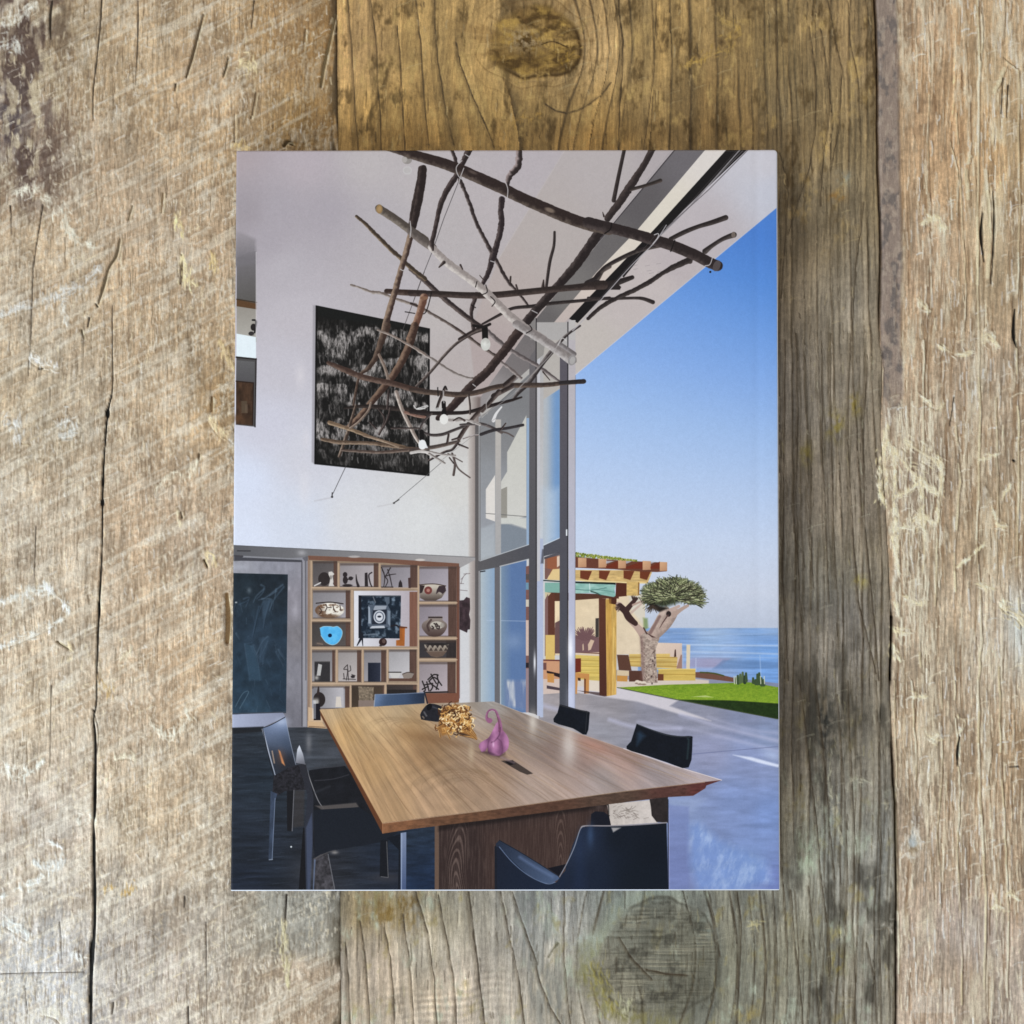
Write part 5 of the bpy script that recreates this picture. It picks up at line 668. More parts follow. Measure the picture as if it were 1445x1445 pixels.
    # cross saw ripples
    rip = np.sin(Y * .62 + 9 * fbm(X * .02, Y * .02, 2, 1) + X * .06) * sstep(.45, .65, fbm(X * .015, Y * .008, 3, 5)); rip *= np.exp(-((X - 600) / 90) ** 2 - ((Y - 1390) / 60) ** 2) + .12; H += M_ * rip * .5; mulc(M_ * rip, .09)
    mix(c3(190, 160, 100), M_ * sstep(.54, .74, fbm(X * .045, Y * .03, 5, 7, .6)) * sstep(420, 200, Y) * .5, .8); mix(c3(80, 62, 34), M_ * sstep(.52, .72, fbm(X * .05 + 9, Y * .025, 5, 2, .6)) * sstep(420, 200, Y) * .5, .8)
    mix(c3(170, 178, 158), M_ * sstep(.56, .80, fbm(X * .045 + 4, Y * .025, 5, 1, .62)) * sstep(950, 1200, Y) * .5, .7); mix(c3(146, 130, 76), M_ * sstep(.60, .78, fbm(X * .05 + 7 + Y * .01, Y * .03, 5, 4, .6)) * sstep(700, 1250, Y) * .34, .7); mix(c3(48, 44, 36), M_ * sstep(.55, .75, fbm(X * .05 + 2, Y * .018, 4, 6)) * sstep(820, 1000, Y) * sstep(1060, 1110, X) * .55)
    for (x, y, rx, ry, col, a) in ((1161, 1020, 14, 48, (40, 40, 36), .75), (1185, 1045, 12, 34, (52, 50, 42), .6), (1140, 1210, 16, 26, (188, 204, 176), .6), (1178, 600, 12, 20, (140, 124, 46), .6), (1137, 640, 9, 15, (138, 124, 52), .5), (1206, 570, 9, 16, (142, 124, 50), .55), (1213, 820, 10, 9, (176, 160, 78), .6), (1050, 1432, 14, 10, (176, 154, 84), .6), (1180, 1360, 12, 20, (150, 134, 70), .6),
            (1190, 250, 9, 12, (150, 160, 156), .6), (1180, 278, 14, 6, (150, 104, 40), .6), (1030, 30, 18, 12, (190, 160, 96), .5), (1020, 60, 8, 8, (74, 56, 30), .6), (1180, 1318, 10, 12, (176, 160, 90), .5), (990, 1310, 13, 18, (168, 186, 180), .7), (845, 1325, 30, 9, (186, 200, 196), .7), (550, 1285, 40, 26, (112, 84, 26), .55), (575, 1262, 18, 40, (104, 76, 28), .5)):
        mix(c3(*col), M_ * a * np.exp(-(((X - x) / rx) ** 2 + ((Y - y) / ry) ** 2)) * sstep(.25, .6, fbm(X * .12, Y * .09, 3, 2)), .6)
    # knot at the top
    r = np.hypot((X - 756) / 62, (Y - 60) / 48); an = np.arctan2(Y - 60, X - 756); rr = r + .42 * (fbm(X * .016, Y * .018, 4, 1) - .5)
    kin = sstep(1.12, .84, rr) * M_
    mix(c3(120, 92, 40), kin * .5); mix(c3(70, 50, 18), kin * sstep(.45, .65, fbm(X * .04, Y * .07, 5, 3, .6)) * .75); mix(c3(184, 150, 78), kin * sstep(.5, .68, fbm(X * .04 + 5, Y * .08, 5, 5, .6)) * .7); mix(c3(80, 58, 24), kin * .55 * np.exp(-((X - 745) / 30) ** 2 - ((Y - 82) / 22) ** 2))
    mix(c3(176, 156, 124), M_ * .75 * np.exp(-((X - 740) / 22) ** 2 - ((Y - 56) / 16) ** 2) * sstep(.3, .55, fbm(X * .3, Y * .3, 3, 2))); edge = np.exp(-((rr - 1.0) / .05) ** 2) * M_ * sstep(-.3, .6, np.sin(an + .6)); mix(c3(62, 44, 18), edge * .8); H -= edge * 2.2; H += kin * 1.0
    rg = np.abs(np.sin(rr * 9 + 2 * fbm(X * .02, Y * .02, 2, 5))); mix(c3(88, 66, 34), M_ * sstep(.25, 0, rg) * sstep(2.2, 1.1, r) * sstep(.98, 1.1, r) * .35); H -= M_ * sstep(.25, 0, rg) * sstep(2.2, 1.1, r) * sstep(.98, 1.1, r) * .7
    fan = sstep(.55, .75, fbm(an * 7, r * .9, 3, 4)) * sstep(2.3, 1.2, r) * M_; mix(c3(96, 70, 36), fan * .3)
    # knot at the bottom
    r = np.hypot((X - 925) / 86, (Y - 1350) / 84); an = np.arctan2(Y - 1350, X - 925); rr = r + .55 * (fbm(X * .012, Y * .014, 4, 2) - .5); kin = sstep(1.12, .82, rr) * M_
    mix(c3(96, 92, 76), kin * .5); lin_ = sstep(.5, .62, fbm(X * .012, Y * .42, 3, 3)); mix(c3(156, 150, 128), kin * lin_ * .5 * sstep(.25, .7, fbm(X * .03, Y * .03, 3, 1))); mix(c3(56, 53, 44), kin * sstep(.48, .74, fbm(X * .035, Y * .05, 5, 6, .62)) * .6, .5); mix(c3(52, 50, 40), kin * sstep(.55, .72, fbm(X * .02 + Y * .01, Y * .55, 3, 5)) * .3); H += kin * (lin_ * .4 - .2)
    ring = np.exp(-((rr - 1.12) / .13) ** 2) * M_; mix(c3(122, 116, 72), ring * sstep(0, .8, np.cos(an - 2.35)) * .6, .7); mix(c3(150, 158, 140), ring * sstep(.1, .9, np.cos(an + 2.2)) * .5); e2 = np.exp(-((rr - 1.0) / .03) ** 2) * M_ * sstep(.4, .6, fbm(X * .02, Y * .02, 3, 7)); mix(c3(60, 56, 44), e2 * .4); H -= e2 * .9
    mix(c3(60, 70, 66), M_ * .0 * r)
    grey = sstep(715, 735, X - .16 * (Y - 1262)) * sstep(785, 762, X - .16 * (Y - 1262)) * sstep(1250, 1262, Y) * M_; mix(c3(112, 114, 110), grey * .5 * sstep(.3, .6, fbm(X * .2, Y * .03, 3, 2)))
    # ================= right plank
    R_ = right.astype(np.float32); d = X - JB
    strip = sstep(.5, 2, d) * sstep(32, 27, d + 4 * (fbm(X * .05, Y * .05, 3, 2) - .5)) * sstep(640, 520, Y) * R_
    mix(c3(142, 126, 116), strip * .85); mix(c3(106, 98, 94), strip * .7 * sstep(.5, .66, fbm(X * .09, Y * .05, 4, 4))); mix(c3(184, 166, 146), strip * .45 * sstep(.5, .7, fbm(X * .2, Y * .12, 3, 6))); H -= strip * 2.5
    ed = np.exp(-((d - 30) / 2.) ** 2) * sstep(560, 480, Y) * R_; mix(c3(104, 84, 66), ed * .5)
    mix(c3(134, 98, 62), R_ * sstep(.55, .78, fbm(wf * .34, Y * .012, 4, 5)) * .42 * (1 - strip))
    cr = sstep(.58, .74, fbm(wf * .5 + 2, Y * .02, 3, 1)) * R_ * (1 - strip) * sstep(.32, .6, fbm(X * .014, Y * .008, 3, 2)); mix(c3(226, 212, 180), cr * .62); H += cr * 1.6
    lump = np.exp(-((X - 1398 + .03 * (Y - 250)) / 26) ** 2 - ((Y - 240) / 140) ** 2) * sstep(.36, .5, fbm(X * .045, Y * .014, 4, 6)) * R_; mix(c3(222, 206, 168), lump * .9, .25); H += lump * 3.5
    pp = sstep(.54, .66, fbm(wf * .045 + 3, Y * .011, 5, 2, .6)) * R_ * (1 - strip); mix(c3(220, 206, 176), pp * .55, .6); H += pp * 1.8; net = np.exp(-((X - 1298) / 34) ** 2 - ((Y - 700) / 120) ** 2) * sstep(.40, .58, fbm(X * .12, Y * .05, 4, 5, .6)) * R_; mix(c3(224, 210, 178), net * .35, .6); H += net * 1.0; dn = np.exp(-((X - 1296) / 24) ** 2 - ((Y - 690) / 42) ** 2) * R_; mix(c3(120, 98, 84), dn * .55, .5)
    lump = np.exp(-((X - 1436) / 16) ** 2 - ((Y - 880) / 60) ** 2) * R_; mix(c3(212, 222, 220), lump * .7); mix(c3(192, 184, 180), R_ * .4 * np.exp(-((X - 1372) / 40) ** 2 - ((Y - 1320) / 40) ** 2))
    for y_, col in ((160, (110, 84, 60)), (330, (116, 96, 74))): mix(c3(*col), R_ * .45 * np.exp(-((X - 1300) / 26) ** 2 - ((Y - y_) / 40) ** 2) * sstep(.4, .65, fbm(X * .08, Y * .05, 4, 3)) * (1 - strip))
    cw.im[:] = C; ch.im[:] = H[..., None] / 10 + .5
    # ---------- drawn marks: cracks, gouges, splinters. a mark = colour stroke + relief stroke
    def crack(p, w, depth=3, col=(26, 20, 14), a=.95, **k):
        cw.line(p, w, col, a, soft=.9, **k); ch.line(p, [q * 1.2 for q in w] if isinstance(w, (list, tuple)) else w * 1.2, (127 - depth * 25,) * 3, .9, soft=1.6, **k)
    def ridge(p, w, hgt=1.5, col=(232, 220, 190), a=.8, soft=1.1, **k):
        cw.line(p, w, col, a, soft=soft, **k)
        q = w if isinstance(w, (list, tuple)) else (w, w)
        ch.line(p, q, (127 + hgt * 25,) * 3, min(1, a + .1), soft=2.0, **k)
    def crest(p, w, hgt, cols, a=.75, dens=1.0, vert=.7):
        # a torn, fuzzy crest: a soft pale band and many short lifted fibres along it
        ridge([(x + rnd.uniform(-2, 2), y + rnd.uniform(-2, 2)) for x, y in p], w * .8, hgt * .3, cols[0], a * .2, soft=5)
        w0 = w
        for i in range(len(p) - 1):
            (ax, ay), (bx, by) = p[i], p[i + 1]; ln = math.hypot(bx - ax, by - ay)
            for _ in range(int(ln * .55 * dens * max(1, w / 4)) + 1):
                t = rnd.random(); tt = (i + t) / (len(p) - 1); w = w0 * (.25 + 1.0 * math.sin(math.pi * tt) ** .8) * (.5 + 1.1 * float(_N[5](np.float32(ax * .05 + t * ln * .09), np.float32(ay * .07))))
                x = ax + (bx - ax) * t + rnd.gauss(0, w * .62); y = ay + (by - ay) * t + rnd.gauss(0, w * .75)
                if float(_N[3](np.float32(x * .11), np.float32(y * .11))) < .28: continue
                if rnd.random() < vert: dx, dy = rnd.uniform(-1, 1), rnd.uniform(1.5, 6.5)
                else: dx, dy = (bx - ax) / (ln + .1) * rnd.uniform(2, 6) + rnd.uniform(-2, 2), (by - ay) / (ln + .1) * rnd.uniform(2, 6) + rnd.uniform(-2, 2)
                ridge([(x - dx, y - dy), (x + rnd.uniform(-.6, .6), y), (x + dx, y + dy)], (.5, rnd.uniform(.9, 2.1), .5), hgt * rnd.uniform(.4, 1.1), rnd.choice(cols), a * rnd.uniform(.5, 1.1) if a < .8 else min(1, a))
        if w > 5: crack([(x - w * .5, y + w * .9) for x, y in p], (.5, 1.6, .5) if len(p) == 3 else 1.0, .8, (118, 98, 70), .3)
    def wob(x0, y0, x1, y1, n=6, a=2.0): return [(x0 + (x1 - x0) * i / n + rnd.uniform(-a, a), y0 + (y1 - y0) * i / n) for i in range(n + 1)]
    # diagonal saw marks on the left plank
    for k in range(110):
        y0 = rnd.uniform(-60, 1900); sl = -rnd.uniform(.46, .62); x0 = rnd.uniform(-200, 380); ln = rnd.uniform(60, 330); n = 12; wd = rnd.uniform(.7, 1.6)
        for q in range(n):
            if rnd.random() < .35: continue
            a0, a1 = q / n, (q + rnd.uniform(.6, 1.2)) / n
            xa, xb = x0 + ln * a0, min(x0 + ln * a1, 476)
            if xa > 470: break
            if k % 3 == 0: ridge([(xa, y0 + sl * ln * a0 + rnd.uniform(-1.5, 1.5)), (xb, y0 + sl * (xb - x0) + rnd.uniform(-1.5, 1.5))], rnd.uniform(.8, 1.6), .7, rnd.choice([(228, 218, 196), (222, 206, 172)]), rnd.uniform(.15, .4), smooth=False)
            else:
                for _ in range(int((xb - xa) * .45)):
                    x = rnd.uniform(xa, xb); y = y0 + sl * (x - x0) + rnd.gauss(0, 1.6 * wd)
                    ridge([(x, y - rnd.uniform(1, 4)), (x + rnd.uniform(-.8, 1.4), y + rnd.uniform(1, 4))], rnd.uniform(.7, 1.5), .9, rnd.choice([(232, 222, 198), (222, 206, 172), (224, 218, 204)]), rnd.uniform(.3, .7), smooth=False)
    # fuzzy broken fibres, left
    for k in range(5200):
        x = rnd.uniform(-60, 470); y = rnd.uniform(-60, 1506)
        if 0 <= x < 330 or rnd.random() < .4 or (x > 330 and (y > 1250 or y < 215)):
            if not (-100 < x and -60 < y < 1520) and rnd.random() < .6: continue
            if .46 > float(fbm(np.float32(x * .014), np.float32(y * .012), 3, 5)) and rnd.random() < .6: continue
            t = rnd.random(); h = rnd.uniform(4, 15)
            if t < .6: p = [(x, y), (x + rnd.uniform(-1.5, 1.5), y + h * .5), (x + rnd.uniform(-2.5, 2.5), y + h)]
            elif t < .85: p = [(x, y), (x + h * .5, y - h * .3 + rnd.uniform(-1, 1)), (x + h, y - h * .5)]
            else: p = [(x, y), (x + rnd.uniform(-5, 5), y + rnd.uniform(-5, 5)), (x + rnd.uniform(-7, 7), y + rnd.uniform(-7, 7))]
            ridge(p, rnd.uniform(.6, 1.7), 1.0, rnd.choice([(234, 222, 196), (226, 208, 168), (216, 204, 182), (222, 216, 204)]), rnd.uniform(.3, .75))
    for k in range(700):
        x = rnd.uniform(-60, 470); y = rnd.uniform(-60, 1506); h = rnd.uniform(8, 38); crack(wob(x, y, x + rnd.uniform(-2, 2), y + h, 4, .7), rnd.uniform(.4, 1.1), .7, (96, 76, 54), rnd.uniform(.3, .7))
    # right plank fibres
    for k in range(3300):
        x = rnd.uniform(1245, 1506); y = rnd.uniform(-60, 1506)
        if x > 1470 and rnd.random() < .5: continue
        if x < 1274 and y < 560: continue
        if .45 > float(fbm(np.float32(x * .02), np.float32(y * .008), 3, 4)) and rnd.random() < .7: continue
        t = rnd.random(); h = rnd.uniform(6, 34)
        if x < float(np.interp(y, [q[1] for q in JOINT_B], [q[0] for q in JOINT_B])) + 3: continue
        if t < .85: p = [(x, y), (x + rnd.uniform(-1.2, 1.2), y + h * .5), (x + rnd.uniform(-2, 2), y + h)]
        else: h *= .4; p = [(x, y), (x + h * .6, y - h * .35), (x + h * 1.2, y - h * .4)]
        ridge(p, rnd.uniform(.6, 1.9), 1.4, rnd.choice([(236, 228, 206), (232, 218, 184), (224, 212, 188), (228, 228, 222)]), rnd.uniform(.4, .85))
    for k in range(240):
        x = rnd.uniform(1262, 1506); y = rnd.uniform(-60, 1506); h = rnd.uniform(14, 80); crack(wob(x, y, x + rnd.uniform(-2, 2), y + h, 5, .7), rnd.uniform(.5, 1.2), .9, (108, 78, 50), rnd.uniform(.3, .7))
    # long cream ridges of the right plank
    for p, w in (([(1379, 0), (1381, 120), (1378, 400), (1382, 600), (1378, 760), (1384, 900), (1380, 960), (1381, 1094), (1390, 1262), (1388, 1460)], 3.0), ([(1346, 960), (1350, 1040), (1354, 1121), (1350, 1200), (1356, 1330), (1358, 1460)], 2.2), ([(1409, 940), (1411, 1060), (1418, 1180), (1422, 1300), (1420, 1460)], 2.4),
            ([(1286, 960), (1291, 1060), (1292, 1120)], 2.4), ([(1328, 960), (1329, 1080), (1322, 1180), (1330, 1300)], 1.8), ([(1348, 600), (1354, 680), (1346, 780), (1348, 860)], 3.0), ([(1404, 560), (1408, 700), (1404, 850)], 2.2), ([(1433, 480), (1437, 620), (1434, 800), (1440, 930)], 2.6), ([(1303, 480), (1302, 640), (1304, 760), (1296, 900), (1300, 960)], 2.4), ([(1328, 660), (1322, 760), (1318, 900)], 2.6),
            ([(1412, 80), (1436, 100), (1438, 300), (1434, 470)], 2.6), ([(1349, 160), (1356, 290), (1362, 400), (1360, 480)], 2.0), ([(1262, 960), (1266, 1200), (1268, 1460)], 1.6), ([(1308, 0), (1312, 100), (1308, 200), (1312, 300)], 1.2), ([(1382, 100), (1386, 60), (1384, 0)], 2.2), ([(1340, 200), (1350, 240), (1352, 330)], 2.0), ([(1390, 240), (1396, 330), (1392, 420)], 4.5), ([(1402, 130), (1412, 110), (1418, 90)], 5), ([(1370, 210), (1362, 240), (1366, 300)], 5)):
        q = []
        for i in range(len(p) - 1):
            for t in range(6): q.append((p[i][0] + (p[i + 1][0] - p[i][0]) * t / 6 + rnd.uniform(-.9, .9), p[i][1] + (p[i + 1][1] - p[i][1]) * t / 6))
        for i in range(0, len(q) - 2, 2):
            if rnd.random() < .12: continue
            ridge(q[i:i + 3], w * rnd.uniform(.5, 1.25), 2.2, rnd.choice([(226, 212, 172), (232, 222, 192), (216, 198, 156)]), rnd.uniform(.6, .95))
        crack([(x + w * .9, y) for x, y in q], .9, 1.2, (92, 68, 44), .55)
    # felt-like net near (1290, 680)
    for p, w in (([(1255, 628), (1268, 645), (1289, 668), (1302, 684), (1322, 695)], 5), ([(1276, 622), (1296, 636), (1312, 646), (1329, 658)], 6), ([(1328, 655), (1328, 690), (1322, 735)], 3.5), ([(1252, 600), (1246, 660), (1244, 700), (1250, 715)], 4), ([(1264, 745), (1290, 742), (1296, 730), (1320, 738)], 4), ([(1262, 640), (1262, 760), (1268, 810)], 3), ([(1300, 690), (1298, 720), (1305, 760)], 3.5),
            ([(1265, 700), (1285, 690), (1300, 676)], 1.4), ([(1322, 488), (1340, 496), (1358, 500), (1372, 496)], 3.5), ([(1300, 560), (1322, 574), (1330, 570)], 3), ([(1276, 842), (1296, 852), (1304, 850)], 3), ([(1350, 800), (1372, 782), (1388, 768)], 1.4), ([(1380, 824), (1402, 832)], 3), ([(1258, 886), (1272, 894), (1284, 892)], 3.5), ([(1268, 870), (1262, 850)], 2), ([(1400, 720), (1408, 740), (1420, 742)], 2.5), ([(1380, 650), (1394, 644), (1410, 640)], 2), ([(1414, 700), (1426, 684)], 2), ([(1258, 908), (1268, 930)], 4),
            ([(1412, 850), (1424, 862), (1436, 868), (1445, 880)], 6), ([(1300, 316), (1312, 306), (1322, 318), (1336, 322)], 4), ([(1305, 300), (1325, 312), (1334, 330)], 4), ([(1292, 420), (1300, 430), (1312, 440)], 3), ([(1306, 1035), (1318, 1042), (1324, 1038)], 4), ([(1286, 982), (1306, 984)], 2), ([(1354, 1032), (1362, 1020), (1350, 1010)], 2.5), ([(1400, 1280), (1414, 1270), (1424, 1260), (1436, 1268)], 3), ([(1398, 1250), (1410, 1280), (1424, 1285)], 2), ([(1384, 480), (1392, 470), (1408, 488)], 4)):
        crest(p, w * 1.15, 3.2, [(236, 222, 178), (242, 234, 208), (224, 208, 164), (230, 220, 194)], .8, 2.2, .45); ridge(p, [w * rnd.uniform(.1, .5) for _ in p], 2.6, (230, 216, 176), .6)
    for _ in range(150):
        x = rnd.uniform(1262, 1332); y = rnd.uniform(560, 900); h = rnd.uniform(20, 60); ridge(wob(x, y, x + rnd.uniform(-3, 3), y + h, 4, .8), rnd.uniform(.8, 1.7), 1.8, (232, 222, 194), .75)
    for p, w in (([(1386, 300), (1384, 330), (1388, 369)], (1, 4, 1)), ([(1400, 270), (1402, 330), (1398, 400)], (1, 2, 1)), ([(1354, 1040), (1351, 1060), (1351, 1080)], (1.5, 4, 1)), ([(1432, 436), (1430, 470), (1434, 490)], (2, 5, 1)), ([(1424, 1082), (1437, 1081)], (1, 1.6)), ([(1258, 870), (1257, 960)], (3, 1.5)), ([(1415, 110), (1412, 160)], (1.5, 1)), ([(1422, 120), (1420, 165)], (1.5, 1)), ([(1429.5, 649), (1431, 650)], (3, 3)), ([(1340, 600), (1346, 560)], (1, 1))): crack(p, w, 3.5)
    for k in range(26): x = 1288 + k * 2.3; ridge([(x, 1400 + rnd.uniform(-8, 8)), (x + rnd.uniform(-1, 1), 1428)], 1, 1, (226, 218, 204), .6, smooth=False)
    # chipped pale knot on the right plank, and its bluish middle
    jag = lambda s: spline([(1288 + s * a_ + rnd.uniform(-1, 1), 1182 + s * b_ + rnd.uniform(-1.5, 1.5)) for a_, b_ in ((0, -24), (3, -12), (8, -4), (10, 8), (7, 18), (1, 22), (-7, 20), (-10, 9), (-6, 0), (-4, -12), (0, -24))], 3)
    cw.poly(jag(1.0), (164, 146, 118), .8, soft=3); cw.poly(jag(.62), (186, 196, 198), .9, soft=3, tex=lambda X, Y: .4 + .8 * fbm(X * .3, Y * .2, 3, 2)); ch.poly(jag(.7), (92, 92, 92), .8, soft=3)
    for p in ([(1288, 1160), (1294, 1180), (1298, 1198), (1290, 1208)], [(1286, 1160), (1280, 1185), (1278, 1204), (1288, 1210)]): crest(p, 4, 2, [(226, 220, 206), (206, 196, 176)], .7, 1.6, .8)
    # main crack of the left plank and its hair cracks
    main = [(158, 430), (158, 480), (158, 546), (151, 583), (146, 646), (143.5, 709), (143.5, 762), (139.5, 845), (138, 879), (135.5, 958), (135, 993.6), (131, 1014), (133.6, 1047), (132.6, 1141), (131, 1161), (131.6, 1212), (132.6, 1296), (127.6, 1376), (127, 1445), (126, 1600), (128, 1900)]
    crack(main, [.8, 1, 1.6, 2.6, 2.2, 2.6, 1.8, 3, 2.6, 1.8, 2, 2.6, 3.4, 4.4, 2.4, 4, 4.6, 5.5, 3.6, 3.5, 3], 4.5, (12, 9, 7), 1.0)  # near-black colour stands in for the shade of a deeper gap
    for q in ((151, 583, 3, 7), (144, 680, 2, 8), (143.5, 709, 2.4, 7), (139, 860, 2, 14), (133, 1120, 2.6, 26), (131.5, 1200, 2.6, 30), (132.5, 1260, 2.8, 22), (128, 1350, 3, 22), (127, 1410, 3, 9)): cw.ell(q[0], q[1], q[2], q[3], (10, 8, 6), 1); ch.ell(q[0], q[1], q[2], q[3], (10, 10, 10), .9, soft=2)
    crack([(130, 1000), (138, 1030), (135, 1070)], 1.2, 1.5, (50, 38, 28), .8)
    for p, w in (([(143, -60), (143, 0), (138, 66), (131, 126), (131, 170)], (1, 2.2, 1.6, 1.8, .8)), ([(194, 0), (194, 43), (191, 120)], (1, 1.6, .6)), ([(73, 0), (70, 25), (71, 55)], (2.5, 4, 1)), ([(60, 289), (55, 320), (46, 382), (43, 478), (39, 530)], (2, 1.6, 1.4, 1, .8)), ([(358, 0), (354, 40)], (1.8, .8)), ([(50, 742), (48, 816)], (1, .8)), ([(72, 967), (70, 1081)], (1.2, .8)), ([(70, 546), (70, 570)], (1, .5)),
            ([(14, 290), (16, 330)], (2, .6)), ([(0, 1374), (60, 1372), (118, 1371)], (1, .8)), ([(34, 1390), (38, 1430)], (.8, .8)), ([(84, 1300), (87, 1360)], (1, .6)), ([(290, 1300), (292, 1445)], (.8, .6)), ([(404, 1262), (400, 1340)], (3, 1)), ([(265, 1420), (266, 1460)], (2, 1)), ([(260, 1265), (259, 1280)], (2.6, 1.4)), ([(159, 1415), (158, 1430)], (2.6, 1.2))): crack(p, w, 2, (44, 34, 24), .85)
    # gouges with a torn bright lip
    for p, w, c in (([(286, 20), (278, 50), (270, 80), (262, 108)], (2, 4, 5, 3), (92, 74, 50)), ([(247, 118), (246, 128)], (3, 1), (60, 46, 30)), ([(472, 20), (464, 60), (456, 95), (452, 122)], (2, 4, 5, 3), (110, 92, 60)), ([(321, 80), (318, 95), (314, 108)], (2, 3.4, 2), (86, 72, 48)), ([(168, 336), (163, 360), (152, 378), (146, 400), (138, 428)], (2, 4.5, 3, 5, 2), (96, 80, 56)),
            ([(256, 359), (256, 380), (254, 400)], (2, 4, 2), (96, 78, 54)), ([(330, 160), (330, 200)], (1, 1.5), (100, 84, 60)), ([(137, 432), (134, 428)], (3, 2), (80, 68, 50)), ([(229, 272), (227, 300)], (2.5, 1.2), (120, 96, 62)), ([(186, 290), (180, 310)], (2.5, 1.5), (120, 104, 76)), ([(256, 730), (254, 722)], (3, 1.5), (96, 84, 62)), ([(288, 790), (292, 800)], (4, 2), (90, 74, 50)), ([(319, 838), (322, 870), (320, 905)], (5, 9, 7), (116, 84, 44)), ([(280, 640), (280, 648)], (3, 1.5), (96, 80, 56)), ([(298, 560), (298, 580)], (3, 1.5), (110, 84, 50)),
            ([(80, 905), (92, 912), (100, 918)], (3, 4, 2), (128, 112, 84)), ([(55, 520), (60, 520)], (4, 2), (70, 60, 44)), ([(28, 625), (36, 627)], (2, 1), (120, 92, 60)), ([(125, 448), (123, 460)], (3, 2), (60, 50, 40)), ([(114, 465), (117, 478)], (3, 1), (96, 84, 60)), ([(400, 205), (405, 200), (412, 203)], (5, 6, 4), (72, 54, 26)), ([(430, 40), (427, 70)], (2, 1), (96, 72, 40)), ([(360, 130), (354, 165), (352, 162)], (2.5, 1), (100, 80, 54))):
        crack(p, w, 2.6, c, .85); ridge([(x + 3.6, y + 1) for x, y in p], 1.6, 2.2, (226, 210, 170), .6)
    # pale torn crests and cream splinters on the left plank
    for p, w, c in (([(20, 272), (50, 266), (66, 276), (80, 290), (96, 318), (110, 339), (133, 349)], 6, (222, 216, 194)), ([(0, 442), (40, 430), (70, 420), (93, 410), (120, 396), (143, 375)], 6, (206, 204, 196)), ([(0, 70), (20, 62), (30, 70)], 5, (216, 216, 204)), ([(0, 34), (26, 24), (50, 4)], 5, (218, 214, 198)), ([(43, 500), (58, 512), (76, 517)], 5, (240, 240, 232)), ([(246, 305), (250, 315), (256, 329), (258, 332)], 5, (234, 214, 150)),
            ([(257, 362), (262, 380), (262, 400), (276, 402)], 5, (232, 214, 160)), ([(300, 360), (302, 380), (300, 392)], 4, (224, 196, 130)), ([(340, 92), (350, 88), (362, 96)], 8, (222, 202, 152)), ([(330, 205), (342, 208), (352, 212)], 4, (226, 196, 130)), ([(7, 1074), (14, 1090), (27, 1094), (45, 1085), (62, 1072)], 5, (222, 222, 208)), ([(214, 1020), (232, 1038), (250, 1034), (268, 1017), (262, 1000)], 4, (220, 214, 192)), ([(111, 1158), (120, 1156), (128, 1148)], 5, (222, 220, 204)), ([(70, 1186), (80, 1192), (88, 1198)], 3, (228, 230, 222)), ([(160, 1070), (180, 1066), (192, 1070)], 4, (216, 206, 176)),
            ([(50, 1215), (60, 1225), (82, 1222), (86, 1205)], 7, (206, 208, 202)), ([(90, 430), (95, 460)], 3, (214, 210, 196)), ([(0, 850), (40, 838), (70, 828)], 4, (222, 224, 214)), ([(60, 820), (72, 836), (90, 852), (98, 862)], 4, (228, 232, 224)), ([(0, 912), (40, 898), (90, 872)], 4, (222, 222, 212)), ([(96, 905), (100, 920), (96, 930)], 4, (224, 204, 160)), ([(220, 690), (240, 672), (270, 670), (278, 650)], 3, (220, 208, 180)), ([(250, 720), (254, 740)], 2.5, (222, 206, 168)), ([(292, 780), (298, 790), (302, 800)], 4, (230, 206, 152)), ([(296, 590), (308, 606), (318, 616)], 5, (228, 206, 158)),
            ([(310, 480), (318, 500), (330, 520)], 4, (210, 184, 130)), ([(80, 600), (100, 590), (105, 610), (85, 615)], 5, (208, 208, 200)), ([(10, 600), (22, 590), (30, 612), (20, 622)], 6, (204, 202, 194)), ([(148, 1255), (158, 1250)], 4, (196, 160, 92)), ([(172, 1262), (184, 1256), (190, 1248)], 4, (190, 150, 78)), ([(150, 966), (152, 974)], 8, (192, 156, 92)), ([(60, 1425), (80, 1430), (90, 1440)], 6, (206, 200, 180)), ([(0, 1265), (30, 1252), (60, 1238)], 4, (226, 232, 226)), ([(100, 1345), (126, 1356)], 3, (222, 226, 220)), ([(400, 1300), (402, 1330), (406, 1390)], 4, (196, 184, 140)), ([(172, 930), (190, 910)], 3, (222, 208, 172)), ([(10, 1300), (40, 1320)], 7, (206, 210, 204))):
        crest(p, w * 1.25, 2.8, [tuple(min(255, q + 8) for q in c), tuple(min(255, q + 22) for q in c), tuple(q - 12 for q in c)], .72, 1.9, .7)
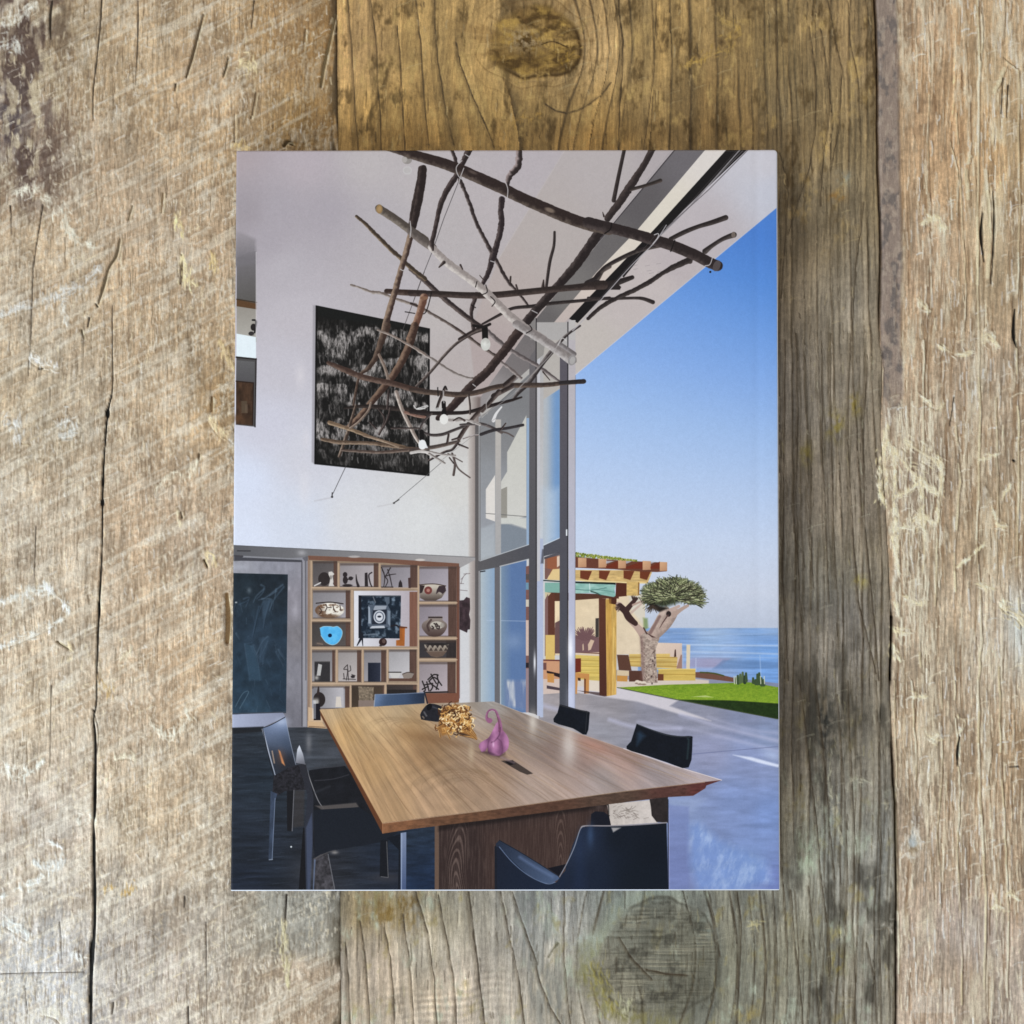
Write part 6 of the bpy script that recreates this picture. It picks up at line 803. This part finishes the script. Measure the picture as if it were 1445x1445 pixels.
    # growth lines that the photograph shows plainly on the middle plank
    for p, w in (([(489, -60), (491, 0), (497, 90), (500, 150), (505, 213)], 1.8), ([(520, -60), (523, 0), (531, 70), (532, 110), (536, 160), (538, 215)], 2.4), ([(560, 36), (564, 80), (568, 150), (571, 215)], 2.4), ([(584, -50), (586, 0), (593, 60), (598, 130), (604, 204)], 2.4), ([(611, -50), (613, 0), (614, 50), (618, 90), (628, 150), (640, 204)], 2.2), ([(643, 60), (649, 90), (666, 133), (680, 165), (697, 208)], 2.4),
            ([(871, -60), (873, 17), (879, 60), (877, 110), (874, 160), (872, 215)], 3.0), ([(769, 146), (784, 156), (800, 159), (816, 155), (832, 146), (848, 134), (862, 116)], 2.4), ([(926, 0), (922, 100), (916, 150), (908, 215)], 1.2), ([(1094, -50), (1097, 60), (1096, 215)], 1.6), ([(1141, 37), (1146, 70), (1152, 110), (1150, 188), (1141, 240), (1124, 290), (1112, 330)], 2.2), ([(1158, 40), (1166, 90), (1171, 134), (1168, 180), (1161, 228), (1158, 290)], 1.8), ([(1166, -50), (1168, 0), (1180, 60), (1188, 100), (1184, 181), (1172, 240)], 1.6),
            ([(1196, 0), (1200, 60), (1212, 120), (1214, 200)], 1.4), ([(1220, -40), (1222, 0), (1230, 60), (1236, 110)], 1.6), ([(1219, 285), (1212, 340), (1205, 402), (1203, 480)], 1.8), ([(1100, 215), (1112, 260), (1108, 330), (1102, 420)], 2.2), ([(1123, 470), (1126, 580), (1123, 700), (1126, 780), (1130, 890)], 1.8), ([(1172, 470), (1172, 560), (1175, 700), (1180, 830)], 2.0), ([(1200, 470), (1196, 620), (1204, 760), (1212, 850), (1236, 950)], 2.2), ([(1160, 480), (1160, 620), (1166, 760), (1170, 850)], 1.4), ([(1224, 500), (1218, 620), (1220, 740), (1232, 860), (1240, 960)], 2.2), ([(1108, 480), (1106, 620), (1104, 800), (1112, 960)], 2.2),
            ([(1145, 620), (1144, 740), (1148, 830)], 1.5), ([(487, 1329), (491, 1380), (495, 1460)], 2.6), ([(508, 1299), (517, 1370), (522, 1460)], 2.2), ([(542, 1309), (550, 1350), (555, 1400), (556, 1460)], 2.2), ([(568, 1290), (578, 1360), (585, 1460)], 2.4), ([(586, 1258), (596, 1290), (604, 1319), (612, 1380), (617, 1460)], 2.6), ([(618, 1262), (631, 1329), (640, 1380), (645, 1460)], 2.2), ([(661, 1258), (666, 1300), (671, 1339), (677, 1390), (685, 1460)], 3.6), ([(706, 1258), (716, 1310), (732, 1380), (742, 1460)], 2.2),
            ([(722, 1258), (740, 1310), (754, 1350), (760, 1380), (776, 1420), (800, 1460)], 2.2), ([(797, 1257), (796, 1300), (795, 1346), (800, 1400), (806, 1460)], 1.3), ([(873, 1322), (890, 1350), (908, 1370), (920, 1382)], 2.2), ([(912, 1368), (940, 1374), (970, 1376)], 3.4), ([(1150, 960), (1160, 1040), (1166, 1100), (1170, 1160), (1178, 1240)], 2.0), ([(1128, 960), (1140, 1060), (1150, 1140), (1158, 1230), (1166, 1300)], 1.8), ([(1196, 960), (1200, 1060), (1206, 1180), (1204, 1300), (1208, 1445)], 1.8), ([(1182, 980), (1192, 1120), (1196, 1240), (1190, 1380), (1192, 1445)], 1.4), ([(1236, 960), (1242, 1060), (1244, 1180), (1240, 1300), (1244, 1445)], 1.6),
            ([(1116, 1256), (1122, 1330), (1130, 1400), (1134, 1450)], 1.8), ([(1140, 1250), (1150, 1330), (1156, 1445)], 1.6), ([(1168, 1290), (1172, 1360), (1170, 1445)], 1.8), ([(1040, 1258), (1046, 1300), (1044, 1360), (1040, 1445)], 2.4), ([(1076, 1290), (1082, 1360), (1080, 1445)], 1.6), ([(1222, 1330), (1234, 1380), (1238, 1445)], 1.4), ([(1000, 1258), (1008, 1300), (1016, 1350)], 1.4)):
        q = []
        for i in range(len(p) - 1):
            for t in range(4): q.append((p[i][0] + (p[i + 1][0] - p[i][0]) * t / 4 + rnd.uniform(-.6, .6), p[i][1] + (p[i + 1][1] - p[i][1]) * t / 4))
        q.append(p[-1]); crack(q, [w * rnd.uniform(.3, .85) for _ in q], 1.6, (56, 45, 31), .75)
        cw.line([(x - w * 1.1, y) for x, y in q], w * 1.6, (74, 60, 40), .22, soft=3)
    for _ in range(2400):
        x = rnd.uniform(480, 1262); y = rnd.uniform(-60, 1506)
        if 330 < x < 1094 and 216 < y < 1254: continue
        if x > float(np.interp(y, [q[1] for q in JOINT_B], [q[0] for q in JOINT_B])) - 4: continue
        h = rnd.uniform(5, 26); t = rnd.random()
        if t < .5: crack(wob(x, y, x + rnd.uniform(-1.5, 1.5), y + h, 3, .5), rnd.uniform(.5, 1.3), .8, (56, 46, 32), rnd.uniform(.25, .6))
        elif t < .9: ridge(wob(x, y, x + rnd.uniform(-2, 2), y + h * .7, 3, 1), rnd.uniform(.6, 1.8), .9, rnd.choice([(196, 172, 122), (176, 160, 126)] if y < 500 else [(172, 168, 146), (160, 150, 112)]), rnd.uniform(.2, .55))
        else: ridge([(x, y), (x + h * .4, y - h * .2), (x + h, y - h * .35)], rnd.uniform(.6, 1.4), .8, (190, 172, 128) if y < 500 else (176, 172, 152), .4)
    for p, w, c in (([(1171, 1077), (1170, 1110), (1176, 1140), (1182, 1160), (1188, 1191)], 2.4, (176, 172, 150)), ([(1201, 1101), (1212, 1098), (1224, 1102), (1231, 1104)], 2.4, (190, 186, 164)), ([(1176, 1140), (1182, 1132), (1180, 1150)], 1.6, (186, 180, 156)), ([(1246, 1136), (1252, 1132), (1250, 1142)], 1.6, (180, 174, 150)), ([(1186, 1310), (1194, 1316)], 4, (196, 190, 160)), ([(1058, 1306), (1072, 1304), (1078, 1310)], 4, (196, 186, 140)), ([(1244, 1306), (1256, 1302), (1258, 1316)], 6, (186, 180, 166)), ([(1184, 1408), (1206, 1410)], 4, (160, 150, 126)),
            ([(762, 52), (780, 60), (800, 62), (820, 58)], 5, (192, 158, 92)), ([(726, 112), (750, 108), (780, 108)], 4, (176, 146, 88)), ([(790, 90), (800, 84), (812, 78)], 4, (186, 150, 70)), ([(720, 180), (735, 165), (760, 160)], 4, (186, 150, 84)), ([(960, 95), (1000, 78), (1030, 60), (1042, 38)], 6, (196, 162, 90)), ([(1010, 20), (1026, 28), (1040, 34)], 5, (186, 156, 96)), ([(862, 1402), (884, 1428), (890, 1410)], 5, (186, 184, 150)), ([(835, 1360), (850, 1400), (862, 1425)], 8, (150, 140, 76))):
        crest(p, w * 1.3, 1.6, [c, tuple(q - 14 for q in c)], .6, 1.0, .5)
    crack([(774, 1350), (780, 1339), (787, 1331)], (3, 2, 4), 1, (84, 80, 60), .55); crack([(764, 62), (780, 58), (800, 66)], 1.4, 1.5, (60, 44, 20), .8)
    # rims of the planks: rounded over and darkened along the joints
    C = cw.im; H = (ch.im[..., 0] - .5) * 10
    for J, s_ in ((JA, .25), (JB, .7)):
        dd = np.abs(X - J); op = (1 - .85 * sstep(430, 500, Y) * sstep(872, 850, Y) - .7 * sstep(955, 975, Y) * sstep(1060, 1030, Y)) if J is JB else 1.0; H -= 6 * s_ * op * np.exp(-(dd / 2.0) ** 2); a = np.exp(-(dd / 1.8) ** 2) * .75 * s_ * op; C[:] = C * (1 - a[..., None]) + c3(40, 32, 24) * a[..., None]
    def blur(M, r):
        P_ = np.pad(M, ((r, r), (r, r), (0, 0)), mode='edge').cumsum(0).cumsum(1); P_ = np.pad(P_, ((1, 0), (1, 0), (0, 0))); n = 2 * r + 1
        return (P_[n:, n:] - P_[:-n, n:] - P_[n:, :-n] + P_[:-n, :-n]) / (n * n)
    C64 = C.astype(np.float64); C = C64 + .16 * (C64 - blur(C64, 7)) + .22 * (C64 - blur(C64, 2))      # worn wood is crisp: deepen the fibre contrast
    g_ = C.mean(-1, keepdims=True); C = g_ + (C - g_) * (1 - .14 * (~mid)[..., None])
    return np.clip(C, 0.02, .93).astype(np.float32), H, (JOINT_A, JOINT_B)
# ---------------------------------------------------------------- scene helpers
def lin_(c): return np.where(c <= 0.04045, c / 12.92, ((c + 0.055) / 1.055) ** 2.4)
GAIN = 1.0                        # reflectance of a surface for the tone it shows under this light
def sample(M, u, v):
    """bilinear look-up in a map over (U0..U1, V0..V1); beyond it the wood goes on mirrored"""
    def refl(a, lo, hi):
        w = hi - lo - 2; a = np.mod(a - lo - 1, 2 * w); return np.where(a > w, 2 * w - a, a)
    x = refl(u, U0, U1); y = refl(v, V0, V1); xi = np.minimum(x.astype(int), M.shape[1] - 2); yi = np.minimum(y.astype(int), M.shape[0] - 2)
    fx = x - xi; fy = y - yi
    if M.ndim == 3: fx = fx[..., None]; fy = fy[..., None]
    return (M[yi, xi] * (1 - fx) + M[yi, xi + 1] * fx) * (1 - fy) + (M[yi + 1, xi] * (1 - fx) + M[yi + 1, xi + 1] * fx) * fy
def mesh_from(name, co, quads, mat, parent=None, smooth=True, tris=None):
    me = bpy.data.meshes.new(name); n = len(quads)
    me.vertices.add(len(co)); me.vertices.foreach_set("co", np.asarray(co, np.float32).ravel())
    me.loops.add(n * 4); me.polygons.add(n); me.loops.foreach_set("vertex_index", np.asarray(quads, np.int32).ravel())
    me.polygons.foreach_set("loop_start", np.arange(0, n * 4, 4, dtype=np.int32)); me.polygons.foreach_set("use_smooth", np.full(n, smooth))
    me.update(calc_edges=True)
    for m in (mat if isinstance(mat, list) else [mat]): me.materials.append(m)
    o = bpy.data.objects.new(name, me); scene.collection.objects.link(o)
    if parent: o.parent = parent
    return o
def box(name, x0, y0, z0, x1, y1, z1, mat, parent=None, bev=0.0):
    co = [(x, y, z) for z in (z0, z1) for y in (y0, y1) for x in (x0, x1)]
    q = [(0, 2, 3, 1), (4, 5, 7, 6), (0, 1, 5, 4), (2, 6, 7, 3), (0, 4, 6, 2), (1, 3, 7, 5)]
    o = mesh_from(name, co, q, mat, parent, False)
    if bev:
        m = o.modifiers.new("bevel", 'BEVEL'); m.width = bev; m.segments = 2
    return o
def material(name):
    m = bpy.data.materials.new(name); m.use_nodes = True; return m, m.node_tree.nodes, m.node_tree.links, m.node_tree.nodes["Principled BSDF"]
# ---------------------------------------------------------------- materials
wood, N, Lk, P = material("weathered_wood")
at = N.new("ShaderNodeAttribute"); at.attribute_name = "wood_tone"
tc = N.new("ShaderNodeTexCoord"); mp = N.new("ShaderNodeMapping"); mp.inputs["Scale"].default_value = (3200, 260, 400)
nz = N.new("ShaderNodeTexNoise"); nz.inputs["Scale"].default_value = 1; nz.inputs["Detail"].default_value = 5; nz.inputs["Roughness"].default_value = .6
Lk.new(tc.outputs["Object"], mp.inputs[0]); Lk.new(mp.outputs[0], nz.inputs[0])
n2 = N.new("ShaderNodeTexNoise"); n2.inputs["Scale"].default_value = 2600; n2.inputs["Detail"].default_value = 3; Lk.new(tc.outputs["Object"], n2.inputs[0])
ad = N.new("ShaderNodeMath"); ad.operation = 'ADD'; Lk.new(nz.outputs[0], ad.inputs[0]); Lk.new(n2.outputs[0], ad.inputs[1])
mr = N.new("ShaderNodeMapRange"); mr.inputs[1].default_value = .7; mr.inputs[2].default_value = 1.3; mr.inputs[3].default_value = .74; mr.inputs[4].default_value = 1.26; Lk.new(ad.outputs[0], mr.inputs[0])
vm = N.new("ShaderNodeVectorMath"); vm.operation = 'SCALE'; Lk.new(at.outputs["Color"], vm.inputs[0]); Lk.new(mr.outputs[0], vm.inputs["Scale"]); Lk.new(vm.outputs[0], P.inputs["Base Color"])
bp = N.new("ShaderNodeBump"); bp.inputs["Strength"].default_value = .55; bp.inputs["Distance"].default_value = .00022; Lk.new(ad.outputs[0], bp.inputs["Height"]); Lk.new(bp.outputs[0], P.inputs["Normal"])
P.inputs["Roughness"].default_value = .62; P.inputs["Specular IOR Level"].default_value = .22
def plain(name, col, rough=.6, nscale=300, amp=.15):
    m, N, Lk, P = material(name); n = N.new("ShaderNodeTexNoise"); n.inputs["Scale"].default_value = nscale; n.inputs["Detail"].default_value = 4
    tc = N.new("ShaderNodeTexCoord"); Lk.new(tc.outputs["Object"], n.inputs[0])
    cr = N.new("ShaderNodeMix"); cr.data_type = 'RGBA'; cr.inputs[6].default_value = tuple(c * (1 - amp) for c in col) + (1,); cr.inputs[7].default_value = tuple(min(1, c * (1 + amp)) for c in col) + (1,)
    Lk.new(n.outputs[0], cr.inputs[0]); Lk.new(cr.outputs[2], P.inputs["Base Color"]); P.inputs["Roughness"].default_value = rough; return m
dark_wood = plain("dark_board", (.05, .038, .028), .9)
paper = plain("page_paper", (.74, .72, .68), .85); board = plain("cover_edge", (.62, .66, .74), .5); cloth = plain("cover_back", (.42, .50, .66), .5)
# ---------------------------------------------------------------- the plank table
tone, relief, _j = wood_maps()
table = bpy.data.objects.new("wooden_table", None); scene.collection.objects.link(table); table.location = (0, 0, 0)
table["label"] = "weathered table of wide rough-sawn reclaimed planks under the book"; table["category"] = "table"
RZ = 0.00027; THICK = 0.028
def axis(lo, hi, a, b, fine, grow=1.35):
    """fine steps between a and b, widening towards lo and hi"""
    a = max(a, lo); b = min(b, hi); mid = np.linspace(a, b, max(2, int(round((b - a) / fine)) + 1)); out = list(mid); s = fine; x = b
    while x < hi - 1e-6:
        s = min(s * grow, 12); x = min(hi, x + s); out.append(x)
    s = fine; x = a
    while x > lo + 1e-6:
        s = min(s * grow, 12); x = max(lo, x - s); out.insert(0, x)
    return np.array(out)
FINE = 1.42
vs = axis(-420, 1880, -14, 1459, FINE)
def plank(name, ul, ur, lab):
    """ul(v), ur(v): the two edges"""
    l0, r0 = ul(np.array([722.]))[0], ur(np.array([722.]))[0]
    cols = axis(l0, r0, -14, 1459, FINE); s = (cols - l0) / (r0 - l0)
    Ls, Rs = ul(vs)[:, None], ur(vs)[:, None]
    U = Ls + (Rs - Ls) * s[None, :]; V = np.repeat(vs[:, None], len(cols), 1)
    Z = sample(relief, U, V) * RZ
    # shallow cup across each board, eased over at the rims
    Z += .0005 * (1 - (2 * s[None, :] - 1) ** 2) * 0 - .0007 * shut(V) * np.exp(-((U - Ls) / 1.6) ** 2) * (l0 > 1000) - .0009 * shut(V) * np.exp(-((Rs - U) / 1.6) ** 2) * (1000 < r0 < 1500)
    T = sample(tone, np.clip(U, Ls + .8, Rs - .8), V)
    n, m = U.shape
    co = np.stack([(U - 722.5) * K0, -(V - 722.5) * K0, Z], -1).reshape(-1, 3); col = T.reshape(-1, 3)
    idx = np.arange(n * m).reshape(n, m)
    q = np.stack([idx[:-1, :-1], idx[1:, :-1], idx[1:, 1:], idx[:-1, 1:]], -1)
    # the part of the board the book lies on is one coarse patch
    uc = (U[:-1, :-1] + U[1:, 1:]) / 2; vc = (V[:-1, :-1] + V[1:, 1:]) / 2
    hid = (uc > 350) & (uc < 1072) & (vc > 240) & (vc < 1230)
    quads = [q[~hid].reshape(-1, 4)]
    if hid.any():
        ii, jj = np.where(hid); i0, i1, j0, j1 = ii.min(), ii.max() + 1, jj.min(), jj.max() + 1
        step = 16; ri = sorted(set(list(range(i0, i1, step)) + [i1])); rj = sorted(set(list(range(j0, j1, step)) + [j1])); A_ = idx[np.ix_(ri, rj)]
        # drop every fine quad inside that index rectangle so nothing overlaps
        keep = np.ones(hid.shape, bool); keep[i0:i1, j0:j1] = False; quads = [q[keep].reshape(-1, 4), np.stack([A_[:-1, :-1], A_[1:, :-1], A_[1:, 1:], A_[:-1, 1:]], -1).reshape(-1, 4)]
    # sides and underside
    ring = np.concatenate([idx[0, :], idx[1:, -1], idx[-1, -2::-1], idx[-2:0:-1, 0]]); base = len(co); low = co[ring].copy(); low[:, 2] = -THICK
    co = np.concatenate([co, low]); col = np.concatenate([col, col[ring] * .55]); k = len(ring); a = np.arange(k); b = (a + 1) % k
    quads.append(np.stack([ring[a], ring[b], base + b, base + a], -1)); c = base + np.array([0, m - 1, m - 1 + n - 1, 2 * (m - 1) + n - 1]); quads.append(c[None, :])
    o = mesh_from(name, co, np.concatenate(quads), wood, table)
    used = np.zeros(len(co), bool)
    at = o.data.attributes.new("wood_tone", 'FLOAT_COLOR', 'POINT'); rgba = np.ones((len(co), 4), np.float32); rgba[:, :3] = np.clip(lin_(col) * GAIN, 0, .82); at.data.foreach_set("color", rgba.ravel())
    o["label"] = lab; return o
wob_ = lambda v, k, a: a * (fbm(v * 0, v * .045, 3, k) - .5)
ja = lambda v: along(JOINT_A, v); jb = lambda v: along(JOINT_B, v) + wob_(v, 2, 2.0)
shut = lambda v: 1 - .95 * sstep(430, 500, v) * sstep(872, 850, v) - .8 * sstep(955, 975, v) * sstep(1060, 1030, v)
gapb = lambda v: .15 + shut(v) * (.4 + 1.6 * sstep(.4, .7, fbm(v * 0, v * .016, 3, 5)) + 1.8 * np.exp(-((v - 1150) / 60.) ** 2))
plank("plank", lambda v: v * 0 - 420., lambda v: ja(v) + .0 + 0 * v, "pale rough-sawn plank with diagonal saw marks and a long black crack")
plank("plank", lambda v: ja(v) + .25, lambda v: jb(v) - gapb(v), "brown plank with dark growth lines and two knots")
plank("plank", lambda v: jb(v) + .3, lambda v: v * 0 + 1990., "tan plank with cream raised fibres")
box("light_block_board", -.34, -.34, -THICK - .018, .38, .34, -THICK - .0002, dark_wood, table)  # unseen board, added so world light does not show through the joints
# ---------------------------------------------------------------- the book
BT = 0.011                        # height of the cover above the planks
KB = K0 * (CAM_H - BT) / CAM_H
book = bpy.data.objects.new("book", None); scene.collection.objects.link(book); book.location = (0, 0, 0.0006)
book["label"] = "closed book whose cover photograph shows a dining table under hanging branches beside the sea"; book["category"] = "book"
img_px, (bx0, by0, bx1, by1) = paint_cover(1.5)
hgt, wid = img_px.shape[:2]
pic = bpy.data.images.new("cover_picture", wid, hgt, alpha=False); buf = np.ones((hgt, wid, 4), np.float32)
buf[..., :3] = img_px[::-1]; pic.pixels.foreach_set(buf.ravel()); pic.update(); pic.pack()
cover, N, Lk, P = material("printed_cover")
uvn = N.new("ShaderNodeUVMap"); uvn.uv_map = "UVMap"; tex = N.new("ShaderNodeTexImage"); tex.image = pic; tex.extension = 'EXTEND'; Lk.new(uvn.outputs[0], tex.inputs[0])
sc = N.new("ShaderNodeVectorMath"); sc.operation = 'SCALE'; sc.inputs["Scale"].default_value = 1.0 * GAIN; Lk.new(tex.outputs[0], sc.inputs[0]); Lk.new(sc.outputs[0], P.inputs["Base Color"])
tc = N.new("ShaderNodeTexCoord"); nz = N.new("ShaderNodeTexNoise"); nz.inputs["Scale"].default_value = 900; nz.inputs["Detail"].default_value = 3; Lk.new(tc.outputs["Object"], nz.inputs[0])
bp = N.new("ShaderNodeBump"); bp.inputs["Strength"].default_value = .12; bp.inputs["Distance"].default_value = .0001; Lk.new(nz.outputs[0], bp.inputs["Height"]); Lk.new(bp.outputs[0], P.inputs["Normal"])
P.inputs["Roughness"].default_value = .36; P.inputs["Specular IOR Level"].default_value = .14
TL, TR, BR, BL = (334, 213), (1096.5, 211.8), (1100.5, 1256), (326, 1257)
def cover_sheet(name, z_top, z_bot, mat, groove):
    sx = np.concatenate([[0, .0008, .0018, .003, .006], np.linspace(.012, .945, 36), np.linspace(.950, .975, 14), [.98, .985, .99, .994, .997, .9982, .9992, 1]])
    sy = np.concatenate([[0, .0006, .0014, .0024, .0036, .0050, .008], np.linspace(.02, .98, 40), [.992, .9955, .9972, .9984, .9992, 1]])
    U = np.zeros((len(sy), len(sx))); V = U.copy(); Z = U.copy()
    for i, t in enumerate(sy):
        for j, s in enumerate(sx):
            x = TL[0] * (1 - s) * (1 - t) + TR[0] * s * (1 - t) + BR[0] * s * t + BL[0] * (1 - s) * t; y = TL[1] * (1 - s) * (1 - t) + TR[1] * s * (1 - t) + BR[1] * s * t + BL[1] * (1 - s) * t
            e = min(t, 1 - t) * 1044; r = 5.5 if (t < .5) else 2.5
            if e < r and s > .5: x -= (r - math.sqrt(max(0, r * r - (r - e) ** 2))) * (s > .97) * min(1, (s - .97) / .03)
            if e < 1.5 and s < .5: x += (1.5 - math.sqrt(max(0, 2.25 - (1.5 - e) ** 2))) * (s < .01)
            de = min(s * 770, (1 - s) * 770, e); z = z_top - .00035 * math.exp(-(de / .9) ** 2)
            if groove: z -= .00020 * math.exp(-(((s - .9625) * 770) / 7.0) ** 2) * (1 - .6 * t)
            U[i, j], V[i, j], Z[i, j] = x, y, z
    n, m = U.shape; co = np.stack([(U - 722.5) * KB, -(V - 722.5) * KB, Z], -1).reshape(-1, 3); idx = np.arange(n * m).reshape(n, m)
    q = np.stack([idx[:-1, :-1], idx[1:, :-1], idx[1:, 1:], idx[:-1, 1:]], -1).reshape(-1, 4)
    ring = np.concatenate([idx[0, :], idx[1:, -1], idx[-1, -2::-1], idx[-2:0:-1, 0]]); base = len(co); low = co[ring].copy(); low[:, 2] = z_bot; co = np.concatenate([co, low]); k = len(ring); a = np.arange(k); b = (a + 1) % k
    side = np.stack([ring[a], ring[b], base + b, base + a], -1); c = base + np.array([0, m - 1, m - 1 + n - 1, 2 * (m - 1) + n - 1]); nq = len(q)
    o = mesh_from(name, co, np.concatenate([q, side, c[None, :]]), mat, book)
    u = np.concatenate([(U.ravel() - bx0) / (bx1 - bx0), ((U.ravel() - bx0) / (bx1 - bx0))[ring]]); v = np.concatenate([1 - (V.ravel() - by0) / (by1 - by0), (1 - (V.ravel() - by0) / (by1 - by0))[ring]])
    li = np.zeros(len(o.data.loops), np.int32); o.data.loops.foreach_get("vertex_index", li); uv = o.data.uv_layers.new(name="UVMap"); uv.data.foreach_set("uv", np.stack([u[li], v[li]], -1).astype(np.float32).ravel())
    mi = np.zeros(len(o.data.polygons), np.int32); mi[nq:] = 1
    ii, jj = np.divmod(np.arange(nq), m - 1); mi[:nq][(jj >= m - 3) | (ii >= n - 3)] = 1
    o.data.polygons.foreach_set("material_index", mi); return o
front = cover_sheet("front_cover", BT, BT - .0022, [cover, board], True)
back = cover_sheet("back_cover", .0024, .0002, [cloth, board], True)
ins = 9 * KB
PX = lambda u: (u - 722.5) * KB
PY = lambda v: -(v - 722.5) * KB
pages = box("page_block", PX(337) + ins * .4, PY(1250), .0025, PX(1090), PY(220), BT - .00225, paper, book)
spine = box("spine", PX(1090) + .0001, PY(1253), .0025, PX(1097), PY(215), BT - .00225, cloth, book, .0006)
# the book rests beside the fibres: everything under it is pressed flat by the coarse patch
